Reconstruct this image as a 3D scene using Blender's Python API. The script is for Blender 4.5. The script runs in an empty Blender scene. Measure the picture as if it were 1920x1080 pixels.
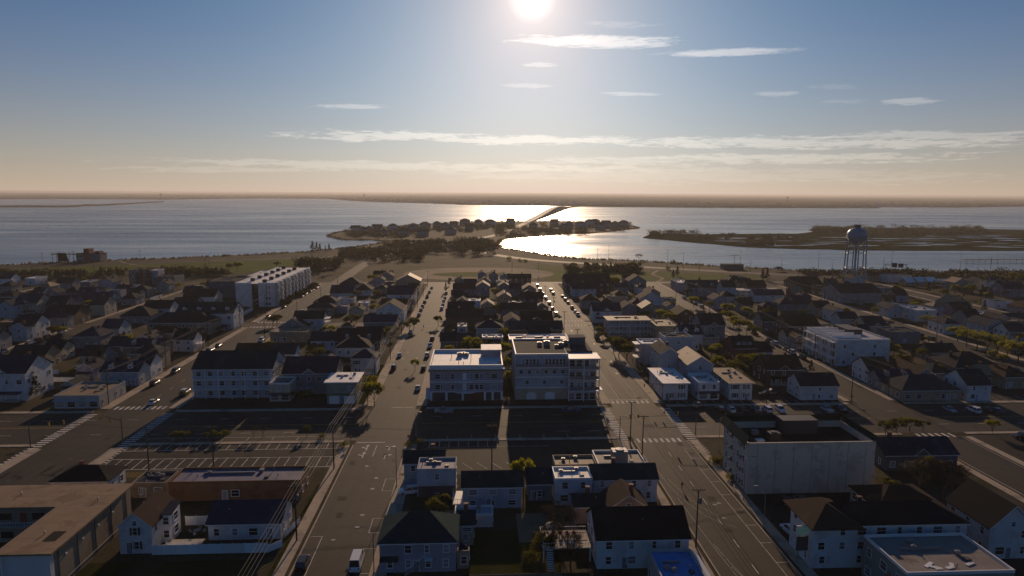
import bpy, bmesh, math, random
from mathutils import Vector, Matrix, noise as mnoise
R = math.radians
rnd = random.Random(7)
S = bpy.context.scene
COL = S.collection

# ------------------------------------------------------------------ camera
CAM_H = 66.0
cam_d = bpy.data.cameras.new('camera')
cam_d.sensor_width = 36.0
cam_d.lens = 24.0
cam_d.clip_start = 0.5
cam_d.clip_end = 80000
cam = bpy.data.objects.new('camera', cam_d)
COL.objects.link(cam)
yaw, pit, rol = R(3.0), R(-7.9), R(0.3)
_f = Vector((math.sin(yaw)*math.cos(pit), math.cos(yaw)*math.cos(pit), math.sin(pit)))
_r0 = Vector((math.cos(yaw), -math.sin(yaw), 0))
_u0 = _r0.cross(_f)
_r = _r0*math.cos(rol) + _u0*math.sin(rol)
_u = _u0*math.cos(rol) - _r0*math.sin(rol)
cam.matrix_world = Matrix(((_r.x, _u.x, -_f.x, 0), (_r.y, _u.y, -_f.y, 0), (_r.z, _u.z, -_f.z, CAM_H), (0, 0, 0, 1)))
S.camera = cam
S.render.resolution_x, S.render.resolution_y = 1024, 576

# ------------------------------------------------------------------ sun, sky, exposure
SUN_EL, SUN_AZ = R(15.2), R(4.5)          # azimuth clockwise from +Y
sdir = Vector((math.sin(SUN_AZ)*math.cos(SUN_EL), math.cos(SUN_AZ)*math.cos(SUN_EL), math.sin(SUN_EL)))
sun_d = bpy.data.lights.new('sun', 'SUN')
sun_d.energy = 5.0
sun_d.angle = R(0.55)
sun_d.color = (1.0, 0.70, 0.45)
sun = bpy.data.objects.new('sun', sun_d)
COL.objects.link(sun)
sun.rotation_euler = (-sdir).to_track_quat('-Z', 'Y').to_euler()
sun.location = (0, 0, 300)

world = bpy.data.worlds.new('World')
S.world = world
world.use_nodes = True
wt = world.node_tree
wt.nodes.clear()
wn, wl = wt.nodes, wt.links
def wmath(op, a, b=None, c=None, clamp=False):
    n = wn.new('ShaderNodeMath'); n.operation = op; n.use_clamp = clamp
    for i, v in enumerate((a, b, c)):
        if v is None: continue
        if isinstance(v, (int, float)): n.inputs[i].default_value = v
        else: wl.new(v, n.inputs[i])
    return n.outputs[0]
sky = wn.new('ShaderNodeTexSky')
sky.sky_type = 'NISHITA'
sky.sun_disc = False
sky.sun_elevation = SUN_EL
sky.sun_rotation = SUN_AZ
sky.altitude = 20
sky.air_density = 1.0
sky.dust_density = 0.7
sky.ozone_density = 4.0
tc = wn.new('ShaderNodeTexCoord')
sx = wn.new('ShaderNodeSeparateXYZ')
wl.new(tc.outputs['Generated'], sx.inputs[0])
az = wmath('ARCTAN2', sx.outputs[0], sx.outputs[1])
el = wmath('ARCSINE', sx.outputs[2])
SKY_FAR, SKY_NEAR = (0.22, 0.93, 1.46), (1.03, 0.91, 0.91)
HZ_FAR, HZ_SUN = (20.0, 15.0, 10.4), (14.0, 8.0, 13.0)
# high thin cloud streaks, each a wind-drawn ellipse in the sky with torn edges
def sky_noise(sa, se, det, rough, off=0.0):
    cx = wn.new('ShaderNodeCombineXYZ')
    wl.new(wmath('MULTIPLY', az, sa), cx.inputs[0]); wl.new(wmath('MULTIPLY', el, se), cx.inputs[1])
    cx.inputs[2].default_value = off
    t = wn.new('ShaderNodeTexNoise'); t.inputs['Scale'].default_value = 1.0
    t.inputs['Detail'].default_value = det; t.inputs['Roughness'].default_value = rough
    t.inputs['Distortion'].default_value = 0.4
    wl.new(cx.outputs[0], t.inputs['Vector'])
    return t.outputs['Fac']
nz1 = sky_noise(20, 190, 7, 0.66, 2.3)
nz2 = sky_noise(75, 560, 5, 0.65, 7.7)
nz = wmath('ADD', wmath('MULTIPLY', nz1, 1.5), wmath('MULTIPLY', nz2, 0.8))   # mean ~1.15
CLOUDS = [(0.1702, 0.2077, 0.1234, 0.00896, -0.0314, 0.95, 0.55), (0.1924, 0.2031, 0.08, 0.0062, -0.0309, 0.6, 0.7), (0.35, 0.1877, 0.0994, 0.00571, -0.0212, 0.9, 0.45), (0.0907, 0.1785, 0.0271, 0.00353, -0.0042, 0.4, 0.7), (0.0736, 0.1501, 0.0378, 0.00359, -0.001, 0.3, 0.8), (0.2163, 0.1382, 0.044, 0.00286, -0.0205, 0.4, 0.8), (-0.1769, 0.1175, 0.0584, 0.00356, 0.0289, 0.55, 0.7), (0.4103, 0.1322, 0.0328, 0.00408, -0.0457, 0.4, 0.9), (0.5663, 0.115, 0.0348, 0.00511, 0.011, 0.6, 0.8), (0.2064, 0.2285, 0.0435, 0.00472, -0.0342, 0.18, 1.2), (-0.1304, 0.0789, 0.1433, 0.00734, 0.014, 0.85, 1.1), (0.0819, 0.0754, 0.2097, 0.00672, -0.005, 0.75, 0.9), (0.4436, 0.0681, 0.2709, 0.00901, -0.0226, 0.75, 1.0), (0.6006, 0.0714, 0.1135, 0.00703, -0.0414, 0.6, 1.0), (0.4316, 0.0481, 0.209, 0.00702, -0.0065, 0.6, 1.1), (0.2708, 0.046, 0.1807, 0.00664, -0.009, 0.4, 1.1), (-0.0711, 0.0375, 0.3786, 0.00677, -0.0051, 0.45, 1.0), (-0.3426, 0.0293, 0.1525, 0.00421, 0.0155, 0.3, 1.0), (0.1589, 0.0342, 0.2193, 0.00604, -0.0022, 0.35, 1.0), (0.3079, 0.0252, 0.4196, 0.01032, -0.0064, 0.22, 1.2), (0.4914, 0.1191, 0.0367, 0.00265, -0.052, 0.2, 0.9), (0.4777, 0.1375, 0.031, 0.0033, -0.0582, 0.15, 1.0)]
cl = None
for (a0, e0, wa, we, tilt, dens, tear) in CLOUDS:
    da = wmath('SUBTRACT', az, a0)
    de = wmath('SUBTRACT', wmath('SUBTRACT', el, e0), wmath('MULTIPLY', da, tilt))
    q = wmath('ADD', wmath('POWER', wmath('ABSOLUTE', wmath('DIVIDE', da, wa)), 2.0),
              wmath('POWER', wmath('ABSOLUTE', wmath('DIVIDE', de, we)), 2.0))
    v = wmath('SUBTRACT', wmath('ADD', 1.0, wmath('MULTIPLY', wmath('SUBTRACT', nz, 1.15), tear*3.2)), q)
    v = wmath('MULTIPLY', wmath('MULTIPLY', v, 1.3, clamp=True), dens)
    cl = v if cl is None else wmath('MAXIMUM', cl, v)
# the sun itself and the bright air close round it
dv = wn.new('ShaderNodeVectorMath'); dv.operation = 'DOT_PRODUCT'
nrm = wn.new('ShaderNodeVectorMath'); nrm.operation = 'NORMALIZE'
wl.new(tc.outputs['Generated'], nrm.inputs[0]); wl.new(nrm.outputs[0], dv.inputs[0])
dv.inputs[1].default_value = sdir
ang = wmath('ARCCOSINE', wmath('MINIMUM', dv.outputs['Value'], 0.9999999))
disc = wmath('MULTIPLY', wmath('SUBTRACT', 1.0, wmath('DIVIDE', ang, R(2.0)), clamp=True), 14.0)
aur = wmath('ADD', wmath('MULTIPLY', wmath('EXPONENT', wmath('DIVIDE', ang, -R(2.4))), 18.0),
            wmath('MULTIPLY', wmath('EXPONENT', wmath('DIVIDE', ang, -R(9.0))), 4.0))
glow = wmath('ADD', disc, aur)
def wvec(op, a, b=None, scale=None):
    n = wn.new('ShaderNodeVectorMath'); n.operation = op
    for i, v in enumerate((a, b)):
        if v is None: continue
        if isinstance(v, tuple): n.inputs[i].default_value = v
        else: wl.new(v, n.inputs[i])
    if scale is not None:
        if isinstance(scale, (int, float)): n.inputs['Scale'].default_value = scale
        else: wl.new(scale, n.inputs['Scale'])
    return n.outputs[0]
def wmix(fac, a, b):
    n = wn.new('ShaderNodeMix'); n.data_type = 'RGBA'
    if isinstance(fac, (int, float)): n.inputs['Factor'].default_value = fac
    else: wl.new(fac, n.inputs['Factor'])
    for nm, v in (('A', a), ('B', b)):
        if isinstance(v, tuple): n.inputs[nm].default_value = (*v, 1)
        else: wl.new(v, n.inputs[nm])
    return n.outputs['Result']
near = wmath('EXPONENT', wmath('DIVIDE', ang, -R(16.0)))
# clear air: deeper blue away from the sun, milky close to it
tint = wmix(near, SKY_FAR, SKY_NEAR)
base = wvec('MULTIPLY', sky.outputs[0], tint)
# haze belt lying on the horizon, warm under the sun
belt = wmath('MULTIPLY', wmath('EXPONENT', wmath('DIVIDE', wmath('MAXIMUM', el, 0.0), -R(6.5))), 0.85)
side = wmath('MULTIPLY_ADD', wmath('MULTIPLY_ADD', dv.outputs['Value'], 0.5, 0.5), 0.8, 0.2)
hcol = wvec('ADD', wvec('SCALE', HZ_FAR, scale=side), wvec('SCALE', HZ_SUN, scale=near))
base = wmix(belt, base, hcol)
add = wvec('ADD', base, wvec('SCALE', (1.0, 0.88, 0.78), scale=glow))
lit = wvec('SCALE', (9.0, 7.8, 6.6), scale=wmath('MULTIPLY_ADD', near, 1.6, 0.75))
cb = wvec('ADD', wvec('SCALE', add, scale=0.85), lit)
skycol = wmix(cl, add, cb)
bg = wn.new('ShaderNodeBackground')
bg.inputs['Strength'].default_value = 0.052
wl.new(skycol, bg.inputs['Color'])
wo = wn.new('ShaderNodeOutputWorld')
wl.new(bg.outputs[0], wo.inputs[0])

S.view_settings.view_transform = 'Standard'
S.view_settings.look = 'None'
S.view_settings.gamma = 1.0
S.view_settings.exposure = -0.68
S.view_settings.use_curve_mapping = False
S.render.engine = 'CYCLES'
S.cycles.max_bounces = 6
S.cycles.transparent_max_bounces = 6
S.cycles.volume_bounces = 0

# ------------------------------------------------------------------ where things stand (metres; x right, y towards the bay)
ROWS = ['beyond second left street', 'beyond sixth street', 'left of fifth street', 'left of left street', "on centre street's left side", "on centre street's right side", "on fourth street's left side", "on left street's right side", "on right street's left side", "on right street's right side", 'right of fifth street', 'right of fourth street', 'right of second left street']
WHERE = ['along fifth street', 'along the left side of centre street', 'along the left side of fourth street', 'along the right side of centre street', 'at the left edge of town', 'beside the big tan building', 'between left and centre streets', 'between the two hotels and houses behind', 'beyond sixth street', 'in front of the long motel', 'in the block behind the hotels', 'in the near middle block', 'in the yards between centre and right streets', 'in the yards between left and centre streets', 'in the yards between right and fourth streets', 'in the yards left of left street', 'in the yards right of fourth street', 'on the avenue median at right', 'on the highway verge', 'on the verge of the stalls', 'right of fourth street', 'right of right street']
HOUSES = [
 (-91.0, -66.0, 218.2, 233.2, 9.6, 'gx', 'pale_blue', 'green', 3, 'motel', 'A', 7),
 (-63.7, -46.6, 221.7, 234.7, 7.0, 'gx', 'grey', 'navy', 2, '', 'A', 4),
 (-65.7, -59.2, 213.6, 221.4, 5.6, 'flat', 'cream', 'tar', 2, 'shop', 'A', 4),
 (-47.1, -37.8, 210.6, 221.4, 6.9, 'flat', 'sage', 'white', 2, 'garage', 'A', 4),
 (-54.3, -41.0, 260.3, 271.3, 6.5, 'hip', 'white', 'charcoal', 2, 'porch', 'A', 4),
 (-67.5, -57.3, 275.5, 284.5, 6.2, 'gx', 'white', 'green', 2, '', 'A', 4),
 (-91.0, -76.6, 255.9, 265.9, 5.5, 'gx', 'tan', 'brown', 1, 'gablet', 'A', 7),
 (-91.0, -74.9, 300.5, 313.6, 4.5, 'flat', 'tan', 'tan', 1, '', 'A', 7),
 (-56.9, -39.1, 272.7, 285.7, 6.5, 'gx', 'brown', 'charcoal', 2, 'dormer2', 'A', 4),
 (-91.0, -78.1, 313.9, 319.4, 4.5, 'gy', 'grey', 'charcoal', 1, '', 'A', 7),
 (-85.8, -72.1, 319.7, 329.7, 7.0, 'gx', 'pale_blue', 'charcoal', 2, 'deckR', 'A', 7),
 (-91.0, -76.8, 367.8, 373.8, 4.4, 'hip', 'stone', 'charcoal', 2, '', 'A', 7),
 (-81.4, -71.0, 374.1, 381.7, 3.6, 'flat', 'lavender', 'tan', 2, '', 'A', 7),
 (-91.0, -78.6, 382.0, 392.0, 5.0, 'hip', 'grey', 'charcoal', 1, '', 'A', 7),
 (-91.0, -77.2, 425.8, 438.6, 4.0, 'gx', 'pale_blue', 'navy', 2, '', 'A', 7),
 (-91.0, -77.3, 455.0, 467.0, 5.5, 'hip', 'grey', 'charcoal', 1, '', 'A', 7),
 (-78.6, -67.7, 438.9, 450.9, 3.8, 'hip', 'white', 'charcoal', 2, '', 'A', 7),
 (-68.9, -61.2, 367.3, 376.3, 3.0, 'gy', 'cream', 'charcoal', 1, '', 'A', 7),
 (-66.9, -61.2, 384.0, 392.0, 4.0, 'flat', 'white', 'white', 1, '', 'A', 7),
 (-51.1, -37.3, 347.4, 362.4, 6.0, 'gy', 'white', 'charcoal', 2, '', 'A', 4),
 (-53.1, -36.7, 405.1, 420.1, 6.0, 'gx', 'white', 'navy', 2, 'porch', 'A', 4),
 (-71.4, -61.6, 505.0, 517.0, 4.8, 'gy', 'grey', 'charcoal', 2, '', 'A', 7),
 (-65.8, -58.9, 444.9, 454.9, 4.0, 'hip', 'grey', 'slate', 1, '', 'A', 4),
 (-53.6, -36.0, 381.7, 389.7, 4.0, 'gx', 'tan', 'brown', 1, '', 'A', 4),
 (-56.2, -39.2, 475.2, 489.2, 5.0, 'gy', 'tan', 'tan', 1, '', 'A', 4),
 (-53.6, -38.2, 322.0, 331.0, 5.0, 'gx', 'grey', 'navy', 1, 'porch', 'A', 4),
 (-63.1, -58.2, 317.0, 325.0, 4.0, 'hip', 'tan', 'brown', 1, '', 'A', 4),
 (-76.3, -68.1, 253.4, 262.4, 6.0, 'gx', 'white', 'slate', 2, '', 'A', 7),
 (-53.4, -45.9, 300.7, 307.7, 4.0, 'gx', 'grey', 'charcoal', 1, '', 'A', 4),
 (-78.1, -64.0, 518.1, 527.1, 4.0, 'gx', 'grey', 'brown', 1, '', 'A', 7),
 (-8.3, -4.3, 290.3, 298.3, 8.5, 'flat', 'pale_blue', 'tan', 3, '', 'B', 5),
 (-15.2, -8.6, 283.1, 292.1, 4.0, 'gx', 'grey', 'charcoal', 1, '', 'B', 5),
 (2.4, 11.4, 290.0, 296.0, 3.8, 'flat', 'white', 'white', 1, '', 'B', 5),
 (13.3, 37.6, 272.7, 282.7, 6.5, 'flat', 'tan', 'white', 2, 'skylight', 'B', 8),
 (15.2, 38.9, 302.2, 312.2, 5.0, 'gx', 'brown', 'slate', 1, 'gabletR', 'B', 8),
 (13.1, 20.6, 315.2, 329.2, 6.0, 'gy', 'tan', 'brown', 2, '', 'B', 8),
 (21.7, 36.6, 323.1, 334.1, 5.5, 'gx', 'brown', 'brown', 2, '', 'B', 8),
 (-0.2, 11.9, 305.2, 314.2, 5.0, 'hip', 'pale_blue', 'navy', 1, '', 'B', 5),
 (-15.2, 3.4, 335.2, 345.2, 5.0, 'gx', 'brown', 'charcoal', 1, '', 'B', 5),
 (-15.2, -1.6, 359.0, 369.0, 5.0, 'gx', 'grey', 'charcoal', 1, '', 'B', 5),
 (-11.3, -4.7, 382.4, 391.4, 5.0, 'gy', 'grey', 'slate', 1, '', 'B', 5),
 (-4.4, 2.2, 381.0, 389.0, 5.5, 'flat', 'white', 'white', 2, 'deckroof', 'B', 5),
 (2.5, 9.6, 374.0, 384.0, 4.5, 'gy', 'cream', 'tan', 1, '', 'B', 5),
 (12.3, 20.2, 396.7, 408.7, 5.5, 'gy', 'tan', 'tan', 2, '', 'B', 8),
 (25.4, 38.5, 390.3, 400.3, 5.5, 'gx', 'brown', 'charcoal', 2, '', 'B', 8),
 (13.1, 32.0, 356.7, 365.7, 5.0, 'gx', 'grey', 'charcoal', 1, '', 'B', 8),
 (32.3, 39.0, 364.4, 373.4, 4.5, 'hip', 'tan', 'tan', 1, '', 'B', 8),
 (-0.2, 8.4, 436.0, 448.0, 6.5, 'gy', 'grey', 'tan', 2, '', 'B', 5),
 (1.0, 7.5, 513.5, 525.5, 5.3, 'gy', 'lavender', 'charcoal', 3, '', 'B', 5),
 (9.3, 16.0, 504.0, 516.0, 6.0, 'gy', 'grey', 'charcoal', 3, '', 'B', 8),
 (17.7, 24.1, 507.0, 519.0, 4.4, 'gy', 'pale_blue', 'slate', 3, '', 'B', 8),
 (-15.2, -8.7, 472.8, 482.8, 6.0, 'gy', 'tan', 'brown', 2, '', 'B', 5),
 (-15.1, -0.5, 440.5, 449.5, 4.5, 'gx', 'grey', 'charcoal', 1, '', 'B', 5),
 (-8.4, -0.2, 467.0, 475.0, 4.5, 'gx', 'tan', 'charcoal', 1, '', 'B', 5),
 (-15.2, -8.1, 412.4, 420.4, 4.5, 'gx', 'grey', 'charcoal', 1, '', 'B', 5),
 (22.2, 39.0, 484.4, 492.1, 6.0, 'gx', 'brown', 'brown', 2, '', 'B', 8),
 (29.3, 37.6, 426.7, 437.7, 6.0, 'gy', 'tan', 'tan', 2, '', 'B', 8),
 (21.5, 29.0, 436.5, 445.4, 5.0, 'gx', 'grey', 'charcoal', 1, '', 'B', 8),
 (14.6, 21.6, 445.7, 455.7, 5.5, 'gy', 'grey', 'tan', 2, '', 'B', 8),
 (33.9, 39.0, 492.4, 502.4, 5.0, 'flat', 'tan', 'tan', 2, 'deckroof', 'B', 8),
 (3.7, 10.2, 334.3, 340.3, 3.5, 'gx', 'grey', 'charcoal', 1, '', 'B', 5),
 (60.3, 90.7, 452.6, 474.6, 7.0, 'gx', 'brown', 'brown', 2, '', 'C', 9),
 (61.8, 77.3, 434.2, 444.2, 5.2, 'gx', 'pale_blue', 'charcoal', 2, '', 'C', 9),
 (61.0, 80.6, 308.3, 318.3, 7.8, 'flat', 'grey', 'tan', 3, 'motel', 'C', 9),
 (80.9, 91.7, 298.6, 318.6, 6.6, 'flat', 'tan', 'tan', 3, 'blank', 'C', 9),
 (60.0, 74.4, 343.8, 354.8, 6.2, 'gx', 'white', 'navy', 2, 'gabletporch', 'C', 9),
 (71.1, 77.5, 380.8, 390.8, 5.0, 'hip', 'grey', 'brown', 1, '', 'C', 9),
 (84.0, 91.6, 409.8, 420.8, 4.3, 'hip', 'cream', 'brown', 2, '', 'C', 9),
 (77.7, 84.9, 354.6, 366.6, 6.0, 'gy', 'grey', 'slate', 2, '', 'C', 9),
 (105.7, 118.0, 465.6, 477.6, 6.0, 'gy', 'grey', 'brown', 2, 'porch', 'C', 6),
 (93.6, 108.1, 383.8, 394.8, 6.0, 'gy', 'pale_blue', 'charcoal', 2, 'deckroof', 'C', 6),
 (102.5, 110.7, 402.4, 413.4, 7.0, 'gy', 'grey', 'brown', 2, '', 'C', 6),
 (87.6, 96.7, 352.7, 363.7, 6.0, 'gy', 'tan', 'tan', 2, '', 'C', 6),
 (60.7, 70.6, 386.9, 396.9, 5.0, 'hip', 'grey', 'brown', 1, '', 'C', 9),
 (102.1, 107.3, 357.6, 366.6, 6.0, 'gy', 'lavender', 'charcoal', 2, '', 'C', 6),
 (99.9, 108.7, 330.4, 343.4, 6.5, 'gy', 'brown', 'brown', 2, '', 'C', 6),
 (102.2, 113.0, 300.0, 314.0, 7.0, 'gx', 'grey', 'charcoal', 2, 'gablet', 'C', 6),
 (86.7, 96.1, 280.3, 290.3, 7.0, 'gx', 'white', 'navy', 2, '', 'C', 6),
 (102.4, 110.9, 260.1, 272.1, 5.5, 'gx', 'brick', 'charcoal', 1, 'dormerwide', 'C', 6),
 (111.2, 118.0, 261.0, 271.0, 3.7, 'gx', 'lavender', 'charcoal', 2, '', 'C', 6),
 (101.0, 113.9, 227.0, 239.0, 5.5, 'gx', 'brown', 'brown', 2, 'gabletporch', 'C', 6),
 (60.3, 68.1, 210.8, 229.3, 5.5, 'flat', 'white', 'white', 2, 'shutter', 'C', 9),
 (71.5, 78.4, 210.5, 222.0, 5.5, 'flat', 'white', 'white', 2, 'shop', 'C', 9),
 (81.6, 89.0, 210.1, 228.6, 5.5, 'flat', 'white', 'tan', 2, 'shutter', 'C', 9),
 (65.7, 72.1, 235.4, 249.4, 9.3, 'gy', 'pale_blue', 'slate', 3, 'blank', 'C', 9),
 (72.4, 81.3, 224.9, 240.9, 8.0, 'gy', 'pale_blue', 'tan', 3, 'blank', 'C', 9),
 (64.0, 73.2, 256.8, 265.8, 8.0, 'flat', 'lavender', 'white', 2, 'balcL', 'C', 9),
 (73.8, 84.6, 259.1, 268.1, 10.0, 'flat', 'pale_blue', 'charcoal', 3, 'blank', 'C', 9),
 (104.7, 117.2, 209.2, 218.7, 4.8, 'gx', 'white', 'charcoal', 2, '', 'C', 6),
 (108.5, 118.0, 493.4, 501.4, 4.0, 'gx', 'grey', 'charcoal', 1, '', 'C', 6),
 (138.0, 146.0, 227.1, 238.1, 5.0, 'gx', 'white', 'brown', 2, '', 'D', 11),
 (151.4, 157.3, 220.9, 236.9, 5.0, 'gy', 'grey', 'brown', 2, '', 'D', 11),
 (137.4, 149.5, 219.4, 226.8, 4.0, 'gx', 'grey', 'navy', 1, 'dormer2', 'D', 11),
 (137.0, 156.7, 206.8, 218.8, 3.4, 'hip', 'tan', 'slate', 1, '', 'D', 11),
 (158.6, 166.5, 206.3, 218.3, 5.3, 'gx', 'white', 'green', 2, '', 'D', 11),
 (173.3, 191.4, 232.6, 247.6, 4.0, 'hip', 'grey', 'charcoal', 1, '', 'D', 2),
 (181.5, 191.1, 219.4, 232.3, 4.0, 'hip', 'tan', 'brown', 1, '', 'D', 2),
 (181.3, 192.7, 257.6, 266.6, 3.8, 'gx', 'grey', 'charcoal', 1, '', 'D', 2),
 (231.6, 242.4, 342.9, 358.9, 5.7, 'flat', 'white', 'pale', 2, 'blank', 'D', 10),
 (223.5, 231.3, 309.9, 321.9, 5.0, 'hip', 'white', 'slate', 1, '', 'D', 10),
 (244.2, 251.8, 322.2, 334.2, 5.5, 'gx', 'grey', 'charcoal', 2, '', 'D', 10),
 (237.6, 245.7, 300.4, 314.4, 6.0, 'gy', 'pale_blue', 'navy', 2, '', 'D', 10),
 (239.3, 247.1, 289.2, 299.2, 5.5, 'gx', 'white', 'slate', 2, '', 'D', 10),
 (304.5, 315.4, 381.8, 391.8, 3.8, 'flat', 'white', 'charcoal', 1, '', 'D', 1),
 (260.1, 266.4, 323.0, 334.0, 5.0, 'gy', 'grey', 'slate', 1, '', 'D', 10),
 (185.9, 196.0, 310.9, 322.9, 4.2, 'gx', 'cream', 'slate', 1, '', 'D', 2),
 (180.8, 189.7, 324.9, 333.9, 5.0, 'gx', 'pale_blue', 'slate', 1, '', 'D', 2),
 (158.7, 169.5, 303.6, 314.6, 4.0, 'flat', 'grey', 'tan', 1, '', 'D', 11),
 (161.2, 172.9, 283.0, 292.0, 6.0, 'hip', 'grey', 'green', 2, '', 'D', 11),
 (185.6, 198.7, 290.6, 302.6, 5.0, 'flat', 'grey', 'charcoal', 1, 'blank', 'D', 2),
 (142.0, 156.7, 298.9, 312.9, 6.5, 'gx', 'brown', 'brown', 2, '', 'D', 11),
 (182.6, 192.9, 377.9, 388.9, 4.5, 'gx', 'grey', 'navy', 1, '', 'D', 2),
 (184.9, 193.5, 358.3, 368.3, 5.0, 'gx', 'tan', 'charcoal', 2, '', 'D', 2),
 (186.2, 191.6, 342.3, 353.3, 6.0, 'gy', 'white', 'slate', 2, '', 'D', 2),
 (223.5, 249.5, 403.8, 427.8, 6.5, 'gx', 'grey', 'charcoal', 1, 'blank', 'D', 10),
 (256.4, 263.6, 431.6, 443.6, 4.5, 'flat', 'pale_blue', 'pale', 1, '', 'D', 10),
 (268.0, 276.7, 436.5, 448.5, 4.5, 'flat', 'grey', 'tan', 1, '', 'D', 10),
 (312.7, 331.5, 500.3, 511.2, 4.9, 'flat', 'pale_blue', 'slate', 2, 'blank', 'D', 1),
 (223.5, 230.8, 354.3, 366.3, 5.0, 'gy', 'pale_blue', 'slate', 2, '', 'D', 10),
 (170.1, 197.5, 429.9, 438.9, 4.2, 'flat', 'white', 'pale', 2, 'motel', 'D', 2),
 (172.2, 191.0, 410.1, 419.1, 4.4, 'gx', 'white', 'navy', 2, '', 'D', 2),
 (179.6, 192.1, 439.8, 449.8, 6.0, 'gx', 'brown', 'brown', 1, '', 'D', 2),
 (155.8, 164.0, 420.3, 431.3, 8.0, 'gx', 'pale_blue', 'charcoal', 3, '', 'D', 11),
 (137.8, 158.2, 432.5, 445.5, 6.0, 'gx', 'grey', 'slate', 2, 'dormer2', 'D', 11),
 (137.0, 144.7, 453.9, 471.9, 6.0, 'flat', 'lavender', 'white', 2, 'blank', 'D', 11),
 (178.8, 190.4, 472.5, 483.5, 5.0, 'hip', 'grey', 'charcoal', 1, '', 'D', 2),
 (137.0, 144.7, 315.0, 326.0, 6.0, 'gx', 'grey', 'charcoal', 2, '', 'D', 11),
 (137.0, 141.0, 288.9, 297.9, 4.0, 'gx', 'cream', 'charcoal', 1, '', 'D', 11),
 (137.0, 141.0, 281.9, 288.6, 5.0, 'gy', 'grey', 'brown', 2, '', 'D', 11),
 (139.6, 144.5, 281.6, 288.6, 5.5, 'gx', 'grey', 'navy', 2, '', 'D', 11),
 (223.5, 242.5, 462.3, 482.3, 4.0, 'gx', 'brown', 'brown', 1, 'blank', 'D', 10),
 (173.3, 182.3, 377.3, 387.3, 4.0, 'hip', 'grey', 'navy', 1, '', 'D', 2),
 (137.0, 144.8, 384.3, 395.3, 5.5, 'gy', 'lavender', 'slate', 2, '', 'D', 11),
 (147.2, 156.3, 399.7, 408.7, 5.0, 'hip', 'pale_blue', 'charcoal', 1, '', 'D', 11),
 (147.6, 155.8, 372.9, 381.9, 4.5, 'gx', 'grey', 'brown', 1, '', 'D', 11),
 (182.8, 192.2, 463.7, 472.2, 5.0, 'gx', 'tan', 'slate', 1, '', 'D', 2),
 (304.5, 321.5, 511.5, 519.5, 4.0, 'gx', 'tan', 'brown', 1, '', 'D', 1),
 (341.5, 371.5, 475.3, 487.3, 4.0, 'flat', 'white', 'pale', 1, 'blank', 'D', 1),
 (345.1, 359.5, 424.6, 436.6, 6.0, 'gx', 'grey', 'navy', 2, '', 'D', 1),
 (271.2, 284.3, 373.5, 385.5, 4.0, 'gy', 'tan', 'tan', 1, '', 'D', 10),
 (261.5, 271.9, 355.6, 366.6, 4.0, 'gx', 'grey', 'charcoal', 1, '', 'D', 10),
 (304.5, 315.2, 360.1, 372.1, 4.0, 'hip', 'grey', 'brown', 1, '', 'D', 1),
 (263.8, 273.3, 340.6, 349.6, 4.0, 'flat', 'white', 'white', 1, '', 'D', 10),
 (269.0, 280.0, 325.2, 334.2, 4.0, 'gx', 'tan', 'slate', 1, '', 'D', 10),
 (177.6, 181.6, 225.2, 232.3, 4.0, 'gx', 'tan', 'tan', 1, '', 'D', 2),
 (159.5, 167.1, 225.8, 234.8, 4.0, 'hip', 'grey', 'green', 1, '', 'D', 11),
 (314.8, 321.2, 480.5, 489.5, 3.0, 'gx', 'tan', 'white', 1, '', 'D', 1),
 (325.2, 331.2, 483.4, 492.4, 3.0, 'gx', 'tan', 'white', 1, '', 'D', 1),
 (333.3, 339.7, 483.3, 492.3, 3.0, 'gx', 'tan', 'white', 1, '', 'D', 1),
 (-152.3, -123.5, 318.7, 331.4, 5.5, 'hip', 'tan', 'charcoal', 2, '', 'E', 3),
 (-144.6, -117.5, 331.7, 345.7, 8.0, 'gx', 'white', 'green', 2, 'dormer4', 'E', 3),
 (-179.5, -164.7, 348.5, 361.5, 3.6, 'hip', 'grey', 'charcoal', 1, '', 'E', 12),
 (-171.7, -153.8, 405.2, 417.2, 5.0, 'gx', 'white', 'brown', 1, '', 'E', 12),
 (-176.9, -163.0, 367.1, 378.1, 4.5, 'gx', 'white', 'charcoal', 1, '', 'E', 12),
 (-169.6, -157.0, 386.0, 395.0, 4.0, 'gx', 'grey', 'charcoal', 1, '', 'E', 12),
 (-167.3, -151.3, 432.3, 456.3, 10.0, 'flat', 'slate_wall', 'charcoal', 3, 'blank', 'E', 12),
 (-225.9, -211.5, 486.6, 502.6, 6.4, 'flat', 'slate_wall', 'charcoal', 3, 'blank', 'E', 0),
 (-238.5, -231.2, 492.5, 506.5, 10.7, 'flat', 'brick', 'brown', 4, '', 'E', 0),
 (-244.0, -238.8, 489.7, 503.7, 10.6, 'flat', 'slate_wall', 'charcoal', 4, 'blank', 'E', 0),
 (-230.9, -226.2, 494.8, 504.8, 10.0, 'flat', 'lavender', 'white', 2, 'blank', 'E', 0),
 (-149.6, -140.4, 484.3, 497.3, 3.6, 'hip', 'grey', 'brown', 1, '', 'E', 3),
 (-317.4, -310.4, 493.8, 507.8, 4.5, 'flat', 'white', 'white', 1, '', 'E', 0),
 (-237.1, -214.0, 405.4, 417.4, 3.0, 'gx', 'white', 'navy', 1, '', 'E', 0),
 (-206.1, -198.5, 370.6, 382.6, 6.0, 'gx', 'cream', 'slate', 2, '', 'E', 0),
 (-233.0, -222.8, 377.4, 389.4, 5.0, 'gx', 'grey', 'green', 1, 'gablet', 'E', 0),
 (-245.2, -233.3, 370.7, 383.7, 7.0, 'gx', 'cream', 'navy', 2, 'gabletporch', 'E', 0),
 (-247.9, -240.0, 362.1, 370.4, 7.0, 'gy', 'pale_blue', 'navy', 2, '', 'E', 0),
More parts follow.
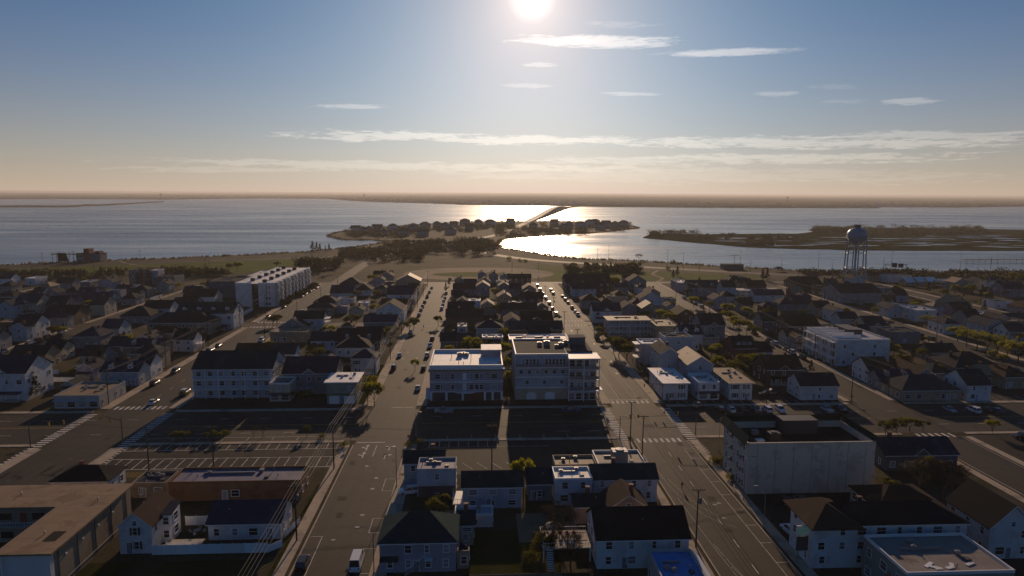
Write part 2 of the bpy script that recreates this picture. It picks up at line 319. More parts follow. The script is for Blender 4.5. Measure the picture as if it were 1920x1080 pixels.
 (-240.5, -228.8, 399.6, 405.1, 4.5, 'gx', 'grey', 'navy', 1, '', 'E', 0),
 (-220.1, -198.5, 337.0, 342.5, 5.0, 'hip', 'grey', 'navy', 1, '', 'E', 0),
 (-208.3, -198.5, 312.5, 323.5, 6.5, 'gx', 'white', 'charcoal', 2, 'porch', 'E', 0),
 (-205.0, -198.5, 306.7, 312.2, 6.0, 'gy', 'pale_blue', 'slate', 2, '', 'E', 0),
 (-225.3, -214.5, 326.2, 336.7, 4.5, 'flat', 'brown', 'tan', 1, '', 'E', 0),
 (-213.5, -198.5, 342.8, 357.8, 5.0, 'gx', 'brown', 'charcoal', 1, '', 'E', 0),
 (-254.7, -246.9, 473.8, 482.8, 4.0, 'gy', 'white', 'slate', 1, '', 'E', 0),
 (-275.9, -266.6, 403.8, 414.8, 5.5, 'hip', 'white', 'charcoal', 2, '', 'E', 0),
 (-255.8, -246.4, 431.0, 442.0, 4.0, 'hip', 'grey', 'slate', 1, '', 'E', 0),
 (-267.6, -261.3, 471.9, 481.9, 5.0, 'flat', 'slate_wall', 'pale', 2, '', 'E', 0),
 (-265.8, -259.7, 417.6, 427.6, 5.0, 'gx', 'white', 'charcoal', 2, '', 'E', 0),
 (-259.4, -252.9, 421.9, 430.7, 5.0, 'gy', 'grey', 'charcoal', 2, '', 'E', 0),
 (-157.3, -142.4, 217.2, 231.2, 9.0, 'gx', 'white', 'navy', 2, 'gabletporch', 'E', 12),
 (-172.9, -160.3, 255.4, 266.4, 5.0, 'gx', 'tan', 'charcoal', 1, '', 'E', 12),
 (-169.2, -162.2, 269.6, 278.6, 4.5, 'gx', 'cream', 'charcoal', 1, '', 'E', 12),
 (-128.9, -115.5, 208.6, 224.6, 3.7, 'flat', 'pale', 'tan', 1, 'shop', 'E', 3),
 (-120.0, -115.5, 242.2, 251.2, 5.5, 'gx', 'white', 'green', 1, '', 'E', 3),
 (-128.1, -115.5, 233.3, 241.9, 5.0, 'gx', 'pale_blue', 'navy', 1, '', 'E', 3),
 (-140.6, -134.6, 241.2, 250.2, 4.0, 'gy', 'lavender', 'slate', 1, '', 'E', 3),
 (-128.5, -118.1, 254.9, 263.9, 6.0, 'hip', 'tan', 'charcoal', 1, '', 'E', 3),
 (-126.1, -117.8, 284.8, 293.8, 5.0, 'gx', 'white', 'charcoal', 2, 'stairR', 'E', 3),
 (-142.8, -136.9, 288.6, 299.6, 4.5, 'gy', 'white', 'slate', 1, '', 'E', 3),
 (-140.1, -124.4, 272.1, 280.1, 5.0, 'gx', 'tan', 'navy', 1, '', 'E', 3),
 (-146.7, -141.9, 274.3, 283.3, 5.0, 'gx', 'grey', 'green', 1, '', 'E', 3),
 (-169.9, -158.8, 291.2, 303.2, 5.0, 'hip', 'grey', 'navy', 1, '', 'E', 12),
 (-168.0, -160.4, 309.5, 320.5, 5.0, 'gx', 'pale_blue', 'navy', 1, '', 'E', 12),
 (-134.5, -130.5, 222.6, 230.6, 3.5, 'gy', 'pale', 'slate', 1, '', 'E', 3),
 (-333.8, -326.5, 493.0, 503.0, 5.0, 'gx', 'white', 'slate', 1, '', 'E', 0),
 (-309.4, -301.0, 454.7, 464.7, 4.5, 'hip', 'grey', 'charcoal', 1, '', 'E', 0),
 (-284.0, -273.5, 473.2, 483.2, 4.5, 'gx', 'grey', 'charcoal', 1, '', 'E', 0),
 (-227.4, -219.2, 437.5, 447.5, 4.0, 'gx', 'grey', 'slate', 1, '', 'E', 0),
 (-179.5, -169.9, 423.0, 433.0, 5.0, 'gx', 'cream', 'slate', 1, '', 'E', 12),
 (-179.5, -168.0, 458.4, 468.4, 4.5, 'gx', 'cream', 'charcoal', 1, '', 'E', 12),
 (-207.0, -198.5, 404.2, 414.2, 4.0, 'hip', 'grey', 'charcoal', 1, '', 'E', 0),
 (-148.8, -140.9, 258.4, 268.4, 4.5, 'gx', 'grey', 'charcoal', 1, '', 'E', 3),
 (-205.0, -198.5, 286.7, 296.7, 5.0, 'gx', 'grey', 'slate', 1, '', 'E', 0),
 (-179.5, -170.8, 287.8, 295.8, 4.0, 'hip', 'tan', 'charcoal', 1, '', 'E', 12),
 (-223.9, -215.2, 420.5, 427.5, 6.0, 'flat', 'lavender', 'brown', 1, '', 'E', 0),
 (-244.9, -235.4, 428.4, 436.3, 4.5, 'gx', 'lavender', 'slate', 1, '', 'E', 0),
 (356.7, 364.1, 446.8, 454.1, 6.0, 'gx', 'white', 'tan', 2, '', 'D', 1),
 (272.0, 282.0, 479.6, 490.1, 5.6, 'gy', 'pale_blue', 'charcoal', 1, '', 'D', 10),
 (-258.8, -252.3, 485.4, 492.7, 5.6, 'gy', 'tan', 'navy', 1, '', 'E', 0),
 (111.2, 117.3, 392.5, 399.5, 4.5, 'flat', 'sage', 'charcoal', 2, '', 'C', 6),
 (-260.3, -252.5, 378.2, 388.6, 4.5, 'gx', 'grey', 'green', 1, '', 'E', 0),
 (-56.9, -50.7, 429.1, 438.2, 6.0, 'gy', 'tan', 'brown', 2, '', 'A', 4),
 (92.9, 99.9, 468.4, 478.6, 3.4, 'gx', 'sage', 'green', 2, '', 'C', 6),
 (-151.2, -141.2, 353.8, 360.8, 3.4, 'gx', 'brown', 'charcoal', 2, '', 'E', 3),
 (-71.6, -64.0, 473.0, 482.9, 6.0, 'gy', 'lavender', 'brown', 1, '', 'A', 7),
 (162.6, 168.8, 446.8, 456.2, 6.0, 'hip', 'tan', 'tan', 2, '', 'D', 11),
 (-12.9, -5.6, 401.5, 408.7, 4.5, 'gx', 'tan', 'charcoal', 1, '', 'B', 5),
 (90.8, 98.8, 436.7, 444.0, 6.0, 'gx', 'grey', 'navy', 2, '', 'C', 6),
 (9.9, 18.3, 243.4, 252.2, 6.0, 'hip', 'grey', 'charcoal', 1, '', 'B', 8),
 (332.8, 342.3, 454.8, 464.7, 6.0, 'gy', 'sage', 'tan', 1, '', 'D', 1),
 (76.0, 82.1, 394.8, 401.5, 5.6, 'flat', 'cream', 'green', 1, '', 'C', 9),
 (-62.0, -55.2, 459.8, 469.1, 6.0, 'flat', 'brown', 'tan', 2, '', 'A', 4),
 (99.3, 106.7, 289.3, 297.8, 3.4, 'flat', 'cream', 'navy', 2, '', 'C', 6),
 (-277.8, -270.6, 444.2, 454.4, 5.6, 'hip', 'grey', 'tan', 2, '', 'E', 0),
 (106.7, 112.9, 443.8, 452.8, 4.5, 'hip', 'white', 'navy', 2, '', 'C', 6),
 (158.0, 166.7, 364.8, 371.7, 4.5, 'hip', 'brown', 'navy', 1, '', 'D', 11),
 (256.2, 265.2, 309.8, 319.7, 6.0, 'flat', 'tan', 'tan', 2, '', 'D', 10),
 (-210.2, -202.1, 455.6, 465.9, 5.6, 'gy', 'sage', 'charcoal', 2, '', 'E', 0),
 (260.3, 268.3, 407.5, 417.7, 4.5, 'gx', 'lavender', 'charcoal', 1, '', 'D', 10),
 (173.8, 180.4, 298.5, 305.4, 4.5, 'gx', 'lavender', 'navy', 1, '', 'D', 2),
 (351.1, 359.0, 461.5, 468.6, 6.0, 'gy', 'cream', 'slate', 2, '', 'D', 1),
 (-141.8, -133.8, 301.3, 308.4, 4.5, 'gx', 'tan', 'brown', 1, '', 'E', 3),
 (-169.4, -161.7, 484.3, 492.7, 4.5, 'gx', 'white', 'navy', 1, '', 'E', 12),
 (193.5, 199.6, 392.8, 401.1, 6.0, 'hip', 'brown', 'navy', 1, '', 'D', 2),
 (196.5, 203.5, 411.5, 419.5, 6.0, 'gx', 'brown', 'tan', 1, '', 'D', 2),
 (382.8, 392.2, 483.3, 491.5, 3.4, 'gx', 'lavender', 'slate', 2, '', 'D', 1),
 (-232.7, -225.6, 461.4, 467.9, 3.4, 'flat', 'pale_blue', 'navy', 2, '', 'E', 0),
 (27.0, 36.8, 419.1, 425.8, 3.4, 'gy', 'brown', 'tan', 2, '', 'B', 8),
 (-212.8, -206.3, 425.0, 432.0, 4.5, 'gx', 'grey', 'charcoal', 1, '', 'E', 0),
 (13.6, 22.3, 465.4, 472.0, 5.6, 'flat', 'cream', 'tan', 1, '', 'B', 8),
 (-146.7, -138.2, 376.7, 383.4, 4.5, 'hip', 'sage', 'tan', 1, '', 'E', 3),
 (376.4, 384.7, 457.7, 464.4, 3.4, 'gy', 'sage', 'slate', 1, '', 'D', 1),
 (25.8, 33.3, 241.4, 250.4, 3.4, 'flat', 'white', 'brown', 2, '', 'B', 8),
 (17.9, 25.0, 371.5, 378.3, 5.6, 'flat', 'lavender', 'tan', 2, '', 'B', 8),
 (187.8, 196.6, 486.0, 496.0, 6.0, 'flat', 'cream', 'green', 1, '', 'D', 2),
 (-250.7, -241.3, 462.8, 472.5, 6.0, 'gy', 'lavender', 'slate', 1, '', 'E', 0),
 (63.3, 71.8, 325.4, 332.8, 3.4, 'hip', 'pale_blue', 'tan', 1, '', 'C', 9),
 (30.4, 38.3, 262.7, 270.1, 6.0, 'flat', 'sage', 'navy', 2, '', 'B', 8),
 (223.6, 233.4, 434.3, 441.6, 6.0, 'flat', 'brown', 'slate', 1, '', 'D', 10),
 (-82.1, -72.4, 403.4, 411.2, 3.4, 'flat', 'white', 'tan', 2, '', 'A', 7),
 (85.6, 92.0, 367.8, 376.6, 6.0, 'hip', 'lavender', 'charcoal', 2, '', 'C', 9),
 (253.3, 260.2, 455.7, 466.0, 3.4, 'gy', 'sage', 'green', 1, '', 'D', 10),
 (-57.5, -50.3, 240.2, 250.5, 4.5, 'gy', 'sage', 'slate', 1, '', 'A', 4),
 (253.3, 259.4, 404.9, 411.6, 4.5, 'flat', 'brown', 'navy', 1, '', 'D', 10),
 (-44.5, -37.7, 447.5, 455.1, 4.5, 'gx', 'cream', 'brown', 2, '', 'A', 4),
 (-216.5, -206.7, 435.6, 444.6, 4.5, 'hip', 'grey', 'slate', 2, '', 'E', 0),
 (-7.9, -1.6, 273.4, 281.8, 6.0, 'gx', 'brown', 'slate', 2, '', 'B', 5),
 (245.1, 253.6, 441.9, 449.4, 6.0, 'hip', 'brown', 'green', 1, '', 'D', 10),
 (-132.9, -126.6, 487.7, 495.0, 3.4, 'flat', 'sage', 'brown', 1, '', 'E', 3),
 (1.1, 10.1, 482.9, 492.6, 3.4, 'gy', 'sage', 'charcoal', 2, '', 'B', 5),
 (0.6, 10.2, 352.9, 359.7, 3.4, 'gx', 'pale_blue', 'tan', 1, '', 'B', 5),
 (-0.1, 9.3, 263.8, 274.2, 4.5, 'gx', 'tan', 'green', 2, '', 'B', 5),
 (249.4, 256.1, 467.6, 475.2, 4.5, 'gx', 'sage', 'slate', 2, '', 'D', 10),
 (-45.8, -36.7, 245.4, 253.8, 6.0, 'hip', 'white', 'navy', 2, '', 'A', 4),
 (22.4, 31.3, 285.4, 295.7, 6.0, 'gx', 'tan', 'green', 1, '', 'B', 8),
 (249.9, 255.9, 356.6, 364.1, 5.6, 'hip', 'lavender', 'tan', 1, '', 'D', 10)]
CARS = [
 (149.8, 172.7, 'black', 'suv', 1.51, 'at the right edge of the avenue'),
 (159.8, 194.9, 'navy', 'sedan', 0.02, 'in the car park right of fourth street'),
 (153.0, 195.7, 'white', 'suv', 0.03, 'in the car park right of fourth street'),
 (157.2, 196.0, 'black', 'sedan', 0.01, 'in the car park right of fourth street'),
 (145.9, 196.4, 'silver', 'sedan', 3.17, 'in the car park right of fourth street'),
 (107.7, 197.8, 'silver', 'pickup', 0.02, 'in the car park before the white shops'),
 (112.2, 198.2, 'black', 'pickup', 0.01, 'in the car park before the white shops'),
 (93.2, 198.3, 'white', 'suv', 3.12, 'in the car park before the white shops'),
 (89.2, 198.5, 'white', 'suv', 0.01, 'in the car park before the white shops'),
 (85.8, 198.6, 'grey', 'pickup', 0.01, 'in the car park before the white shops'),
 (81.6, 198.7, 'black', 'sedan', 0.0, 'in the car park before the white shops'),
 (78.0, 198.9, 'white', 'sedan', 0.01, 'in the car park before the white shops'),
 (74.7, 199.0, 'black', 'suv', -0.02, 'in the car park before the white shops'),
 (28.9, 200.1, 'blue', 'pickup', 1.43, 'in the dark hotel forecourt'),
 (-9.9, 200.5, 'silver', 'pickup', 1.47, 'in the dark hotel forecourt'),
 (69.4, 204.0, 'beige', 'sedan', 5.37, 'on the drive beside the first white shop'),
 (-101.4, 212.9, 'white', 'sedan', -0.03, 'driving in the left street'),
 (96.2, 214.4, 'black', 'pickup', 1.49, 'in the yard beside the white shops'),
 (99.4, 218.0, 'black', 'sedan', 1.5, 'in the yard beside the white shops'),
 (-96.0, 223.6, 'white', 'suv', -0.0, 'at the right kerb of left street'),
 (-19.9, 226.0, 'white', 'sedan', -0.02, 'at the right kerb of centre street'),
 (-110.9, 234.7, 'navy', 'suv', 0.02, 'at the left kerb of left street, middle block'),
 (-160.0, 235.2, 'navy', 'sedan', 1.67, 'in a drive left of left street'),
 (122.6, 244.3, 'grey', 'pickup', 3.14, 'at the left kerb of fourth street'),
 (198.2, 246.3, 'silver', 'suv', 1.53, 'in a drive right of fourth street'),
 (-1.6, 248.6, 'silver', 'suv', 1.55, 'in a drive between centre and right streets'),
 (-110.7, 250.3, 'black', 'suv', 3.16, 'at the left kerb of left street, middle block'),
 (-20.0, 252.1, 'black', 'sedan', -0.02, 'at the right kerb of centre street'),
 (-31.3, 253.9, 'black', 'suv', 0.01, 'at the left kerb of centre street'),
 (86.5, 254.4, 'beige', 'sedan', 0.01, 'in a drive between right and fourth streets'),
 (-58.2, 254.9, 'red', 'sedan', 1.67, 'in a drive between left and centre streets'),
 (-147.0, 255.0, 'black', 'suv', -1.57, 'in a drive left of left street'),
 (122.6, 258.2, 'white', 'sedan', 3.17, 'at the left kerb of fourth street'),
 (132.3, 265.1, 'black', 'suv', 0.01, 'at the right kerb of fourth street'),
 (-13.0, 269.6, 'white', 'suv', -0.02, 'off the right pavement of centre street'),
 (-62.6, 269.8, 'silver', 'suv', -1.53, 'in a drive between left and centre streets'),
 (-20.1, 273.4, 'white', 'suv', -0.0, 'at the right kerb of centre street'),
 (-31.3, 273.6, 'white', 'sedan', -0.01, 'at the left kerb of centre street'),
 (-153.2, 273.8, 'black', 'suv', -1.65, 'in a drive left of left street'),
 (132.3, 274.4, 'white', 'suv', 0.0, 'at the right kerb of fourth street'),
 (132.3, 279.3, 'black', 'sedan', -0.01, 'at the right kerb of fourth street'),
 (-12.8, 279.8, 'silver', 'suv', 0.0, 'off the right pavement of centre street'),
 (-110.8, 281.7, 'black', 'pickup', -0.02, 'at the left kerb of left street, middle block'),
 (80.7, 282.3, 'navy', 'suv', -0.08, 'in a drive between right and fourth streets'),
 (-193.6, 283.8, 'blue', 'pickup', 0.01, 'along second left street'),
 (-96.1, 285.3, 'white', 'sedan', 3.16, 'at the right kerb of left street'),
 (-110.9, 285.4, 'white', 'sedan', -0.0, 'at the left kerb of left street, middle block'),
 (-77.0, 289.0, 'white', 'suv', -0.07, 'in a drive between left and centre streets'),
 (-20.1, 289.9, 'white', 'pickup', -0.01, 'at the right kerb of centre street'),
 (132.2, 290.7, 'white', 'suv', 0.01, 'at the right kerb of fourth street'),
 (-12.9, 290.8, 'white', 'suv', 3.12, 'off the right pavement of centre street'),
 (76.6, 291.1, 'silver', 'sedan', -1.58, 'in a drive between right and fourth streets'),
 (78.1, 291.4, 'blue', 'sedan', -1.49, 'in a drive between right and fourth streets'),
 (-110.9, 293.4, 'blue', 'sedan', 0.02, 'at the left kerb of left street, middle block'),
 (86.8, 295.1, 'silver', 'suv', -1.52, 'in a drive between right and fourth streets'),
 (132.3, 297.3, 'red', 'sedan', 0.01, 'at the right kerb of fourth street'),
 (209.1, 298.4, 'black', 'suv', 0.03, 'along fifth street'),
 (-193.7, 300.9, 'white', 'suv', -0.03, 'along second left street'),
 (-95.9, 303.9, 'white', 'suv', 3.14, 'at the right kerb of left street'),
 (-20.1, 305.1, 'black', 'suv', 0.0, 'at the right kerb of centre street'),
 (55.3, 306.4, 'black', 'van', 3.13, 'at the right kerb of right street'),
 (-193.5, 306.4, 'red', 'suv', -0.03, 'along second left street'),
 (209.3, 306.7, 'black', 'suv', 0.01, 'along fifth street'),
 (132.1, 312.6, 'black', 'pickup', 0.0, 'at the right kerb of fourth street'),
 (-193.7, 313.1, 'black', 'suv', -0.02, 'along second left street'),
 (209.2, 320.7, 'white', 'sedan', 0.01, 'along fifth street'),
 (-31.3, 320.8, 'white', 'sedan', 0.0, 'at the left kerb of centre street'),
 (162.5, 322.9, 'white', 'sedan', 1.63, 'in a drive right of fourth street'),
 (-193.7, 323.8, 'white', 'suv', -0.03, 'along second left street'),
 (-96.1, 325.4, 'white', 'pickup', 3.16, 'at the right kerb of left street'),
 (209.2, 333.1, 'red', 'suv', -0.02, 'along fifth street'),
 (-31.3, 346.5, 'black', 'sedan', 3.17, 'at the left kerb of centre street'),
 (209.1, 348.0, 'silver', 'pickup', -0.02, 'along fifth street'),
 (-110.6, 363.5, 'beige', 'sedan', 0.01, 'at the left kerb of left street'),
 (55.2, 364.5, 'silver', 'pickup', 0.02, 'at the right kerb of right street'),
 (150.4, 364.8, 'beige', 'suv', -0.01, 'in a drive right of fourth street'),
 (235.7, 366.0, 'white', 'sedan', -0.08, 'in a drive right of fourth street'),
 (-31.1, 366.5, 'beige', 'suv', -0.02, 'at the left kerb of centre street'),
 (43.6, 368.1, 'white', 'suv', 0.03, 'at the left kerb of right street'),
 (55.2, 374.6, 'white', 'sedan', 3.12, 'at the right kerb of right street'),
 (-96.1, 378.0, 'white', 'suv', 0.02, 'at the right kerb of left street'),
 (163.2, 381.2, 'navy', 'sedan', 0.07, 'in a drive right of fourth street'),
 (-31.3, 381.7, 'beige', 'suv', 0.01, 'at the left kerb of centre street'),
 (243.0, 382.4, 'black', 'sedan', -1.6, 'in a drive right of fourth street'),
 (-19.9, 385.1, 'silver', 'suv', 3.13, 'at the right kerb of centre street'),
 (43.6, 385.5, 'red', 'sedan', 3.13, 'at the left kerb of right street'),
 (55.3, 387.1, 'black', 'pickup', 0.03, 'at the right kerb of right street'),
 (-72.2, 387.6, 'silver', 'suv', 0.03, 'in a drive between left and centre streets'),
 (132.0, 389.0, 'beige', 'suv', 3.13, 'at the far end of fourth street'),
 (-135.3, 391.5, 'white', 'suv', 1.62, 'in a drive left of left street'),
 (-31.3, 392.6, 'red', 'suv', 3.14, 'at the left kerb of centre street'),
 (-110.7, 394.2, 'grey', 'sedan', -0.02, 'at the left kerb of left street'),
 (-19.9, 400.0, 'white', 'sedan', 0.03, 'at the right kerb of centre street'),
 (131.9, 400.7, 'blue', 'sedan', 0.03, 'at the far end of fourth street'),
 (43.7, 404.6, 'red', 'suv', -0.01, 'at the left kerb of right street'),
 (55.3, 406.4, 'beige', 'sedan', 0.01, 'at the right kerb of right street'),
 (-31.3, 410.1, 'red', 'suv', -0.01, 'at the left kerb of centre street'),
 (132.1, 410.9, 'silver', 'suv', 3.12, 'at the far end of fourth street'),
 (-20.1, 414.0, 'white', 'sedan', 3.13, 'at the right kerb of centre street'),
 (55.2, 418.8, 'red', 'suv', 0.01, 'at the right kerb of right street'),
 (-81.1, 420.4, 'white', 'sedan', 0.06, 'in a drive between left and centre streets'),
 (174.1, 421.6, 'blue', 'sedan', -0.05, 'in a drive right of fourth street'),
 (43.5, 423.4, 'silver', 'suv', 3.14, 'at the left kerb of right street'),
 (132.0, 423.9, 'white', 'suv', 0.0, 'at the far end of fourth street'),
 (-19.9, 426.8, 'beige', 'sedan', 0.02, 'at the right kerb of centre street'),
 (-31.3, 431.4, 'blue', 'pickup', -0.0, 'at the left kerb of centre street'),
 (55.1, 432.0, 'black', 'sedan', 0.03, 'at the right kerb of right street'),
 (-110.6, 435.0, 'blue', 'sedan', 0.02, 'at the left kerb of left street'),
 (238.9, 437.1, 'black', 'suv', 1.66, 'in a drive right of fourth street'),
 (50.5, 443.8, 'black', 'suv', 3.17, 'driving in the right street'),
 (43.5, 444.0, 'black', 'sedan', 0.02, 'at the left kerb of right street'),
 (-110.7, 444.2, 'grey', 'pickup', 3.17, 'at the left kerb of left street'),
 (-20.0, 447.5, 'silver', 'suv', 0.02, 'at the right kerb of centre street'),
 (-31.3, 452.5, 'silver', 'suv', -0.01, 'at the left kerb of centre street'),
 (-1.1, 455.6, 'silver', 'sedan', -1.57, 'in a drive between centre and right streets'),
 (-110.5, 456.2, 'navy', 'suv', 0.0, 'at the left kerb of left street'),
 (50.7, 458.7, 'black', 'suv', 3.12, 'driving in the right street'),
 (-65.7, 459.6, 'silver', 'sedan', -1.61, 'in a drive between left and centre streets'),
 (43.5, 461.4, 'silver', 'suv', 3.13, 'at the left kerb of right street'),
 (-110.7, 463.8, 'red', 'sedan', -0.03, 'at the left kerb of left street'),
 (-31.2, 473.1, 'silver', 'sedan', 0.03, 'at the left kerb of centre street'),
 (-110.5, 474.2, 'silver', 'pickup', 3.15, 'at the left kerb of left street'),
 (-229.8, 477.6, 'silver', 'suv', 1.48, 'in a drive left of left street'),
 (43.6, 483.0, 'grey', 'suv', -0.01, 'at the left kerb of right street'),
 (-20.0, 523.5, 'blue', 'sedan', -0.02, 'at the right kerb of centre street')]
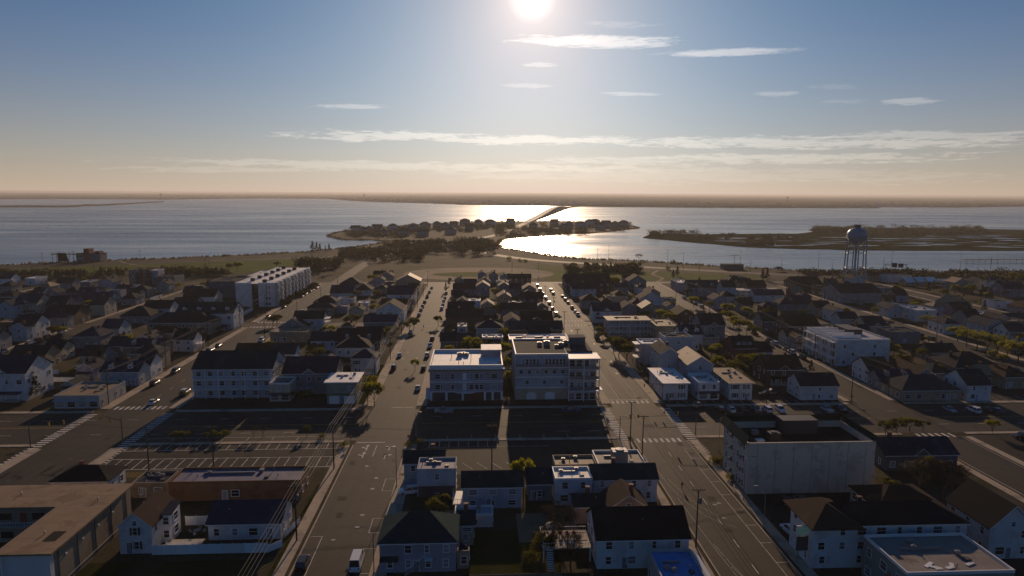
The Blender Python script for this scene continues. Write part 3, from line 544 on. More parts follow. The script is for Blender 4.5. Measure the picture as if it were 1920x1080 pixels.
TREES = [
 (16.7, 113.7, 'bare', 0.81, 2, 0.95, 11),
 (10.2, 115.7, 'bush', 1.41, 1, 1.05, 11),
 (12.2, 116.6, 'olive', 0.58, 0, 1.11, 11),
 (13.8, 117.4, 'bare', 0.87, 1, 0.98, 11),
 (16.0, 123.2, 'bare', 0.93, 2, 1.13, 11),
 (16.1, 128.6, 'bush', 1.29, 2, 1.11, 11),
 (-1.5, 129.3, 'bush', 1.18, 1, 0.98, 11),
 (-7.6, 132.5, 'olive', 0.65, 2, 1.06, 11),
 (102.2, 133.3, 'bare', 0.93, 0, 0.96, 5),
 (101.9, 137.2, 'bare', 1.16, 0, 1.22, 5),
 (97.7, 138.7, 'bare', 1.1, 1, 1.16, 5),
 (92.1, 140.3, 'olive', 0.47, 2, 1.05, 5),
 (10.4, 144.7, 'leafy', 0.99, 2, 0.71, 11),
 (9.3, 144.7, 'leafy', 0.76, 1, 0.8, 11),
 (105.1, 145.4, 'olive', 0.81, 1, 1.06, 5),
 (59.1, 148.8, 'bush', 0.88, 0, 1.05, 5),
 (105.6, 150.3, 'bush', 1.37, 0, 1.21, 14),
 (61.6, 158.8, 'bush', 0.94, 1, 1.12, 5),
 (59.6, 158.9, 'bush', 0.94, 1, 1.1, 5),
 (60.5, 158.9, 'bush', 0.94, 0, 1.12, 5),
 (58.6, 159.0, 'bush', 0.94, 2, 1.14, 5),
 (-34.7, 173.3, 'bush', 0.88, 0, 1.07, 19),
 (113.5, 176.9, 'olive', 0.49, 0, 1.4, 17),
 (144.5, 177.1, 'leafy', 0.52, 1, 1.03, 17),
 (117.3, 178.1, 'olive', 0.52, 2, 1.32, 17),
 (126.0, 179.5, 'olive', 0.42, 2, 1.08, 17),
 (122.2, 179.6, 'olive', 0.52, 1, 1.47, 17),
 (-67.8, 179.6, 'olive', 0.33, 2, 1.44, 9),
 (-71.3, 179.8, 'olive', 0.33, 2, 1.49, 9),
 (-41.7, 179.9, 'bush', 0.94, 2, 0.91, 19),
 (-78.4, 180.0, 'olive', 0.33, 1, 1.38, 9),
 (-80.6, 180.1, 'olive', 0.33, 1, 1.18, 9),
 (-46.3, 181.3, 'olive', 0.4, 0, 0.79, 19),
 (-58.1, 181.7, 'bare', 0.41, 0, 0.9, 19),
 (-60.7, 181.8, 'bare', 0.4, 0, 0.85, 19),
 (-31.9, 207.5, 'leafy', 0.99, 0, 0.81, 1),
 (-34.4, 210.9, 'leafy', 0.93, 0, 0.84, 1),
 (-54.2, 213.8, 'olive', 0.47, 1, 0.97, 6),
 (-57.1, 213.9, 'olive', 0.47, 2, 1.05, 6),
 (84.7, 216.0, 'olive', 0.47, 0, 1.14, 21),
 (-34.9, 219.0, 'leafy', 0.87, 2, 0.9, 1),
 (-147.2, 219.4, 'pine', 0.83, 0, 0.9, 4),
 (-142.9, 220.9, 'pine', 0.94, 2, 1.13, 4),
 (-95.4, 221.1, 'bush', 1.18, 1, 1.06, 4),
 (-147.0, 222.8, 'pine', 0.99, 0, 0.95, 4),
 (10.8, 226.1, 'leafy', 0.81, 0, 0.52, 7),
 (171.6, 226.8, 'bush', 0.8, 1, 1.17, 16),
 (-40.0, 234.7, 'olive', 0.43, 2, 1.11, 13),
 (93.6, 235.5, 'olive', 0.93, 2, 1.08, 21),
 (170.3, 236.7, 'olive', 0.58, 2, 0.91, 20),
 (168.9, 236.9, 'bush', 0.77, 0, 1.2, 16),
 (104.9, 238.8, 'pine', 0.73, 1, 1.03, 21),
 (-152.2, 239.0, 'bush', 0.92, 1, 1.16, 15),
 (176.9, 240.2, 'pine', 0.73, 0, 1.22, 20),
 (11.3, 241.1, 'leafy', 0.93, 2, 0.58, 7),
 (-153.0, 241.4, 'leafy', 0.43, 2, 0.97, 15),
 (165.5, 241.7, 'bush', 1.29, 0, 1.18, 16),
 (124.5, 241.9, 'pine', 0.52, 2, 1.08, 20),
 (-141.8, 241.9, 'olive', 0.58, 0, 1.03, 4),
 (99.4, 242.7, 'olive', 0.93, 0, 1.09, 21),
 (90.0, 243.1, 'leafy', 0.87, 0, 0.76, 21),
 (-126.7, 245.8, 'leafy', 0.61, 0, 0.96, 15),
 (-137.0, 246.7, 'pine', 0.73, 0, 1.14, 4),
 (85.8, 247.0, 'olive', 0.6, 2, 1.11, 14),
 (-44.9, 247.4, 'bare', 0.7, 0, 0.94, 6),
 (163.6, 248.6, 'olive', 0.7, 0, 1.12, 20),
 (105.6, 250.4, 'leafy', 0.76, 0, 1.13, 21),
 (-23.1, 250.5, 'leafy', 0.58, 2, 0.78, 3),
 (-141.9, 250.6, 'pine', 0.62, 2, 1.03, 4),
 (95.3, 250.7, 'bare', 0.81, 1, 0.95, 21),
 (110.5, 251.3, 'leafy', 0.68, 2, 1.29, 14),
 (-48.7, 252.1, 'olive', 0.58, 0, 1.03, 6),
 (207.1, 252.2, 'leafy', 0.58, 2, 0.93, 20),
 (215.9, 255.3, 'leafy', 1.1, 1, 1.2, 0),
 (173.1, 256.6, 'pine', 0.62, 1, 1.13, 20),
 (-176.8, 256.8, 'bush', 0.79, 1, 1.17, 15),
 (-141.2, 258.2, 'pine', 0.83, 1, 0.92, 4),
 (208.1, 259.1, 'leafy', 0.58, 1, 0.96, 20),
 (179.7, 259.9, 'olive', 0.7, 2, 1.03, 20),
 (4.2, 259.9, 'leafy', 0.57, 1, 1.3, 12),
 (217.1, 262.4, 'leafy', 1.05, 1, 1.01, 0),
 (197.6, 263.0, 'leafy', 0.47, 2, 0.9, 20),
 (89.5, 263.3, 'pine', 0.7, 0, 1.17, 14),
 (59.9, 263.6, 'olive', 0.93, 0, 1.25, 21),
 (169.9, 263.8, 'leafy', 0.81, 1, 0.73, 20),
 (-61.2, 263.9, 'olive', 0.81, 1, 1.03, 6),
 (94.9, 265.0, 'leafy', 0.69, 0, 1.07, 14),
 (1.3, 265.4, 'leafy', 1.05, 1, 0.96, 7),
 (-148.7, 266.6, 'olive', 0.81, 2, 1.06, 4),
 (11.6, 266.9, 'leafy', 0.93, 1, 1.11, 7),
 (191.2, 266.9, 'olive', 0.58, 0, 1.05, 20),
 (168.9, 267.5, 'leafy', 0.93, 0, 0.65, 20),
 (15.6, 268.4, 'olive', 0.64, 1, 1.25, 12),
 (7.8, 268.8, 'leafy', 0.93, 2, 1.09, 7),
 (-1.9, 269.1, 'leafy', 1.16, 2, 0.94, 7),
 (57.8, 269.1, 'olive', 1.05, 0, 1.04, 21),
 (-11.1, 269.3, 'leafy', 0.7, 0, 0.99, 7),
 (218.8, 269.8, 'leafy', 1.05, 2, 1.16, 0),
 (-64.5, 271.0, 'olive', 0.81, 2, 1.05, 6),
 (-98.8, 272.0, 'bush', 1.29, 0, 1.12, 4),
 (4.6, 272.5, 'leafy', 0.93, 1, 1.14, 7),
 (99.6, 273.0, 'leafy', 0.63, 1, 1.05, 14),
 (174.4, 273.3, 'pine', 0.7, 1, 1.09, 16),
 (217.2, 273.8, 'leafy', 1.05, 0, 1.14, 0),
 (-67.9, 274.7, 'pine', 0.73, 0, 1.0, 6),
 (194.8, 275.7, 'bush', 0.98, 2, 1.17, 16),
 (57.1, 276.6, 'olive', 0.93, 0, 1.0, 21),
 (66.5, 278.2, 'bare', 0.81, 2, 1.13, 21),
 (216.7, 278.8, 'leafy', 1.05, 2, 1.11, 0),
 (229.8, 280.2, 'leafy', 0.53, 1, 1.12, 16),
 (240.5, 283.3, 'leafy', 0.81, 0, 1.09, 0),
 (215.8, 284.0, 'leafy', 1.05, 1, 1.14, 0),
 (198.7, 287.0, 'olive', 0.53, 1, 1.07, 16),
 (-87.4, 288.4, 'leafy', 0.47, 0, 1.06, 13),
 (-50.3, 289.9, 'bush', 1.46, 0, 1.11, 13),
 (-151.0, 292.6, 'leafy', 0.58, 0, 1.03, 4),
 (173.6, 294.5, 'bush', 0.9, 2, 1.28, 16),
 (-149.3, 294.6, 'leafy', 0.7, 2, 0.94, 4),
 (219.5, 294.9, 'leafy', 0.93, 2, 1.2, 0),
 (-49.9, 295.0, 'pine', 0.46, 1, 1.1, 13),
 (168.6, 296.9, 'bush', 0.75, 2, 1.24, 16),
 (56.8, 299.4, 'olive', 0.58, 1, 1.08, 21),
 (32.6, 299.6, 'bush', 1.18, 2, 1.01, 12),
 (-153.4, 299.8, 'pine', 0.58, 1, 1.25, 15),
 (182.0, 300.6, 'bush', 1.52, 1, 1.03, 16),
 (12.3, 300.7, 'leafy', 0.81, 2, 0.78, 7),
 (128.1, 304.4, 'olive', 0.81, 2, 1.08, 2),
 (-5.6, 305.4, 'olive', 0.56, 1, 1.03, 12),
 (-41.9, 305.5, 'leafy', 0.62, 1, 1.12, 13),
 (-206.9, 306.8, 'pine', 0.73, 2, 0.98, 4),
 (-123.0, 307.4, 'olive', 0.41, 0, 1.28, 15),
 (-131.1, 309.7, 'pine', 0.56, 1, 0.97, 15),
 (-38.9, 310.2, 'olive', 0.72, 2, 1.2, 13),
 (-50.2, 310.9, 'olive', 0.58, 0, 1.17, 13),
 (56.9, 311.1, 'olive', 0.58, 0, 1.07, 21),
 (127.9, 311.6, 'leafy', 0.93, 0, 0.81, 2),
 (-175.2, 311.8, 'bush', 1.43, 2, 1.17, 15),
 (176.7, 312.9, 'olive', 0.57, 0, 1.19, 16),
 (-68.2, 313.4, 'leafy', 0.71, 2, 1.18, 13),
 (-135.5, 314.0, 'bush', 0.87, 2, 1.29, 15),
 (125.1, 314.1, 'leafy', 0.93, 0, 1.03, 2),
 (-144.8, 314.3, 'leafy', 0.75, 1, 0.96, 15),
 (-192.7, 315.5, 'olive', 0.7, 1, 1.14, 4),
 (28.5, 317.2, 'bush', 1.38, 2, 1.09, 12),
 (99.1, 317.6, 'bush', 1.17, 0, 1.03, 14),
 (-189.3, 317.7, 'leafy', 0.58, 0, 1.14, 4),
 (-56.2, 319.1, 'bush', 1.23, 1, 1.18, 13),
 (200.7, 319.5, 'olive', 0.42, 2, 1.22, 16),
 (-10.7, 319.9, 'bare', 0.75, 1, 1.15, 12),
 (-120.3, 320.7, 'olive', 0.47, 2, 0.92, 15),
 (-215.8, 320.9, 'bush', 0.9, 0, 0.97, 15),
 (174.2, 321.7, 'bush', 0.71, 1, 1.23, 16),
 (-32.1, 323.4, 'olive', 0.7, 2, 1.14, 1),
 (93.2, 323.8, 'leafy', 0.63, 0, 1.15, 14),
 (126.4, 324.4, 'leafy', 0.93, 0, 0.85, 2),
 (0.8, 327.1, 'bush', 1.48, 1, 1.08, 12),
 (96.3, 327.3, 'bush', 1.42, 2, 1.22, 14),
 (-30.5, 328.5, 'olive', 0.81, 2, 0.98, 1),
 (144.9, 329.8, 'bush', 1.5, 1, 1.05, 16),
 (230.7, 330.0, 'leafy', 0.7, 0, 1.07, 0),
 (76.0, 331.9, 'bush', 1.53, 1, 1.16, 14),
 (229.9, 332.8, 'leafy', 0.7, 1, 1.09, 0),
 (253.4, 332.8, 'bush', 1.12, 1, 1.27, 16),
 (97.2, 333.3, 'leafy', 0.93, 1, 1.12, 21),
 (15.0, 335.4, 'olive', 0.58, 1, 1.13, 10),
 (-19.1, 336.3, 'olive', 0.7, 0, 0.89, 3),
 (-100.8, 338.3, 'olive', 0.7, 1, 0.98, 6),
 (106.8, 338.7, 'bare', 1.05, 0, 1.15, 21),
 (-47.8, 339.8, 'olive', 0.58, 0, 1.06, 6),
 (-54.4, 339.9, 'bush', 1.29, 0, 1.01, 6),
 (-63.7, 340.2, 'olive', 0.64, 2, 0.93, 6),
 (-99.5, 341.1, 'olive', 0.76, 1, 1.14, 6),
 (95.2, 341.9, 'leafy', 0.93, 0, 1.21, 21),
 (78.6, 342.3, 'bush', 1.47, 2, 1.07, 21),
 (129.0, 342.6, 'leafy', 0.81, 2, 1.02, 2),
 (-60.8, 342.9, 'olive', 0.7, 2, 0.97, 6),
 (41.6, 344.7, 'olive', 0.58, 1, 0.94, 10),
 (143.2, 349.8, 'leafy', 0.93, 0, 1.03, 20),
 (103.8, 350.7, 'olive', 0.81, 2, 1.02, 21),
 (89.1, 351.0, 'olive', 0.7, 1, 0.93, 21),
 (-48.9, 354.3, 'olive', 0.52, 0, 0.93, 6),
 (-66.2, 355.4, 'bush', 0.81, 1, 1.14, 13),
 (200.9, 356.3, 'olive', 0.7, 2, 0.97, 20),
 (156.1, 357.0, 'olive', 0.59, 1, 0.94, 16),
 (217.8, 357.5, 'leafy', 0.7, 0, 0.93, 20),
 (176.8, 357.7, 'olive', 0.51, 0, 0.99, 16),
 (-226.9, 359.1, 'bush', 1.29, 1, 1.13, 15),
 (-233.4, 359.7, 'bush', 1.23, 2, 1.1, 15),
 (-244.3, 359.8, 'bush', 0.74, 2, 1.23, 15),
 (160.1, 362.1, 'olive', 0.7, 1, 0.99, 20),
 (137.9, 362.6, 'leafy', 0.93, 1, 1.16, 20),
 (-221.2, 362.7, 'olive', 0.46, 1, 1.03, 15),
 (153.8, 364.5, 'bush', 0.97, 2, 1.11, 16),
 (9.1, 365.6, 'olive', 0.81, 1, 1.14, 10),
 (-117.2, 366.8, 'bush', 0.77, 1, 1.11, 15),
 (90.6, 367.0, 'olive', 0.7, 0, 1.09, 21),
 (12.1, 368.8, 'olive', 0.81, 1, 1.1, 10),
 (-1.1, 369.1, 'olive', 0.58, 1, 0.98, 10),
 (64.1, 370.9, 'bush', 1.48, 0, 1.04, 14),
 (290.4, 371.2, 'pine', 0.73, 0, 0.97, 8),
 (-138.8, 371.8, 'olive', 0.49, 0, 0.93, 15),
 (-155.3, 373.6, 'bush', 1.39, 1, 1.08, 15),
 (246.3, 374.4, 'pine', 0.51, 0, 0.91, 16),
 (131.6, 374.7, 'olive', 0.81, 0, 1.14, 2),
 (245.6, 375.4, 'bush', 1.13, 0, 1.18, 16),
 (-50.4, 375.7, 'bush', 1.37, 1, 1.13, 13),
 (-57.3, 377.1, 'leafy', 0.64, 1, 0.92, 6),
 (-209.4, 377.4, 'bush', 1.07, 2, 1.1, 15),
 (-58.6, 377.4, 'bush', 0.84, 2, 0.97, 13),
 (253.8, 377.7, 'leafy', 0.66, 1, 0.98, 16),
 (26.5, 380.7, 'olive', 0.6, 1, 1.23, 12),
 (109.3, 380.8, 'bush', 1.37, 0, 1.12, 14),
 (86.9, 380.8, 'leafy', 0.64, 1, 1.26, 14),
 (29.7, 383.0, 'bush', 1.09, 1, 1.3, 12),
 (79.9, 383.1, 'bush', 0.93, 0, 1.23, 14),
 (87.4, 383.8, 'bush', 0.73, 1, 0.95, 14),
 (111.2, 385.4, 'olive', 0.65, 2, 1.26, 14),
 (-248.4, 386.2, 'olive', 0.68, 0, 1.25, 15),
 (262.2, 388.1, 'olive', 0.67, 1, 1.29, 16),
 (249.5, 389.5, 'bush', 1.35, 1, 1.18, 16),
 (-216.6, 390.4, 'leafy', 0.75, 1, 1.27, 15),
 (-266.8, 392.3, 'bush', 1.46, 1, 1.17, 15),
 (128.3, 393.1, 'leafy', 0.81, 2, 1.1, 2),
 (-46.0, 393.5, 'pine', 0.45, 2, 1.3, 13),
 (156.0, 393.6, 'olive', 0.61, 0, 1.13, 16),
 (-128.0, 395.8, 'bush', 0.95, 0, 1.07, 15),
 (-12.6, 396.0, 'olive', 0.68, 2, 1.02, 12),
 (309.3, 397.1, 'olive', 0.51, 0, 1.3, 16),
 (-72.4, 397.6, 'bush', 1.3, 2, 1.26, 13),
 (309.1, 398.5, 'bush', 1.16, 0, 1.3, 16),
 (-201.2, 399.7, 'bush', 0.73, 1, 1.28, 15),
 (0.1, 401.4, 'bare', 0.72, 2, 1.19, 12),
 (-272.5, 401.8, 'bush', 1.42, 0, 1.25, 15),
 (144.5, 404.1, 'bush', 1.4, 1, 0.98, 16),
 (159.4, 404.9, 'bush', 1.39, 0, 1.14, 16),
 (-257.9, 405.4, 'bush', 1.03, 1, 1.19, 15),
 (144.1, 405.9, 'leafy', 0.47, 2, 1.14, 16),
 (29.8, 406.1, 'pine', 0.51, 0, 1.17, 12),
 (321.6, 407.4, 'pine', 0.94, 1, 1.12, 8),
 (94.8, 407.6, 'olive', 0.7, 2, 1.0, 21),
 (-252.3, 408.6, 'bush', 1.31, 0, 1.18, 15),
 (322.4, 410.1, 'leafy', 0.74, 0, 1.09, 16),
 (-75.0, 410.9, 'olive', 0.58, 0, 1.06, 6),
 (-262.4, 412.9, 'leafy', 0.69, 1, 1.22, 15),
 (132.6, 419.6, 'pine', 0.62, 1, 0.91, 20),
 (326.3, 420.5, 'pine', 0.94, 2, 0.93, 8),
 (301.6, 420.9, 'olive', 0.81, 0, 0.97, 8),
 (-160.1, 421.0, 'olive', 0.54, 0, 1.19, 15),
 (272.8, 421.4, 'bare', 0.81, 1, 1.09, 8),
 (-206.4, 422.1, 'bare', 0.66, 2, 1.22, 15),
 (343.4, 422.2, 'bare', 0.66, 2, 1.26, 16),
 (15.9, 424.7, 'olive', 0.47, 1, 0.98, 12),
 (317.2, 425.2, 'olive', 1.05, 2, 1.05, 8),
 (181.5, 425.5, 'bush', 0.73, 0, 1.19, 16),
 (320.5, 427.3, 'pine', 0.54, 2, 0.98, 16),
 (-62.4, 427.4, 'olive', 0.68, 0, 1.28, 13),
 (-74.1, 427.7, 'olive', 0.7, 2, 1.02, 6),
 (112.6, 428.4, 'pine', 0.6, 2, 0.98, 14),
 (259.2, 428.7, 'olive', 0.56, 0, 1.07, 16),
 (249.8, 429.5, 'bush', 1.29, 2, 1.21, 16),
 (326.0, 429.7, 'olive', 1.05, 0, 0.94, 8),
 (315.2, 429.9, 'leafy', 1.05, 0, 0.92, 8),
 (-40.6, 430.3, 'leafy', 0.42, 1, 1.0, 13),
 (-219.2, 430.4, 'pine', 0.73, 2, 1.01, 4),
 (-227.3, 430.5, 'leafy', 0.81, 2, 0.92, 4),
 (-224.1, 430.5, 'leafy', 0.7, 0, 0.92, 4),
 (-237.0, 430.7, 'bare', 0.81, 2, 1.01, 4),
 (-274.2, 431.4, 'bare', 0.7, 2, 1.04, 4),
 (248.4, 431.7, 'bush', 1.18, 2, 1.0, 16),
 (252.5, 431.8, 'pine', 0.48, 2, 1.05, 16),
 (319.4, 432.3, 'bush', 0.83, 1, 0.97, 16),
 (137.5, 433.0, 'olive', 0.7, 1, 1.07, 20),
 (-201.1, 433.6, 'bush', 0.76, 2, 0.91, 15),
 (14.4, 435.0, 'bush', 1.45, 2, 1.08, 12),
 (11.8, 435.2, 'leafy', 0.7, 2, 1.08, 10),
 (332.9, 437.9, 'pine', 0.44, 0, 1.07, 16),
 (350.8, 438.9, 'pine', 1.04, 0, 1.03, 8),
 (281.6, 440.0, 'olive', 0.81, 1, 0.95, 8),
 (-238.1, 441.8, 'bare', 0.81, 1, 1.15, 4),
 (241.4, 442.8, 'bush', 1.01, 1, 1.11, 16),
 (17.9, 442.9, 'bush', 1.06, 1, 1.23, 12),
 (238.2, 443.5, 'bush', 1.28, 0, 1.2, 16),
 (196.6, 445.8, 'olive', 0.51, 1, 1.11, 16),
 (-207.5, 446.6, 'bush', 1.1, 0, 1.04, 15),
 (319.1, 447.2, 'bush', 1.4, 2, 1.25, 16),
 (370.5, 447.3, 'olive', 0.58, 1, 1.16, 16),
 (90.0, 447.8, 'olive', 0.7, 1, 1.15, 14),
 (257.7, 448.0, 'bush', 1.06, 0, 0.95, 16),
 (241.7, 448.7, 'bush', 1.36, 2, 1.24, 16),
 (230.1, 448.8, 'bush', 1.34, 0, 1.01, 16),
 (310.3, 449.6, 'pine', 0.73, 0, 1.12, 8),
 (115.0, 450.0, 'bush', 1.49, 0, 1.07, 14),
 (-280.4, 450.4, 'bush', 1.38, 1, 1.2, 15),
 (148.3, 450.4, 'bush', 0.97, 2, 1.23, 16),
 (-281.8, 451.0, 'bush', 0.86, 0, 1.23, 15),
 (-241.0, 452.3, 'bush', 0.82, 0, 1.18, 15),
 (12.4, 452.7, 'bush', 1.39, 1, 1.02, 12),
 (311.3, 452.8, 'olive', 0.48, 0, 0.99, 16),
 (244.9, 453.2, 'leafy', 0.54, 2, 1.23, 16),
 (246.4, 454.4, 'leafy', 0.62, 0, 1.25, 16),
 (-20.6, 454.8, 'pine', 0.73, 2, 0.77, 3),
 (-12.5, 455.3, 'bush', 1.11, 2, 1.24, 12),
 (319.3, 457.2, 'pine', 0.73, 2, 1.07, 8),
 (-229.7, 458.2, 'pine', 0.48, 0, 1.16, 15),
 (235.8, 458.5, 'pine', 0.83, 1, 1.13, 8),
 (185.2, 460.5, 'olive', 0.57, 1, 0.97, 16),
 (362.8, 460.9, 'pine', 0.6, 1, 1.27, 16),
 (-64.4, 464.2, 'bush', 0.72, 1, 0.92, 13),
 (249.0, 464.8, 'bush', 0.96, 1, 1.09, 16),
 (-182.3, 464.9, 'leafy', 0.81, 1, 1.07, 4),
 (95.5, 468.6, 'leafy', 1.16, 1, 1.09, 21),
 (-202.5, 468.9, 'leafy', 0.66, 2, 1.26, 15),
 (32.7, 469.4, 'bush', 1.31, 1, 1.11, 12),
 (168.5, 469.8, 'pine', 0.63, 1, 1.21, 16),
 (336.0, 470.3, 'bare', 0.51, 0, 1.16, 16),
 (-55.9, 471.4, 'leafy', 0.46, 1, 1.18, 13),
 (248.3, 471.8, 'pine', 0.83, 0, 0.9, 8),
 (278.6, 471.8, 'bush', 1.47, 1, 1.12, 16),
 (-211.4, 472.4, 'bush', 1.19, 0, 1.11, 15),
 (326.1, 473.1, 'bush', 0.8, 0, 1.07, 16),
 (388.3, 473.2, 'olive', 0.6, 1, 1.03, 16),
 (257.1, 477.3, 'pine', 0.73, 2, 1.05, 8),
 (337.0, 477.7, 'leafy', 0.47, 2, 1.27, 16),
 (-183.7, 478.0, 'leafy', 0.81, 0, 1.05, 4),
 (-171.1, 478.1, 'bush', 1.28, 0, 1.08, 15),
 (80.6, 478.6, 'bush', 0.73, 0, 0.95, 14),
 (265.8, 478.7, 'pine', 0.71, 0, 1.02, 16),
 (103.9, 480.7, 'olive', 0.44, 2, 1.29, 14),
 (311.6, 481.1, 'bush', 1.38, 0, 0.99, 16),
 (375.2, 481.4, 'bare', 0.74, 1, 1.21, 16),
 (-132.9, 485.5, 'bush', 1.35, 2, 1.09, 15),
 (-61.2, 485.6, 'bush', 1.5, 2, 1.07, 13),
 (-19.7, 486.7, 'pine', 0.62, 0, 0.9, 3),
 (408.0, 487.0, 'olive', 1.05, 0, 1.1, 8),
 (393.5, 487.1, 'olive', 0.93, 2, 0.94, 8),
 (163.0, 488.1, 'pine', 0.62, 1, 1.17, 16),
 (4.4, 489.3, 'olive', 0.7, 0, 1.02, 10),
 (-59.3, 489.8, 'bush', 1.23, 2, 1.28, 13),
 (249.3, 489.9, 'bush', 1.09, 0, 1.04, 16),
 (19.4, 490.3, 'leafy', 0.56, 1, 1.05, 12),
 (-232.1, 490.8, 'bush', 1.29, 1, 0.97, 15),
 (-276.3, 491.2, 'olive', 0.73, 0, 1.04, 15),
 (278.6, 493.6, 'leafy', 0.61, 2, 1.03, 16),
 (-175.0, 494.7, 'pine', 0.58, 2, 1.17, 15),
 (-76.1, 499.1, 'leafy', 0.87, 2, 1.05, 6),
 (411.7, 499.2, 'olive', 1.05, 0, 1.08, 8),
 (275.8, 500.9, 'olive', 0.7, 1, 0.92, 8),
 (-73.1, 505.1, 'leafy', 0.81, 1, 1.07, 6),
 (-287.9, 507.6, 'pine', 0.83, 2, 1.05, 4),
 (-308.7, 507.9, 'pine', 0.83, 0, 0.97, 4),
 (-287.5, 513.7, 'pine', 0.94, 2, 1.07, 4),
 (-308.5, 513.9, 'pine', 0.94, 2, 1.04, 4),
 (-318.0, 514.0, 'pine', 0.83, 1, 1.11, 4),
 (224.9, 514.2, 'pine', 0.94, 1, 1.1, 8),
 (-337.1, 514.3, 'pine', 0.73, 1, 0.94, 4),
 (-325.3, 517.2, 'pine', 0.83, 0, 0.98, 4),
 (-333.3, 517.3, 'pine', 0.83, 2, 1.01, 4),
 (222.9, 517.5, 'pine', 0.94, 1, 1.07, 8),
 (-276.7, 526.1, 'pine', 0.94, 1, 0.99, 4),
 (-314.0, 526.5, 'pine', 0.83, 2, 0.95, 4),
 (155.2, 528.3, 'pine', 0.73, 0, 0.97, 8),
 (-222.1, 532.1, 'pine', 0.73, 1, 1.04, 4),
 (-226.2, 532.1, 'pine', 0.73, 1, 1.09, 4),
 (-274.1, 532.6, 'pine', 0.94, 2, 0.94, 4),
 (-286.1, 532.7, 'pine', 0.94, 1, 1.05, 4),
 (-201.3, 535.2, 'pine', 0.73, 2, 0.99, 4),
 (-214.7, 538.7, 'pine', 0.83, 0, 1.05, 4),
 (-220.8, 538.8, 'olive', 0.93, 0, 0.94, 4),
 (162.7, 542.2, 'pine', 0.83, 2, 1.14, 8),
 (-212.1, 545.6, 'pine', 0.83, 2, 0.92, 4),
 (107.3, 572.9, 'pine', 0.83, 1, 1.15, 18),
 (-205.1, 574.9, 'olive', 0.93, 0, 0.94, 4),
 (115.7, 580.9, 'pine', 0.83, 1, 1.07, 18),
 (101.8, 581.0, 'olive', 0.93, 0, 1.0, 18),
 (-201.2, 582.8, 'olive', 0.93, 0, 1.14, 4),
 (95.5, 585.1, 'olive', 0.93, 0, 0.92, 18),
 (167.9, 588.9, 'bush', 1.76, 0, 1.04, 18),
 (140.9, 589.0, 'olive', 0.93, 2, 1.01, 18),
 (137.1, 593.3, 'olive', 0.93, 1, 1.0, 18),
 (85.1, 593.5, 'olive', 0.81, 2, 1.01, 18),
 (-173.9, 603.3, 'olive', 0.81, 1, 0.91, 4),
 (80.8, 615.6, 'bush', 1.76, 2, 0.92, 18),
 (188.6, 644.0, 'bush', 2.35, 1, 0.99, 18),
 (47.4, 659.4, 'bush', 1.76, 1, 1.04, 18),
 (42.5, 664.7, 'bush', 1.76, 1, 0.92, 18),
 (161.6, 670.1, 'bare', 0.93, 1, 1.12, 18),
 (32.6, 675.4, 'bush', 2.35, 0, 0.9, 18),
 (-175.1, 773.3, 'pine', 0.94, 0, 1.13, 18),
 (-169.2, 773.4, 'pine', 0.73, 0, 0.91, 4),
 (-180.3, 780.4, 'pine', 1.04, 2, 1.04, 18),
 (-186.7, 787.5, 'pine', 1.15, 0, 1.12, 18),
 (-168.1, 787.7, 'pine', 0.83, 1, 1.14, 18)]
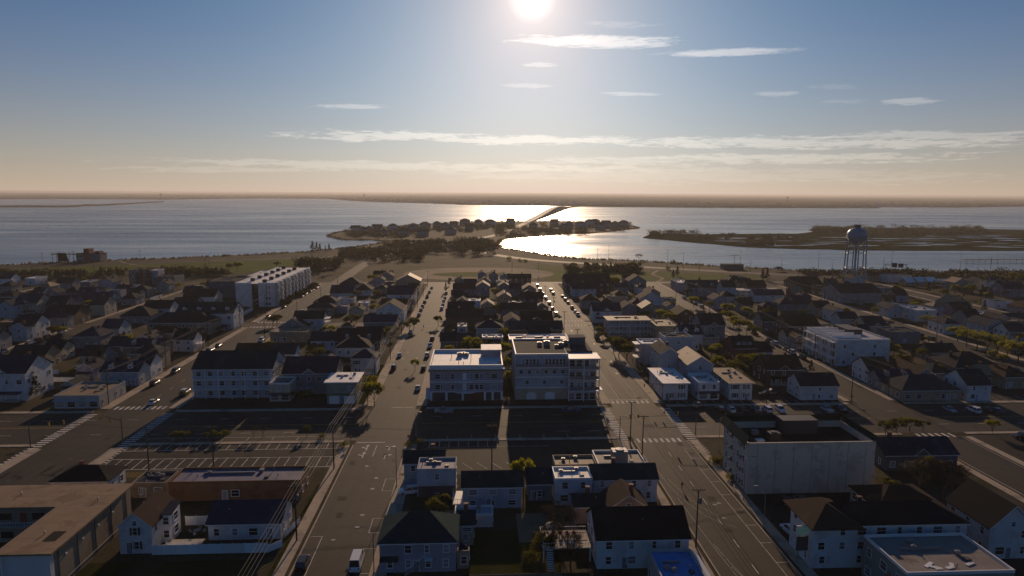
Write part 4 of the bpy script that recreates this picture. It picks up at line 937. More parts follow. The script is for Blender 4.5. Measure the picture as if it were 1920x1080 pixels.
WOODS = [('w', 'dark trees behind the long apartment block', ([(-135.4, 566.8, -111.5, 566.6, -123.8, 630.0, -150.3, 630.0), (-153.3, 594.7, -135.2, 594.6, -140.0, 616.3, -158.8, 616.3)], 8, 13, 5, 26), 1), ('w', 'dark trees on the neck of the causeway, left part', ([(-98.3, 654.3, -52.8, 654.3, -59.1, 734.0, -110.0, 733.7), (-77.6, 721.4, -34.6, 721.6, -38.8, 811.8, -87.1, 811.2), (-132.5, 675.2, -101.4, 675.2, -111.9, 746.6, -146.3, 746.4)], 5, 10, 6, 30), 2), ('w', 'dark trees on the neck of the causeway, right part', ([(-30.3, 727.9, 20.8, 728.1, 23.5, 820.5, -34.1, 819.8), (-20.9, 804.3, 13.6, 804.7, 14.7, 871.2, -22.6, 870.6)], 10, 15, 7, 34), 3), ('w', 'dark trees beside the road onto the island', ([(-108.0, 803.3, -58.4, 803.9, -63.1, 869.9, -116.7, 869.0), (-63.1, 869.9, -42.9, 870.3, -45.2, 917.4, -66.5, 917.0), (-23.1, 888.9, 22.0, 889.7, 23.4, 949.8, -24.6, 948.7)], 5, 9, 6, 24), 4), ('w', 'dark shrubs and trees round the island houses, left part', ([(-192.2, 1024.5, -74.4, 1027.9, -90.7, 1255.2, -233.9, 1248.4), (-171.6, 1149.8, 6.0, 1156.8, 7.2, 1382.7, -204.3, 1370.7), (-13.0, 1258.9, 65.6, 1262.6, 77.0, 1483.3, -15.3, 1477.4), (-182.3, 1012.6, -104.8, 1014.8, -118.8, 1151.9, -206.5, 1148.5)], 4, 8, 7, 62), 5), ('w', 'dark shrubs and trees round the island houses, right part', ([(29.1, 1018.6, 93.1, 1020.4, 118.8, 1303.9, 37.1, 1299.8), (99.4, 1193.1, 270.7, 1200.3, 337.8, 1500.2, 123.7, 1486.3), (91.7, 1099.9, 178.8, 1103.0, 199.6, 1232.1, 102.3, 1227.8)], 4, 8, 7, 64), 6), ('w', 'clump of trees on the left tip of the marsh island', ([(266.6, 1050.9, 351.8, 1053.5, 385.6, 1155.7, 292.1, 1152.2)], 6, 11, 7, 34), 7), ('w', 'long belt of trees across the marsh island', ([(586.6, 1163.4, 659.8, 1166.2, 731.7, 1294.2, 650.1, 1290.3), (593.2, 1047.5, 735.3, 1051.7, 938.8, 1345.3, 755.2, 1336.0), (785.4, 1124.0, 867.7, 1126.8, 1021.7, 1328.4, 923.8, 1323.6)], 7, 11, 9, 60), 8), ('w', 'low shrubs along the marsh island', ([(339.0, 1002.8, 504.3, 1007.2, 558.3, 1116.1, 374.9, 1109.7), (353.7, 877.0, 389.7, 877.6, 425.5, 959.0, 386.1, 958.1)], 2, 4, 4, 40), 9), ('w', 'hedge belt along the left street by the apartment block', ([(-115.2, 400, -112.8, 400, -112.8, 486, -115.2, 486)], 2.6, 4, 2.2, 34), 10), ('w', 'dark shrubs beyond the right hand town edge', ([(73.8, 561.4, 118.6, 561.1, 123.5, 584.9, 76.9, 585.2), (119.4, 564.9, 137.5, 564.8, 141.3, 580.7, 122.7, 580.8)], 4, 8, 5, 30), 11), ('w', 'brown scrub between the town and the right shore', ([(265.9, 545.0, 456.6, 543.3, 472.4, 562.4, 274.9, 563.8), (327.7, 500.2, 420.1, 499.1, 456.6, 543.3, 356.0, 544.2), (313.6, 533.7, 349.1, 533.4, 368.2, 563.2, 330.8, 563.4)], 2, 5, 6, 50), 12), ('w', 'low scrub on the neck of the causeway', ([(-113.7, 721.2, -69.3, 721.4, -77.0, 803.6, -126.5, 803.1), (-68.3, 774.3, -26.2, 774.7, -28.8, 852.9, -75.0, 852.2), (-40.5, 819.7, 23.5, 820.5, 26.3, 918.9, -45.2, 917.4), (-101.3, 851.8, -61.9, 852.4, -68.7, 947.7, -112.4, 946.7), (-148.9, 759.7, -102.2, 760.1, -110.0, 818.8, -160.2, 818.1)], 1.5, 3.4, 4, 34), 14), ('w', 'dark hedge trees along the edge of the left field', ([(-361.1, 533.5, -266.2, 532.5, -276.3, 553.2, -374.8, 554.0), (-248.3, 545.9, -198.9, 545.5, -205.3, 563.5, -256.3, 563.9)], 4, 8, 5, 36), 13)]
SHORE = [(-1700, 260), (-800, 430), (-422.7, 626.1), (-403.2, 649.5), (-362.2, 659.4), (-345.7, 680.2), (-303.8, 696.8), (-277.1, 714.3), (-232.6, 739.3), (-188.0, 780.3), (-160.2, 818.1), (-136.7, 868.7), (-130.0, 896.3), (-116.1, 946.6), (-150, 975), (-186, 978), (-227, 1060), (-232, 1135), (-228, 1185), (-192, 1290), (-106, 1470), (-17, 1600), (100, 1650), (190, 1660), (262, 1600), (322, 1400), (318, 1330), (292, 1290), (240, 1210), (192, 1150), (121, 1100), (60, 1030), (36, 985), (25.4, 889.8), (33.7, 820.6), (53.0, 790.0), (78.2, 728.5), (104.5, 692.3), (153.2, 675.6), (219.3, 624.5), (278.9, 584.1), (365.6, 573.2), (479.0, 570.4), (800, 575), (1600, 590)]
MARSH = [(255.0, 1037.6), (299.2, 937.9), (341.8, 854.3), (372.0, 837.5), (447.0, 809.7), (535.2, 802.8), (672.4, 804.3), (900, 800), (900, 880), (771.1, 923.7), (765.9, 966.9), (721.1, 965.8), (834.6, 1068.1), (869.3, 1042.4), (1200, 1180), (1200, 1260), (1019.4, 1328.3), (942.5, 1367.1), (813.8, 1360.4), (705.6, 1354.8), (634.4, 1279.8), (614.2, 1214.7), (550.8, 1146.2), (470.2, 1143.2), (375.3, 1124.6), (298.6, 1152.4)]
FARSHORE = [(-9000, 5200), (-3983.0, 5146.8), (-3426.7, 5912.9), (-2583.8, 5866.8), (-2432.7, 6779.5), (-2157.5, 7286.6), (-1577.2, 7289.2), (-989.3, 5539.0), (-714.1, 4970.4), (-262.0, 4342.7), (-70.0, 3898.2), (192.1, 3710.7), (439.0, 3643.8), (545.9, 3521.5), (982.2, 3409.7), (1478.7, 3417.9), (2089.4, 3497.3), (2288.5, 3789.5), (2729.3, 3761.0), (3487.6, 4209.5), (4297.9, 4580.0), (9000, 3900)]
FARSPIT = [(-2140.7, 2761.9), (-1908.6, 2859.5), (-1705.0, 2911.7), (-1719.3, 3327.4), (-1849.6, 3872.5), (-1947.0, 4396.4)]
HIGHWAY = [(900, 495), (450.6, 536.0), (351.4, 536.9), (267.6, 548.6), (190.7, 588.8), (140.7, 620.0), (105.0, 644.1), (57.0, 680.9), (21.0, 734.5), (-8.4, 804.4), (-33.5, 888.7), (-18, 880), (2, 1000), (40, 1130), (110.0, 1539.1)]
BRIDGE = [(110.0, 1539.1), (174.2, 1883.3), (285.5, 2497.2), (390.1, 3038.5), (479.6, 3385.3), (552.8, 3565.7)]
SLIP = [(-103, 495), (-103, 540), (-104, 600), (-102, 680), (-92, 770), (-66, 850), (-36, 905), (-5, 985)]
LEFTROAD = [(-800, 395), (-402.7, 595.9), (-374.2, 621.4), (-296.8, 654.3), (-179.4, 697.2), (-132.6, 733.6), (-103, 730)]
FIELD = [(-365.6, 540.1), (-325.7, 553.6), (-279.3, 567.8), (-205.3, 563.5), (-150.2, 582.4), (-121.6, 644.3), (-137.9, 703.1), (-177.2, 688.8), (-292.4, 644.5), (-368.9, 612.6), (-397.3, 587.9), (-800, 400), (-800, 360)]
VERGE = [(54.3, 503.5), (67.1, 509.6), (115.9, 509.0), (151.4, 518.3), (221.4, 524.2), (237.5, 541.6), (173.8, 564.6), (132.0, 580.8), (80.8, 615.6), (53.9, 644.2), (52.6, 573.2)]
ISLE = [(-198.7, 1141.1, 15.2, 10.5, 8.7, 0.27), (-181.3, 1111.9, 12.3, 11.3, 8.4, 0.25), (-176.8, 1138.8, 11.8, 13.2, 8.5, 0.14), (-168.3, 1173.8, 17.5, 11.4, 9.0, 0.04), (-145.1, 1199.6, 16.7, 12.1, 9.3, 0.13), (-143.5, 1071.2, 11.6, 13.2, 8.0, 0.14), (-111.8, 1058.8, 17.3, 12.8, 7.9, 0.1), (-110.8, 1209.6, 17.5, 11.4, 9.4, 0.3), (-94.3, 1264.4, 16.9, 10.7, 10.0, -0.32), (-81.5, 1046.7, 15.2, 11.1, 7.7, -0.35), (-73.4, 1284.5, 15.7, 12.7, 10.2, 0.13), (-56.9, 1256.8, 14.4, 11.8, 9.9, -0.12), (-42.7, 1286.0, 13.2, 11.2, 10.2, 0.47), (-41.4, 1102.5, 17.6, 13.8, 8.3, -0.07), (-23.6, 1403.8, 18.0, 12.2, 11, 0.42), (-12.4, 1196.8, 14.1, 13.7, 9.3, -0.09), (3.9, 1371.4, 14.9, 11.1, 11, 0.12), (27.4, 1372.7, 18.4, 10.8, 11, 0.5), (71.1, 1433.1, 17.5, 10.0, 11, 0.11), (104.5, 1255.1, 13.0, 10.3, 10.0, 0.27), (156.8, 1239.2, 12.4, 13.5, 9.9, 0.19), (158.4, 1391.4, 16.0, 12.8, 11, -0.05), (179.0, 1317.1, 13.2, 12.5, 10.7, -0.36), (198.5, 1298.0, 17.8, 12.5, 10.5, -0.49), (229.2, 1260.9, 17.0, 11.6, 10.1, -0.36), (229.6, 1384.1, 16.2, 11.8, 11, 0.2), (243.7, 1402.2, 19.0, 10.8, 11, 0.19), (253.1, 1329.2, 16.7, 13.1, 10.8, 0.03), (267.0, 1309.6, 12.2, 11.7, 10.8, 0.29), (291.1, 1343.7, 17.3, 12.1, 11, -0.36)]
POLES = [
 (-34.4, 62, 11.5, 1, False, 'on the left kerb of centre street'),
 (-34.4, 124.5, 11.5, 1, True, 'on the left kerb of centre street'),
 (-34.4, 159.0, 11.5, 1, False, 'on the left kerb of centre street'),
 (-34.4, 226, 11.5, 1, False, 'on the left kerb of centre street'),
 (-34.4, 268, 11.5, 1, True, 'on the left kerb of centre street'),
 (-34.4, 310, 11.5, 1, False, 'on the left kerb of centre street'),
 (-34.4, 352, 11.5, 1, False, 'on the left kerb of centre street'),
 (-34.4, 395, 11.5, 1, True, 'on the left kerb of centre street'),
 (-34.4, 438, 11.5, 1, False, 'on the left kerb of centre street'),
 (-34.4, 480, 11.5, 1, False, 'on the left kerb of centre street'),
 (41.2, 70, 12, 1, False, 'on the left kerb of right street'),
 (41.2, 118.9, 12, 1, True, 'on the left kerb of right street'),
 (40.8, 172.6, 12, 1, False, 'on the left kerb of right street'),
 (41.2, 161.3, 12, 1, False, 'on the left kerb of right street'),
 (40.8, 226, 12, 1, True, 'on the left kerb of right street'),
 (40.8, 270, 12, 1, False, 'on the left kerb of right street'),
 (40.8, 312, 12, 1, False, 'on the left kerb of right street'),
 (40.8, 356, 12, 1, True, 'on the left kerb of right street'),
 (40.8, 400, 12, 1, False, 'on the left kerb of right street'),
 (40.8, 445, 12, 1, False, 'on the left kerb of right street'),
 (-114.6, 212, 11.5, 1, False, 'on the left kerb of left street'),
 (-114.6, 252, 11.5, 1, True, 'on the left kerb of left street'),
 (-114.6, 292, 11.5, 1, False, 'on the left kerb of left street'),
 (-114.6, 332, 11.5, 1, True, 'on the left kerb of left street'),
 (-114.6, 372, 11.5, 1, False, 'on the left kerb of left street'),
 (-114.6, 412, 11.5, 1, True, 'on the left kerb of left street'),
 (-114.6, 452, 11.5, 1, False, 'on the left kerb of left street'),
 (-93.2, 240, 10, 0, False, 'on the right kerb of left street'),
 (-93.2, 300, 10, 0, False, 'on the right kerb of left street'),
 (-93.2, 355, 10, 0, False, 'on the right kerb of left street'),
 (-93.2, 410, 10, 0, False, 'on the right kerb of left street'),
 (-93.2, 460, 10, 0, False, 'on the right kerb of left street'),
 (135.9, 212, 11, 1, False, 'on the right kerb of fourth street'),
 (135.9, 262, 11, 1, False, 'on the right kerb of fourth street'),
 (135.9, 312, 11, 1, False, 'on the right kerb of fourth street'),
 (135.9, 362, 11, 1, False, 'on the right kerb of fourth street'),
 (135.9, 412, 11, 1, False, 'on the right kerb of fourth street'),
 (135.9, 462, 11, 1, False, 'on the right kerb of fourth street'),
 (119.6, 205.5, 11, 0, False, 'on the left kerb of fourth street'),
 (119.6, 250, 11, 0, False, 'on the left kerb of fourth street'),
 (119.6, 300, 11, 0, False, 'on the left kerb of fourth street'),
 (119.6, 350, 11, 0, False, 'on the left kerb of fourth street'),
 (119.6, 400, 11, 0, False, 'on the left kerb of fourth street'),
 (206.0, 240, 11, 1, False, 'on the left kerb of fifth street'),
 (206.0, 290, 11, 1, False, 'on the left kerb of fifth street'),
 (206.0, 340, 11, 1, False, 'on the left kerb of fifth street'),
 (206.0, 390, 11, 1, False, 'on the left kerb of fifth street'),
 (206.0, 440, 11, 1, False, 'on the left kerb of fifth street'),
 (-196.8, 230, 11, 1, False, 'on the left kerb of second left street'),
 (-196.8, 280, 11, 1, False, 'on the left kerb of second left street'),
 (-196.8, 330, 11, 1, False, 'on the left kerb of second left street'),
 (-196.8, 380, 11, 1, False, 'on the left kerb of second left street'),
 (-196.8, 430, 11, 1, False, 'on the left kerb of second left street'),
 (-128, 176, 11.5, 0, False, 'along the near side of the avenue'),
 (-77.5, 158.3, 11.5, 0, False, 'along the near side of the avenue'),
 (-62.5, 158.3, 11.5, 1, False, 'along the near side of the avenue'),
 (3.6, 157.0, 11.5, 1, False, 'along the near side of the avenue'),
 (66, 172, 11.5, 0, False, 'along the near side of the avenue'),
 (92, 205.6, 11.5, 0, False, 'along the near side of the avenue'),
 (162, 176, 11.5, 0, False, 'along the near side of the avenue'),
 (116.2, 649.1, 14.0, 1, False, 'along the bay shore'),
 (125.1, 639.1, 18.0, 1, False, 'along the bay shore'),
 (167.4, 588.9, 18.0, 1, False, 'along the bay shore'),
 (179.1, 580.5, 16.0, 1, False, 'along the bay shore'),
 (193.2, 580.4, 10.0, 0, False, 'along the bay shore'),
 (232.3, 588.5, 17.0, 1, False, 'along the bay shore'),
 (235.2, 572.0, 11.0, 0, False, 'along the bay shore'),
 (290.7, 563.7, 17.0, 0, False, 'along the bay shore'),
 (302.8, 563.6, 9.0, 0, False, 'along the bay shore'),
 (344.8, 559.4, 14.0, 0, False, 'along the bay shore'),
 (354.2, 563.3, 19.0, 1, False, 'along the bay shore'),
 (414.9, 562.8, 20.0, 1, False, 'along the bay shore'),
 (441.9, 562.6, 14.0, 0, False, 'along the bay shore'),
 (-397.4, 644.6, 10.0, 1, False, 'along the bay shore'),
 (-356.3, 621.4, 14.0, 1, False, 'along the bay shore'),
 (-327.1, 680.2, 10.0, 1, False, 'along the bay shore'),
 (-304.2, 557.0, 11.0, 0, False, 'along the bay shore'),
 (266.0, 580.0, 11.0, 0, False, 'along the bay shore'),
 (53.7, 585.3, 8.0, 0, False, 'along the bay shore'),
 (30.0, 573.4, 9.0, 0, False, 'along the bay shore'),
 (-240.6, 616.6, 10.0, 0, False, 'along the bay shore'),
 (-237.4, 616.6, 11.0, 0, False, 'along the bay shore')]
WIRES = [('bundle of overhead wires along the left kerb of centre street', [(-34.4, 62, 11.1), (-34.4, 124.5, 11.1), (-34.4, 159.0, 11.1), (-34.4, 226, 11.1), (-34.4, 268, 11.1), (-34.4, 310, 11.1), (-34.4, 352, 11.1), (-34.4, 395, 11.1), (-34.4, 438, 11.1), (-34.4, 480, 11.1)]), ('bundle of overhead wires along the left kerb of right street', [(41.2, 70, 11.5), (41.2, 118.9, 11.5), (41.2, 161.3, 11.5), (40.8, 172.6, 11.5), (40.8, 226, 11.5), (40.8, 270, 11.5), (40.8, 312, 11.5), (40.8, 356, 11.5), (40.8, 400, 11.5), (40.8, 445, 11.5)]), ('bundle of overhead wires along the left street', [(-114.6, 212, 11.1), (-114.6, 252, 11.1), (-114.6, 292, 11.1), (-114.6, 332, 11.1), (-114.6, 372, 11.1), (-114.6, 412, 11.1), (-114.6, 452, 11.1)]), ('overhead wires along the fourth street', [(135.9, 212, 10.6), (135.9, 262, 10.6), (135.9, 312, 10.6), (135.9, 362, 10.6), (135.9, 412, 10.6), (135.9, 462, 10.6)]), ('overhead wires across the avenue stalls', [(-128, 176, 10.8), (-77.5, 158.3, 10.8), (-62.5, 158.3, 10.8), (-34.4, 159, 10.8), (3.6, 157, 10.8), (40.6, 163, 10.8), (66, 172, 10.8)]), ('overhead wires along the fifth street', [(206, 240, 10.6), (206, 290, 10.6), (206, 340, 10.6), (206, 390, 10.6), (206, 440, 10.6)])]
FENCES = [(158.2, 226.3, 13.9, 1.5708, 1, 'right of fourth street'), (-135.5, 233.2, 7.5, 1.5708, 0, 'left of left street'), (-152.2, 239.3, 15.2, 0, 1, 'left of left street'), (-148.2, 240.0, 13.3, 1.5708, 0, 'left of left street'), (63.5, 240.0, 15.1, 1.5708, 0, 'between right and fourth streets'), (-6.1, 243.4, 9.7, 0, 0, 'between centre and right streets'), (141.9, 247.7, 15.7, 0, 0, 'right of fourth street'), (62.3, 248.2, 10.2, 1.5708, 0, 'between right and fourth streets'), (-167.2, 249.9, 15.1, 0, 1, 'left of left street'), (-57.3, 253.7, 12.3, 1.5708, 1, 'between left and centre streets'), (-9.1, 254.2, 11.1, 1.5708, 0, 'between centre and right streets'), (-134.1, 255.3, 14.5, 1.5708, 0, 'left of left street'), (179.3, 257.0, 7.8, 0, 0, 'right of fourth street'), (-68.6, 264.8, 15.3, 1.5708, 0, 'between left and centre streets'), (-69.1, 266.8, 7.9, 0, 0, 'between left and centre streets'), (225.8, 271.5, 15.8, 0, 0, 'right of fourth street'), (84.3, 273.6, 12.8, 1.5708, 0, 'between right and fourth streets'), (146.4, 279.6, 7.9, 0, 0, 'right of fourth street'), (152.0, 283.0, 8.1, 0, 0, 'right of fourth street'), (2.6, 284.8, 15.1, 0, 0, 'between centre and right streets'), (146.9, 286.4, 12.0, 0, 1, 'right of fourth street'), (-40.6, 288.0, 14.8, 1.5708, 1, 'between left and centre streets'), (-148.7, 289.4, 15.2, 1.5708, 0, 'left of left street'), (60.7, 292.1, 9.5, 1.5708, 0, 'between right and fourth streets'), (79.9, 296.4, 9.9, 1.5708, 0, 'between right and fourth streets'), (-55.4, 299.0, 8.2, 0, 1, 'between left and centre streets'), (-132.2, 303.9, 8.4, 1.5708, 1, 'left of left street'), (-177.0, 311.3, 7.2, 1.5708, 0, 'left of left street'), (26.7, 313.0, 8.7, 0, 1, 'between centre and right streets'), (137.4, 314.0, 10.5, 0, 0, 'right of fourth street'), (6.7, 315.3, 8.0, 1.5708, 0, 'between centre and right streets'), (167.8, 353.6, 10.3, 1.5708, 0, 'right of fourth street'), (-214.1, 358.6, 8.7, 1.5708, 1, 'left of left street'), (-126.3, 370.9, 15.7, 1.5708, 1, 'left of left street'), (-125.6, 370.9, 14.2, 1.5708, 1, 'left of left street'), (199.6, 375.6, 15.1, 1.5708, 1, 'right of fourth street'), (-59.2, 376.7, 14.2, 0, 1, 'between left and centre streets'), (-216.7, 377.8, 11.3, 1.5708, 0, 'left of left street'), (-219.4, 380.0, 9.3, 0, 0, 'left of left street'), (169.9, 380.4, 14.7, 1.5708, 0, 'right of fourth street'), (-56.7, 384.7, 14.8, 1.5708, 0, 'between left and centre streets'), (147.8, 390.1, 8.5, 0, 1, 'right of fourth street'), (252.2, 391.1, 11.3, 0, 1, 'right of fourth street'), (200.8, 394.0, 9.5, 1.5708, 0, 'right of fourth street'), (-70.9, 394.2, 11.8, 0, 0, 'between left and centre streets'), (241.6, 394.8, 13.2, 0, 1, 'right of fourth street'), (-156.4, 396.0, 15.1, 0, 1, 'left of left street'), (-54.0, 398.6, 12.7, 0, 1, 'between left and centre streets'), (-47.0, 402.8, 8.4, 0, 1, 'between left and centre streets'), (180.0, 403.3, 15.2, 0, 1, 'right of fourth street'), (-63.5, 404.1, 9.2, 1.5708, 0, 'between left and centre streets'), (16.7, 411.3, 13.7, 1.5708, 0, 'between centre and right streets'), (-1.7, 411.9, 10.2, 1.5708, 0, 'between centre and right streets'), (4.2, 414.2, 10.8, 1.5708, 0, 'between centre and right streets'), (-59.0, 415.0, 10.5, 1.5708, 1, 'between left and centre streets'), (258.6, 416.8, 7.3, 1.5708, 1, 'right of fourth street'), (-199.2, 423.8, 15.5, 1.5708, 1, 'left of left street'), (85.4, 424.2, 13.0, 0, 1, 'between right and fourth streets'), (116.5, 427.5, 11.5, 1.5708, 1, 'between right and fourth streets'), (194.6, 428.8, 8.2, 0, 0, 'right of fourth street'), (-218.3, 432.0, 12.2, 1.5708, 1, 'left of left street'), (99.8, 435.8, 8.4, 1.5708, 1, 'between right and fourth streets'), (236.7, 438.7, 12.6, 1.5708, 0, 'right of fourth street'), (-62.5, 440.4, 14.3, 0, 0, 'between left and centre streets'), (177.4, 440.7, 9.8, 1.5708, 1, 'right of fourth street'), (38.0, 441.3, 7.9, 1.5708, 0, 'between centre and right streets'), (-229.9, 449.4, 8.9, 1.5708, 0, 'left of left street'), (-225.3, 450.7, 8.8, 1.5708, 0, 'left of left street'), (177.0, 454.2, 15.7, 1.5708, 1, 'right of fourth street'), (171.8, 454.7, 15.2, 0, 0, 'right of fourth street'), (-52.1, 458.5, 13.3, 0, 1, 'between left and centre streets'), (-46.9, 459.7, 11.7, 1.5708, 0, 'between left and centre streets'), (235.6, 461.6, 15.8, 0, 0, 'right of fourth street'), (178.2, 465.6, 15.7, 1.5708, 0, 'right of fourth street'), (-217.8, 466.7, 13.8, 1.5708, 1, 'left of left street')]
SHEDS = [(-162.8, 244.7, 'left of left street'), (77.1, 249.9, 'between right and fourth streets'), (198.2, 258.1, 'right of fourth street'), (-9.5, 259.2, 'between centre and right streets'), (180.1, 281.3, 'right of fourth street'), (111.4, 291.7, 'between right and fourth streets'), (-62.5, 310.6, 'between left and centre streets'), (178.0, 319.8, 'right of fourth street'), (-177.5, 324.2, 'left of left street'), (-120.8, 328.9, 'left of left street'), (141.2, 328.9, 'right of fourth street'), (-84.2, 356.5, 'between left and centre streets'), (-149.8, 364.2, 'left of left street'), (-216.6, 366.7, 'left of left street'), (-44.4, 368.4, 'between left and centre streets'), (-2.2, 372.0, 'between centre and right streets'), (240.5, 376.0, 'right of fourth street'), (-41.5, 376.0, 'between left and centre streets'), (-2.5, 377.3, 'between centre and right streets'), (-173.0, 395.8, 'left of left street'), (233.7, 399.7, 'right of fourth street'), (254.2, 401.6, 'right of fourth street'), (139.6, 404.9, 'right of fourth street'), (162.6, 409.5, 'right of fourth street'), (170.2, 413.1, 'right of fourth street'), (150.4, 419.2, 'right of fourth street'), (-226.5, 423.3, 'left of left street'), (17.7, 424.9, 'between centre and right streets'), (-11.5, 437.1, 'between centre and right streets'), (173.5, 449.4, 'right of fourth street'), (158.7, 454.7, 'right of fourth street'), (159.7, 460.1, 'right of fourth street'), (189.0, 460.6, 'right of fourth street'), (151.5, 465.6, 'right of fourth street')]
HAZE = 0.000075

# ------------------------------------------------------------------ materials
MATS = {}
def mat(name, col, rough=0.8, var=0.2, scale=0.6, spec=0.3, fine=12.0, bump=0.0, metal=0.0, rowz=0.0, rand=0.12, stain=None, stain_amt=0.0, stain_scale=0.15, world_coords=False, emit=None, cracks=0.0, seams=0.0):
    if name in MATS: return MATS[name]
    m = bpy.data.materials.new(name); m.use_nodes = True
    nt = m.node_tree; n, l = nt.nodes, nt.links
    b = n['Principled BSDF']
    b.inputs['Roughness'].default_value = rough
    b.inputs['Specular IOR Level'].default_value = spec
    b.inputs['Metallic'].default_value = metal
    if world_coords:
        g = n.new('ShaderNodeNewGeometry'); vec = g.outputs['Position']
    else:
        t = n.new('ShaderNodeTexCoord'); vec = t.outputs['Object']
    def noi(sc, det=4):
        k = n.new('ShaderNodeTexNoise'); k.inputs['Scale'].default_value = sc; k.inputs['Detail'].default_value = det
        k.inputs['Roughness'].default_value = 0.6
        l.new(vec, k.inputs['Vector']); return k.outputs['Fac']
    def mth(op, a, c=None, d=None):
        k = n.new('ShaderNodeMath'); k.operation = op
        for i, v in enumerate((a, c, d)):
            if v is None: continue
            if isinstance(v, (int, float)): k.inputs[i].default_value = v
            else: l.new(v, k.inputs[i])
        return k.outputs[0]
    f = mth('ADD', mth('MULTIPLY', noi(scale), 1.2), mth('MULTIPLY', noi(fine, 2), 0.8))   # ~1
    f = mth('MULTIPLY_ADD', mth('SUBTRACT', f, 1.0), var*2.2, 1.0)
    if rand:
        oi = n.new('ShaderNodeObjectInfo')
        f = mth('MULTIPLY', f, mth('MULTIPLY_ADD', oi.outputs['Random'], rand*2, 1.0-rand))
    if rowz:
        sp = n.new('ShaderNodeSeparateXYZ'); l.new(vec, sp.inputs[0])
        fr = mth('FRACT', mth('MULTIPLY', sp.outputs[2], 1.0/rowz))
        f = mth('MULTIPLY', f, mth('MULTIPLY_ADD', mth('GREATER_THAN', fr, 0.16), 0.16, 0.84))
    if cracks:
        wv = n.new('ShaderNodeTexNoise'); wv.inputs['Scale'].default_value = .35; wv.inputs['Detail'].default_value = 3; l.new(vec, wv.inputs['Vector'])
        wa = n.new('ShaderNodeVectorMath'); wa.operation = 'MULTIPLY_ADD'; l.new(wv.outputs['Color'], wa.inputs[0]); wa.inputs[1].default_value = (5, 5, 0); l.new(vec, wa.inputs[2])
        vo = n.new('ShaderNodeTexVoronoi'); vo.feature = 'DISTANCE_TO_EDGE'; vo.inputs['Scale'].default_value = .11; l.new(wa.outputs[0], vo.inputs['Vector'])
        f = mth('MULTIPLY', f, mth('MULTIPLY_ADD', mth('LESS_THAN', vo.outputs['Distance'], .012), -cracks, 1.0))
        sp2 = n.new('ShaderNodeSeparateXYZ'); l.new(vec, sp2.inputs[0])
        f = mth('MULTIPLY', f, mth('MULTIPLY_ADD', mth('SINE', mth('MULTIPLY', sp2.outputs[0], 2.1)), .07, 1.0))
    if seams:
        sp3 = n.new('ShaderNodeSeparateXYZ'); l.new(vec, sp3.inputs[0])
        for ax, pd in ((0, 1.8), (1, 5.5)):
            f = mth('MULTIPLY', f, mth('MULTIPLY_ADD', mth('LESS_THAN', mth('FRACT', mth('MULTIPLY', sp3.outputs[ax], 1/pd)), .06), -seams, 1.0))
    sc = n.new('ShaderNodeVectorMath'); sc.operation = 'SCALE'; sc.inputs[0].default_value = col[:3]
    l.new(f, sc.inputs['Scale'])
    out = sc.outputs[0]
    if stain:
        mx = n.new('ShaderNodeMix'); mx.data_type = 'RGBA'
        a = mth('MULTIPLY', mth('SUBTRACT', noi(stain_scale, 6), 0.5), 9.0)
        a = mth('MINIMUM', mth('MAXIMUM', mth('ADD', a, -0.3), 0.0), stain_amt)
        l.new(a, mx.inputs['Factor']); l.new(out, mx.inputs['A']); mx.inputs['B'].default_value = (*stain, 1)
        out = mx.outputs['Result']
    l.new(out, b.inputs['Base Color'])
    if bump:
        bp = n.new('ShaderNodeBump'); bp.inputs['Strength'].default_value = bump; bp.inputs['Distance'].default_value = 0.1
        l.new(noi(fine, 3), bp.inputs['Height']); l.new(bp.outputs[0], b.inputs['Normal'])
    if emit:
        b.inputs['Emission Color'].default_value = (*emit[:3], 1); b.inputs['Emission Strength'].default_value = emit[3]
    MATS[name] = m
    return m
WALLC = dict(white=(.66,.66,.65), pale_blue=(.40,.46,.51), grey=(.24,.24,.25), cream=(.48,.42,.31), tan=(.33,.265,.19), brown=(.13,.095,.07),
             sage=(.24,.29,.26), lavender=(.37,.34,.40), stone=(.20,.18,.15), brick=(.20,.09,.06), pale=(.46,.45,.42), slate_wall=(.13,.14,.155), pink=(.50,.33,.27), orange=(.24,.125,.065), putty=(.54,.50,.41))
for k, c in WALLC.items():
    mat('siding_'+k, c, 0.75, 0.10, 0.5, 0.15, 6, rowz=0.24 if k not in ('stone','brick','slate_wall') else 0.0, rand=0.10, stain=(c[0]*.55, c[1]*.5, c[2]*.45), stain_amt=0.35, stain_scale=0.35)
ROOFC = dict(charcoal=(.030,.030,.033), green=(.010,.036,.040), navy=(.030,.038,.060), brown=(.055,.036,.025), slate=(.040,.044,.052), tan=(.28,.19,.11), white=(.84,.79,.74), tar=(.24,.20,.17), pale=(.36,.35,.36), lilac=(.22,.20,.25), blue=(.05,.30,.68), black=(.016,.016,.018))
for k, c in ROOFC.items():
    flat = k in ('white','tar','pale','tan','lilac','blue')
    mat('roof_'+k, c, 0.85 if not flat else 0.68, 0.25, 0.35, 0.45 if k in ('white', 'pale') else (0.16 if flat else 0.04), 9, rowz=0.0 if flat else 0.22, rand=0.15,
        stain=((c[0]*.5, c[1]*.44, c[2]*.38) if flat else (c[0]*1.8+.01, c[1]*1.7+.008, c[2]*1.5+.006)), stain_amt=0.75 if k in ('white','tar') else 0.45, stain_scale=0.16, seams=.16 if flat else 0.0)
m_trim = mat('white_trim', (.78,.77,.75), .6, .06, 1, .3, 8)
m_trimd = mat('dark_trim', (.06,.06,.065), .6, .1, 1, .3, 8)
m_door = mat('door_paint', (.24,.26,.28), .5, .1, 1, .4, 8, rand=.4)
m_glass = mat('window_glass', (.020,.024,.030), .12, .3, .4, .6, 3, rand=.5)
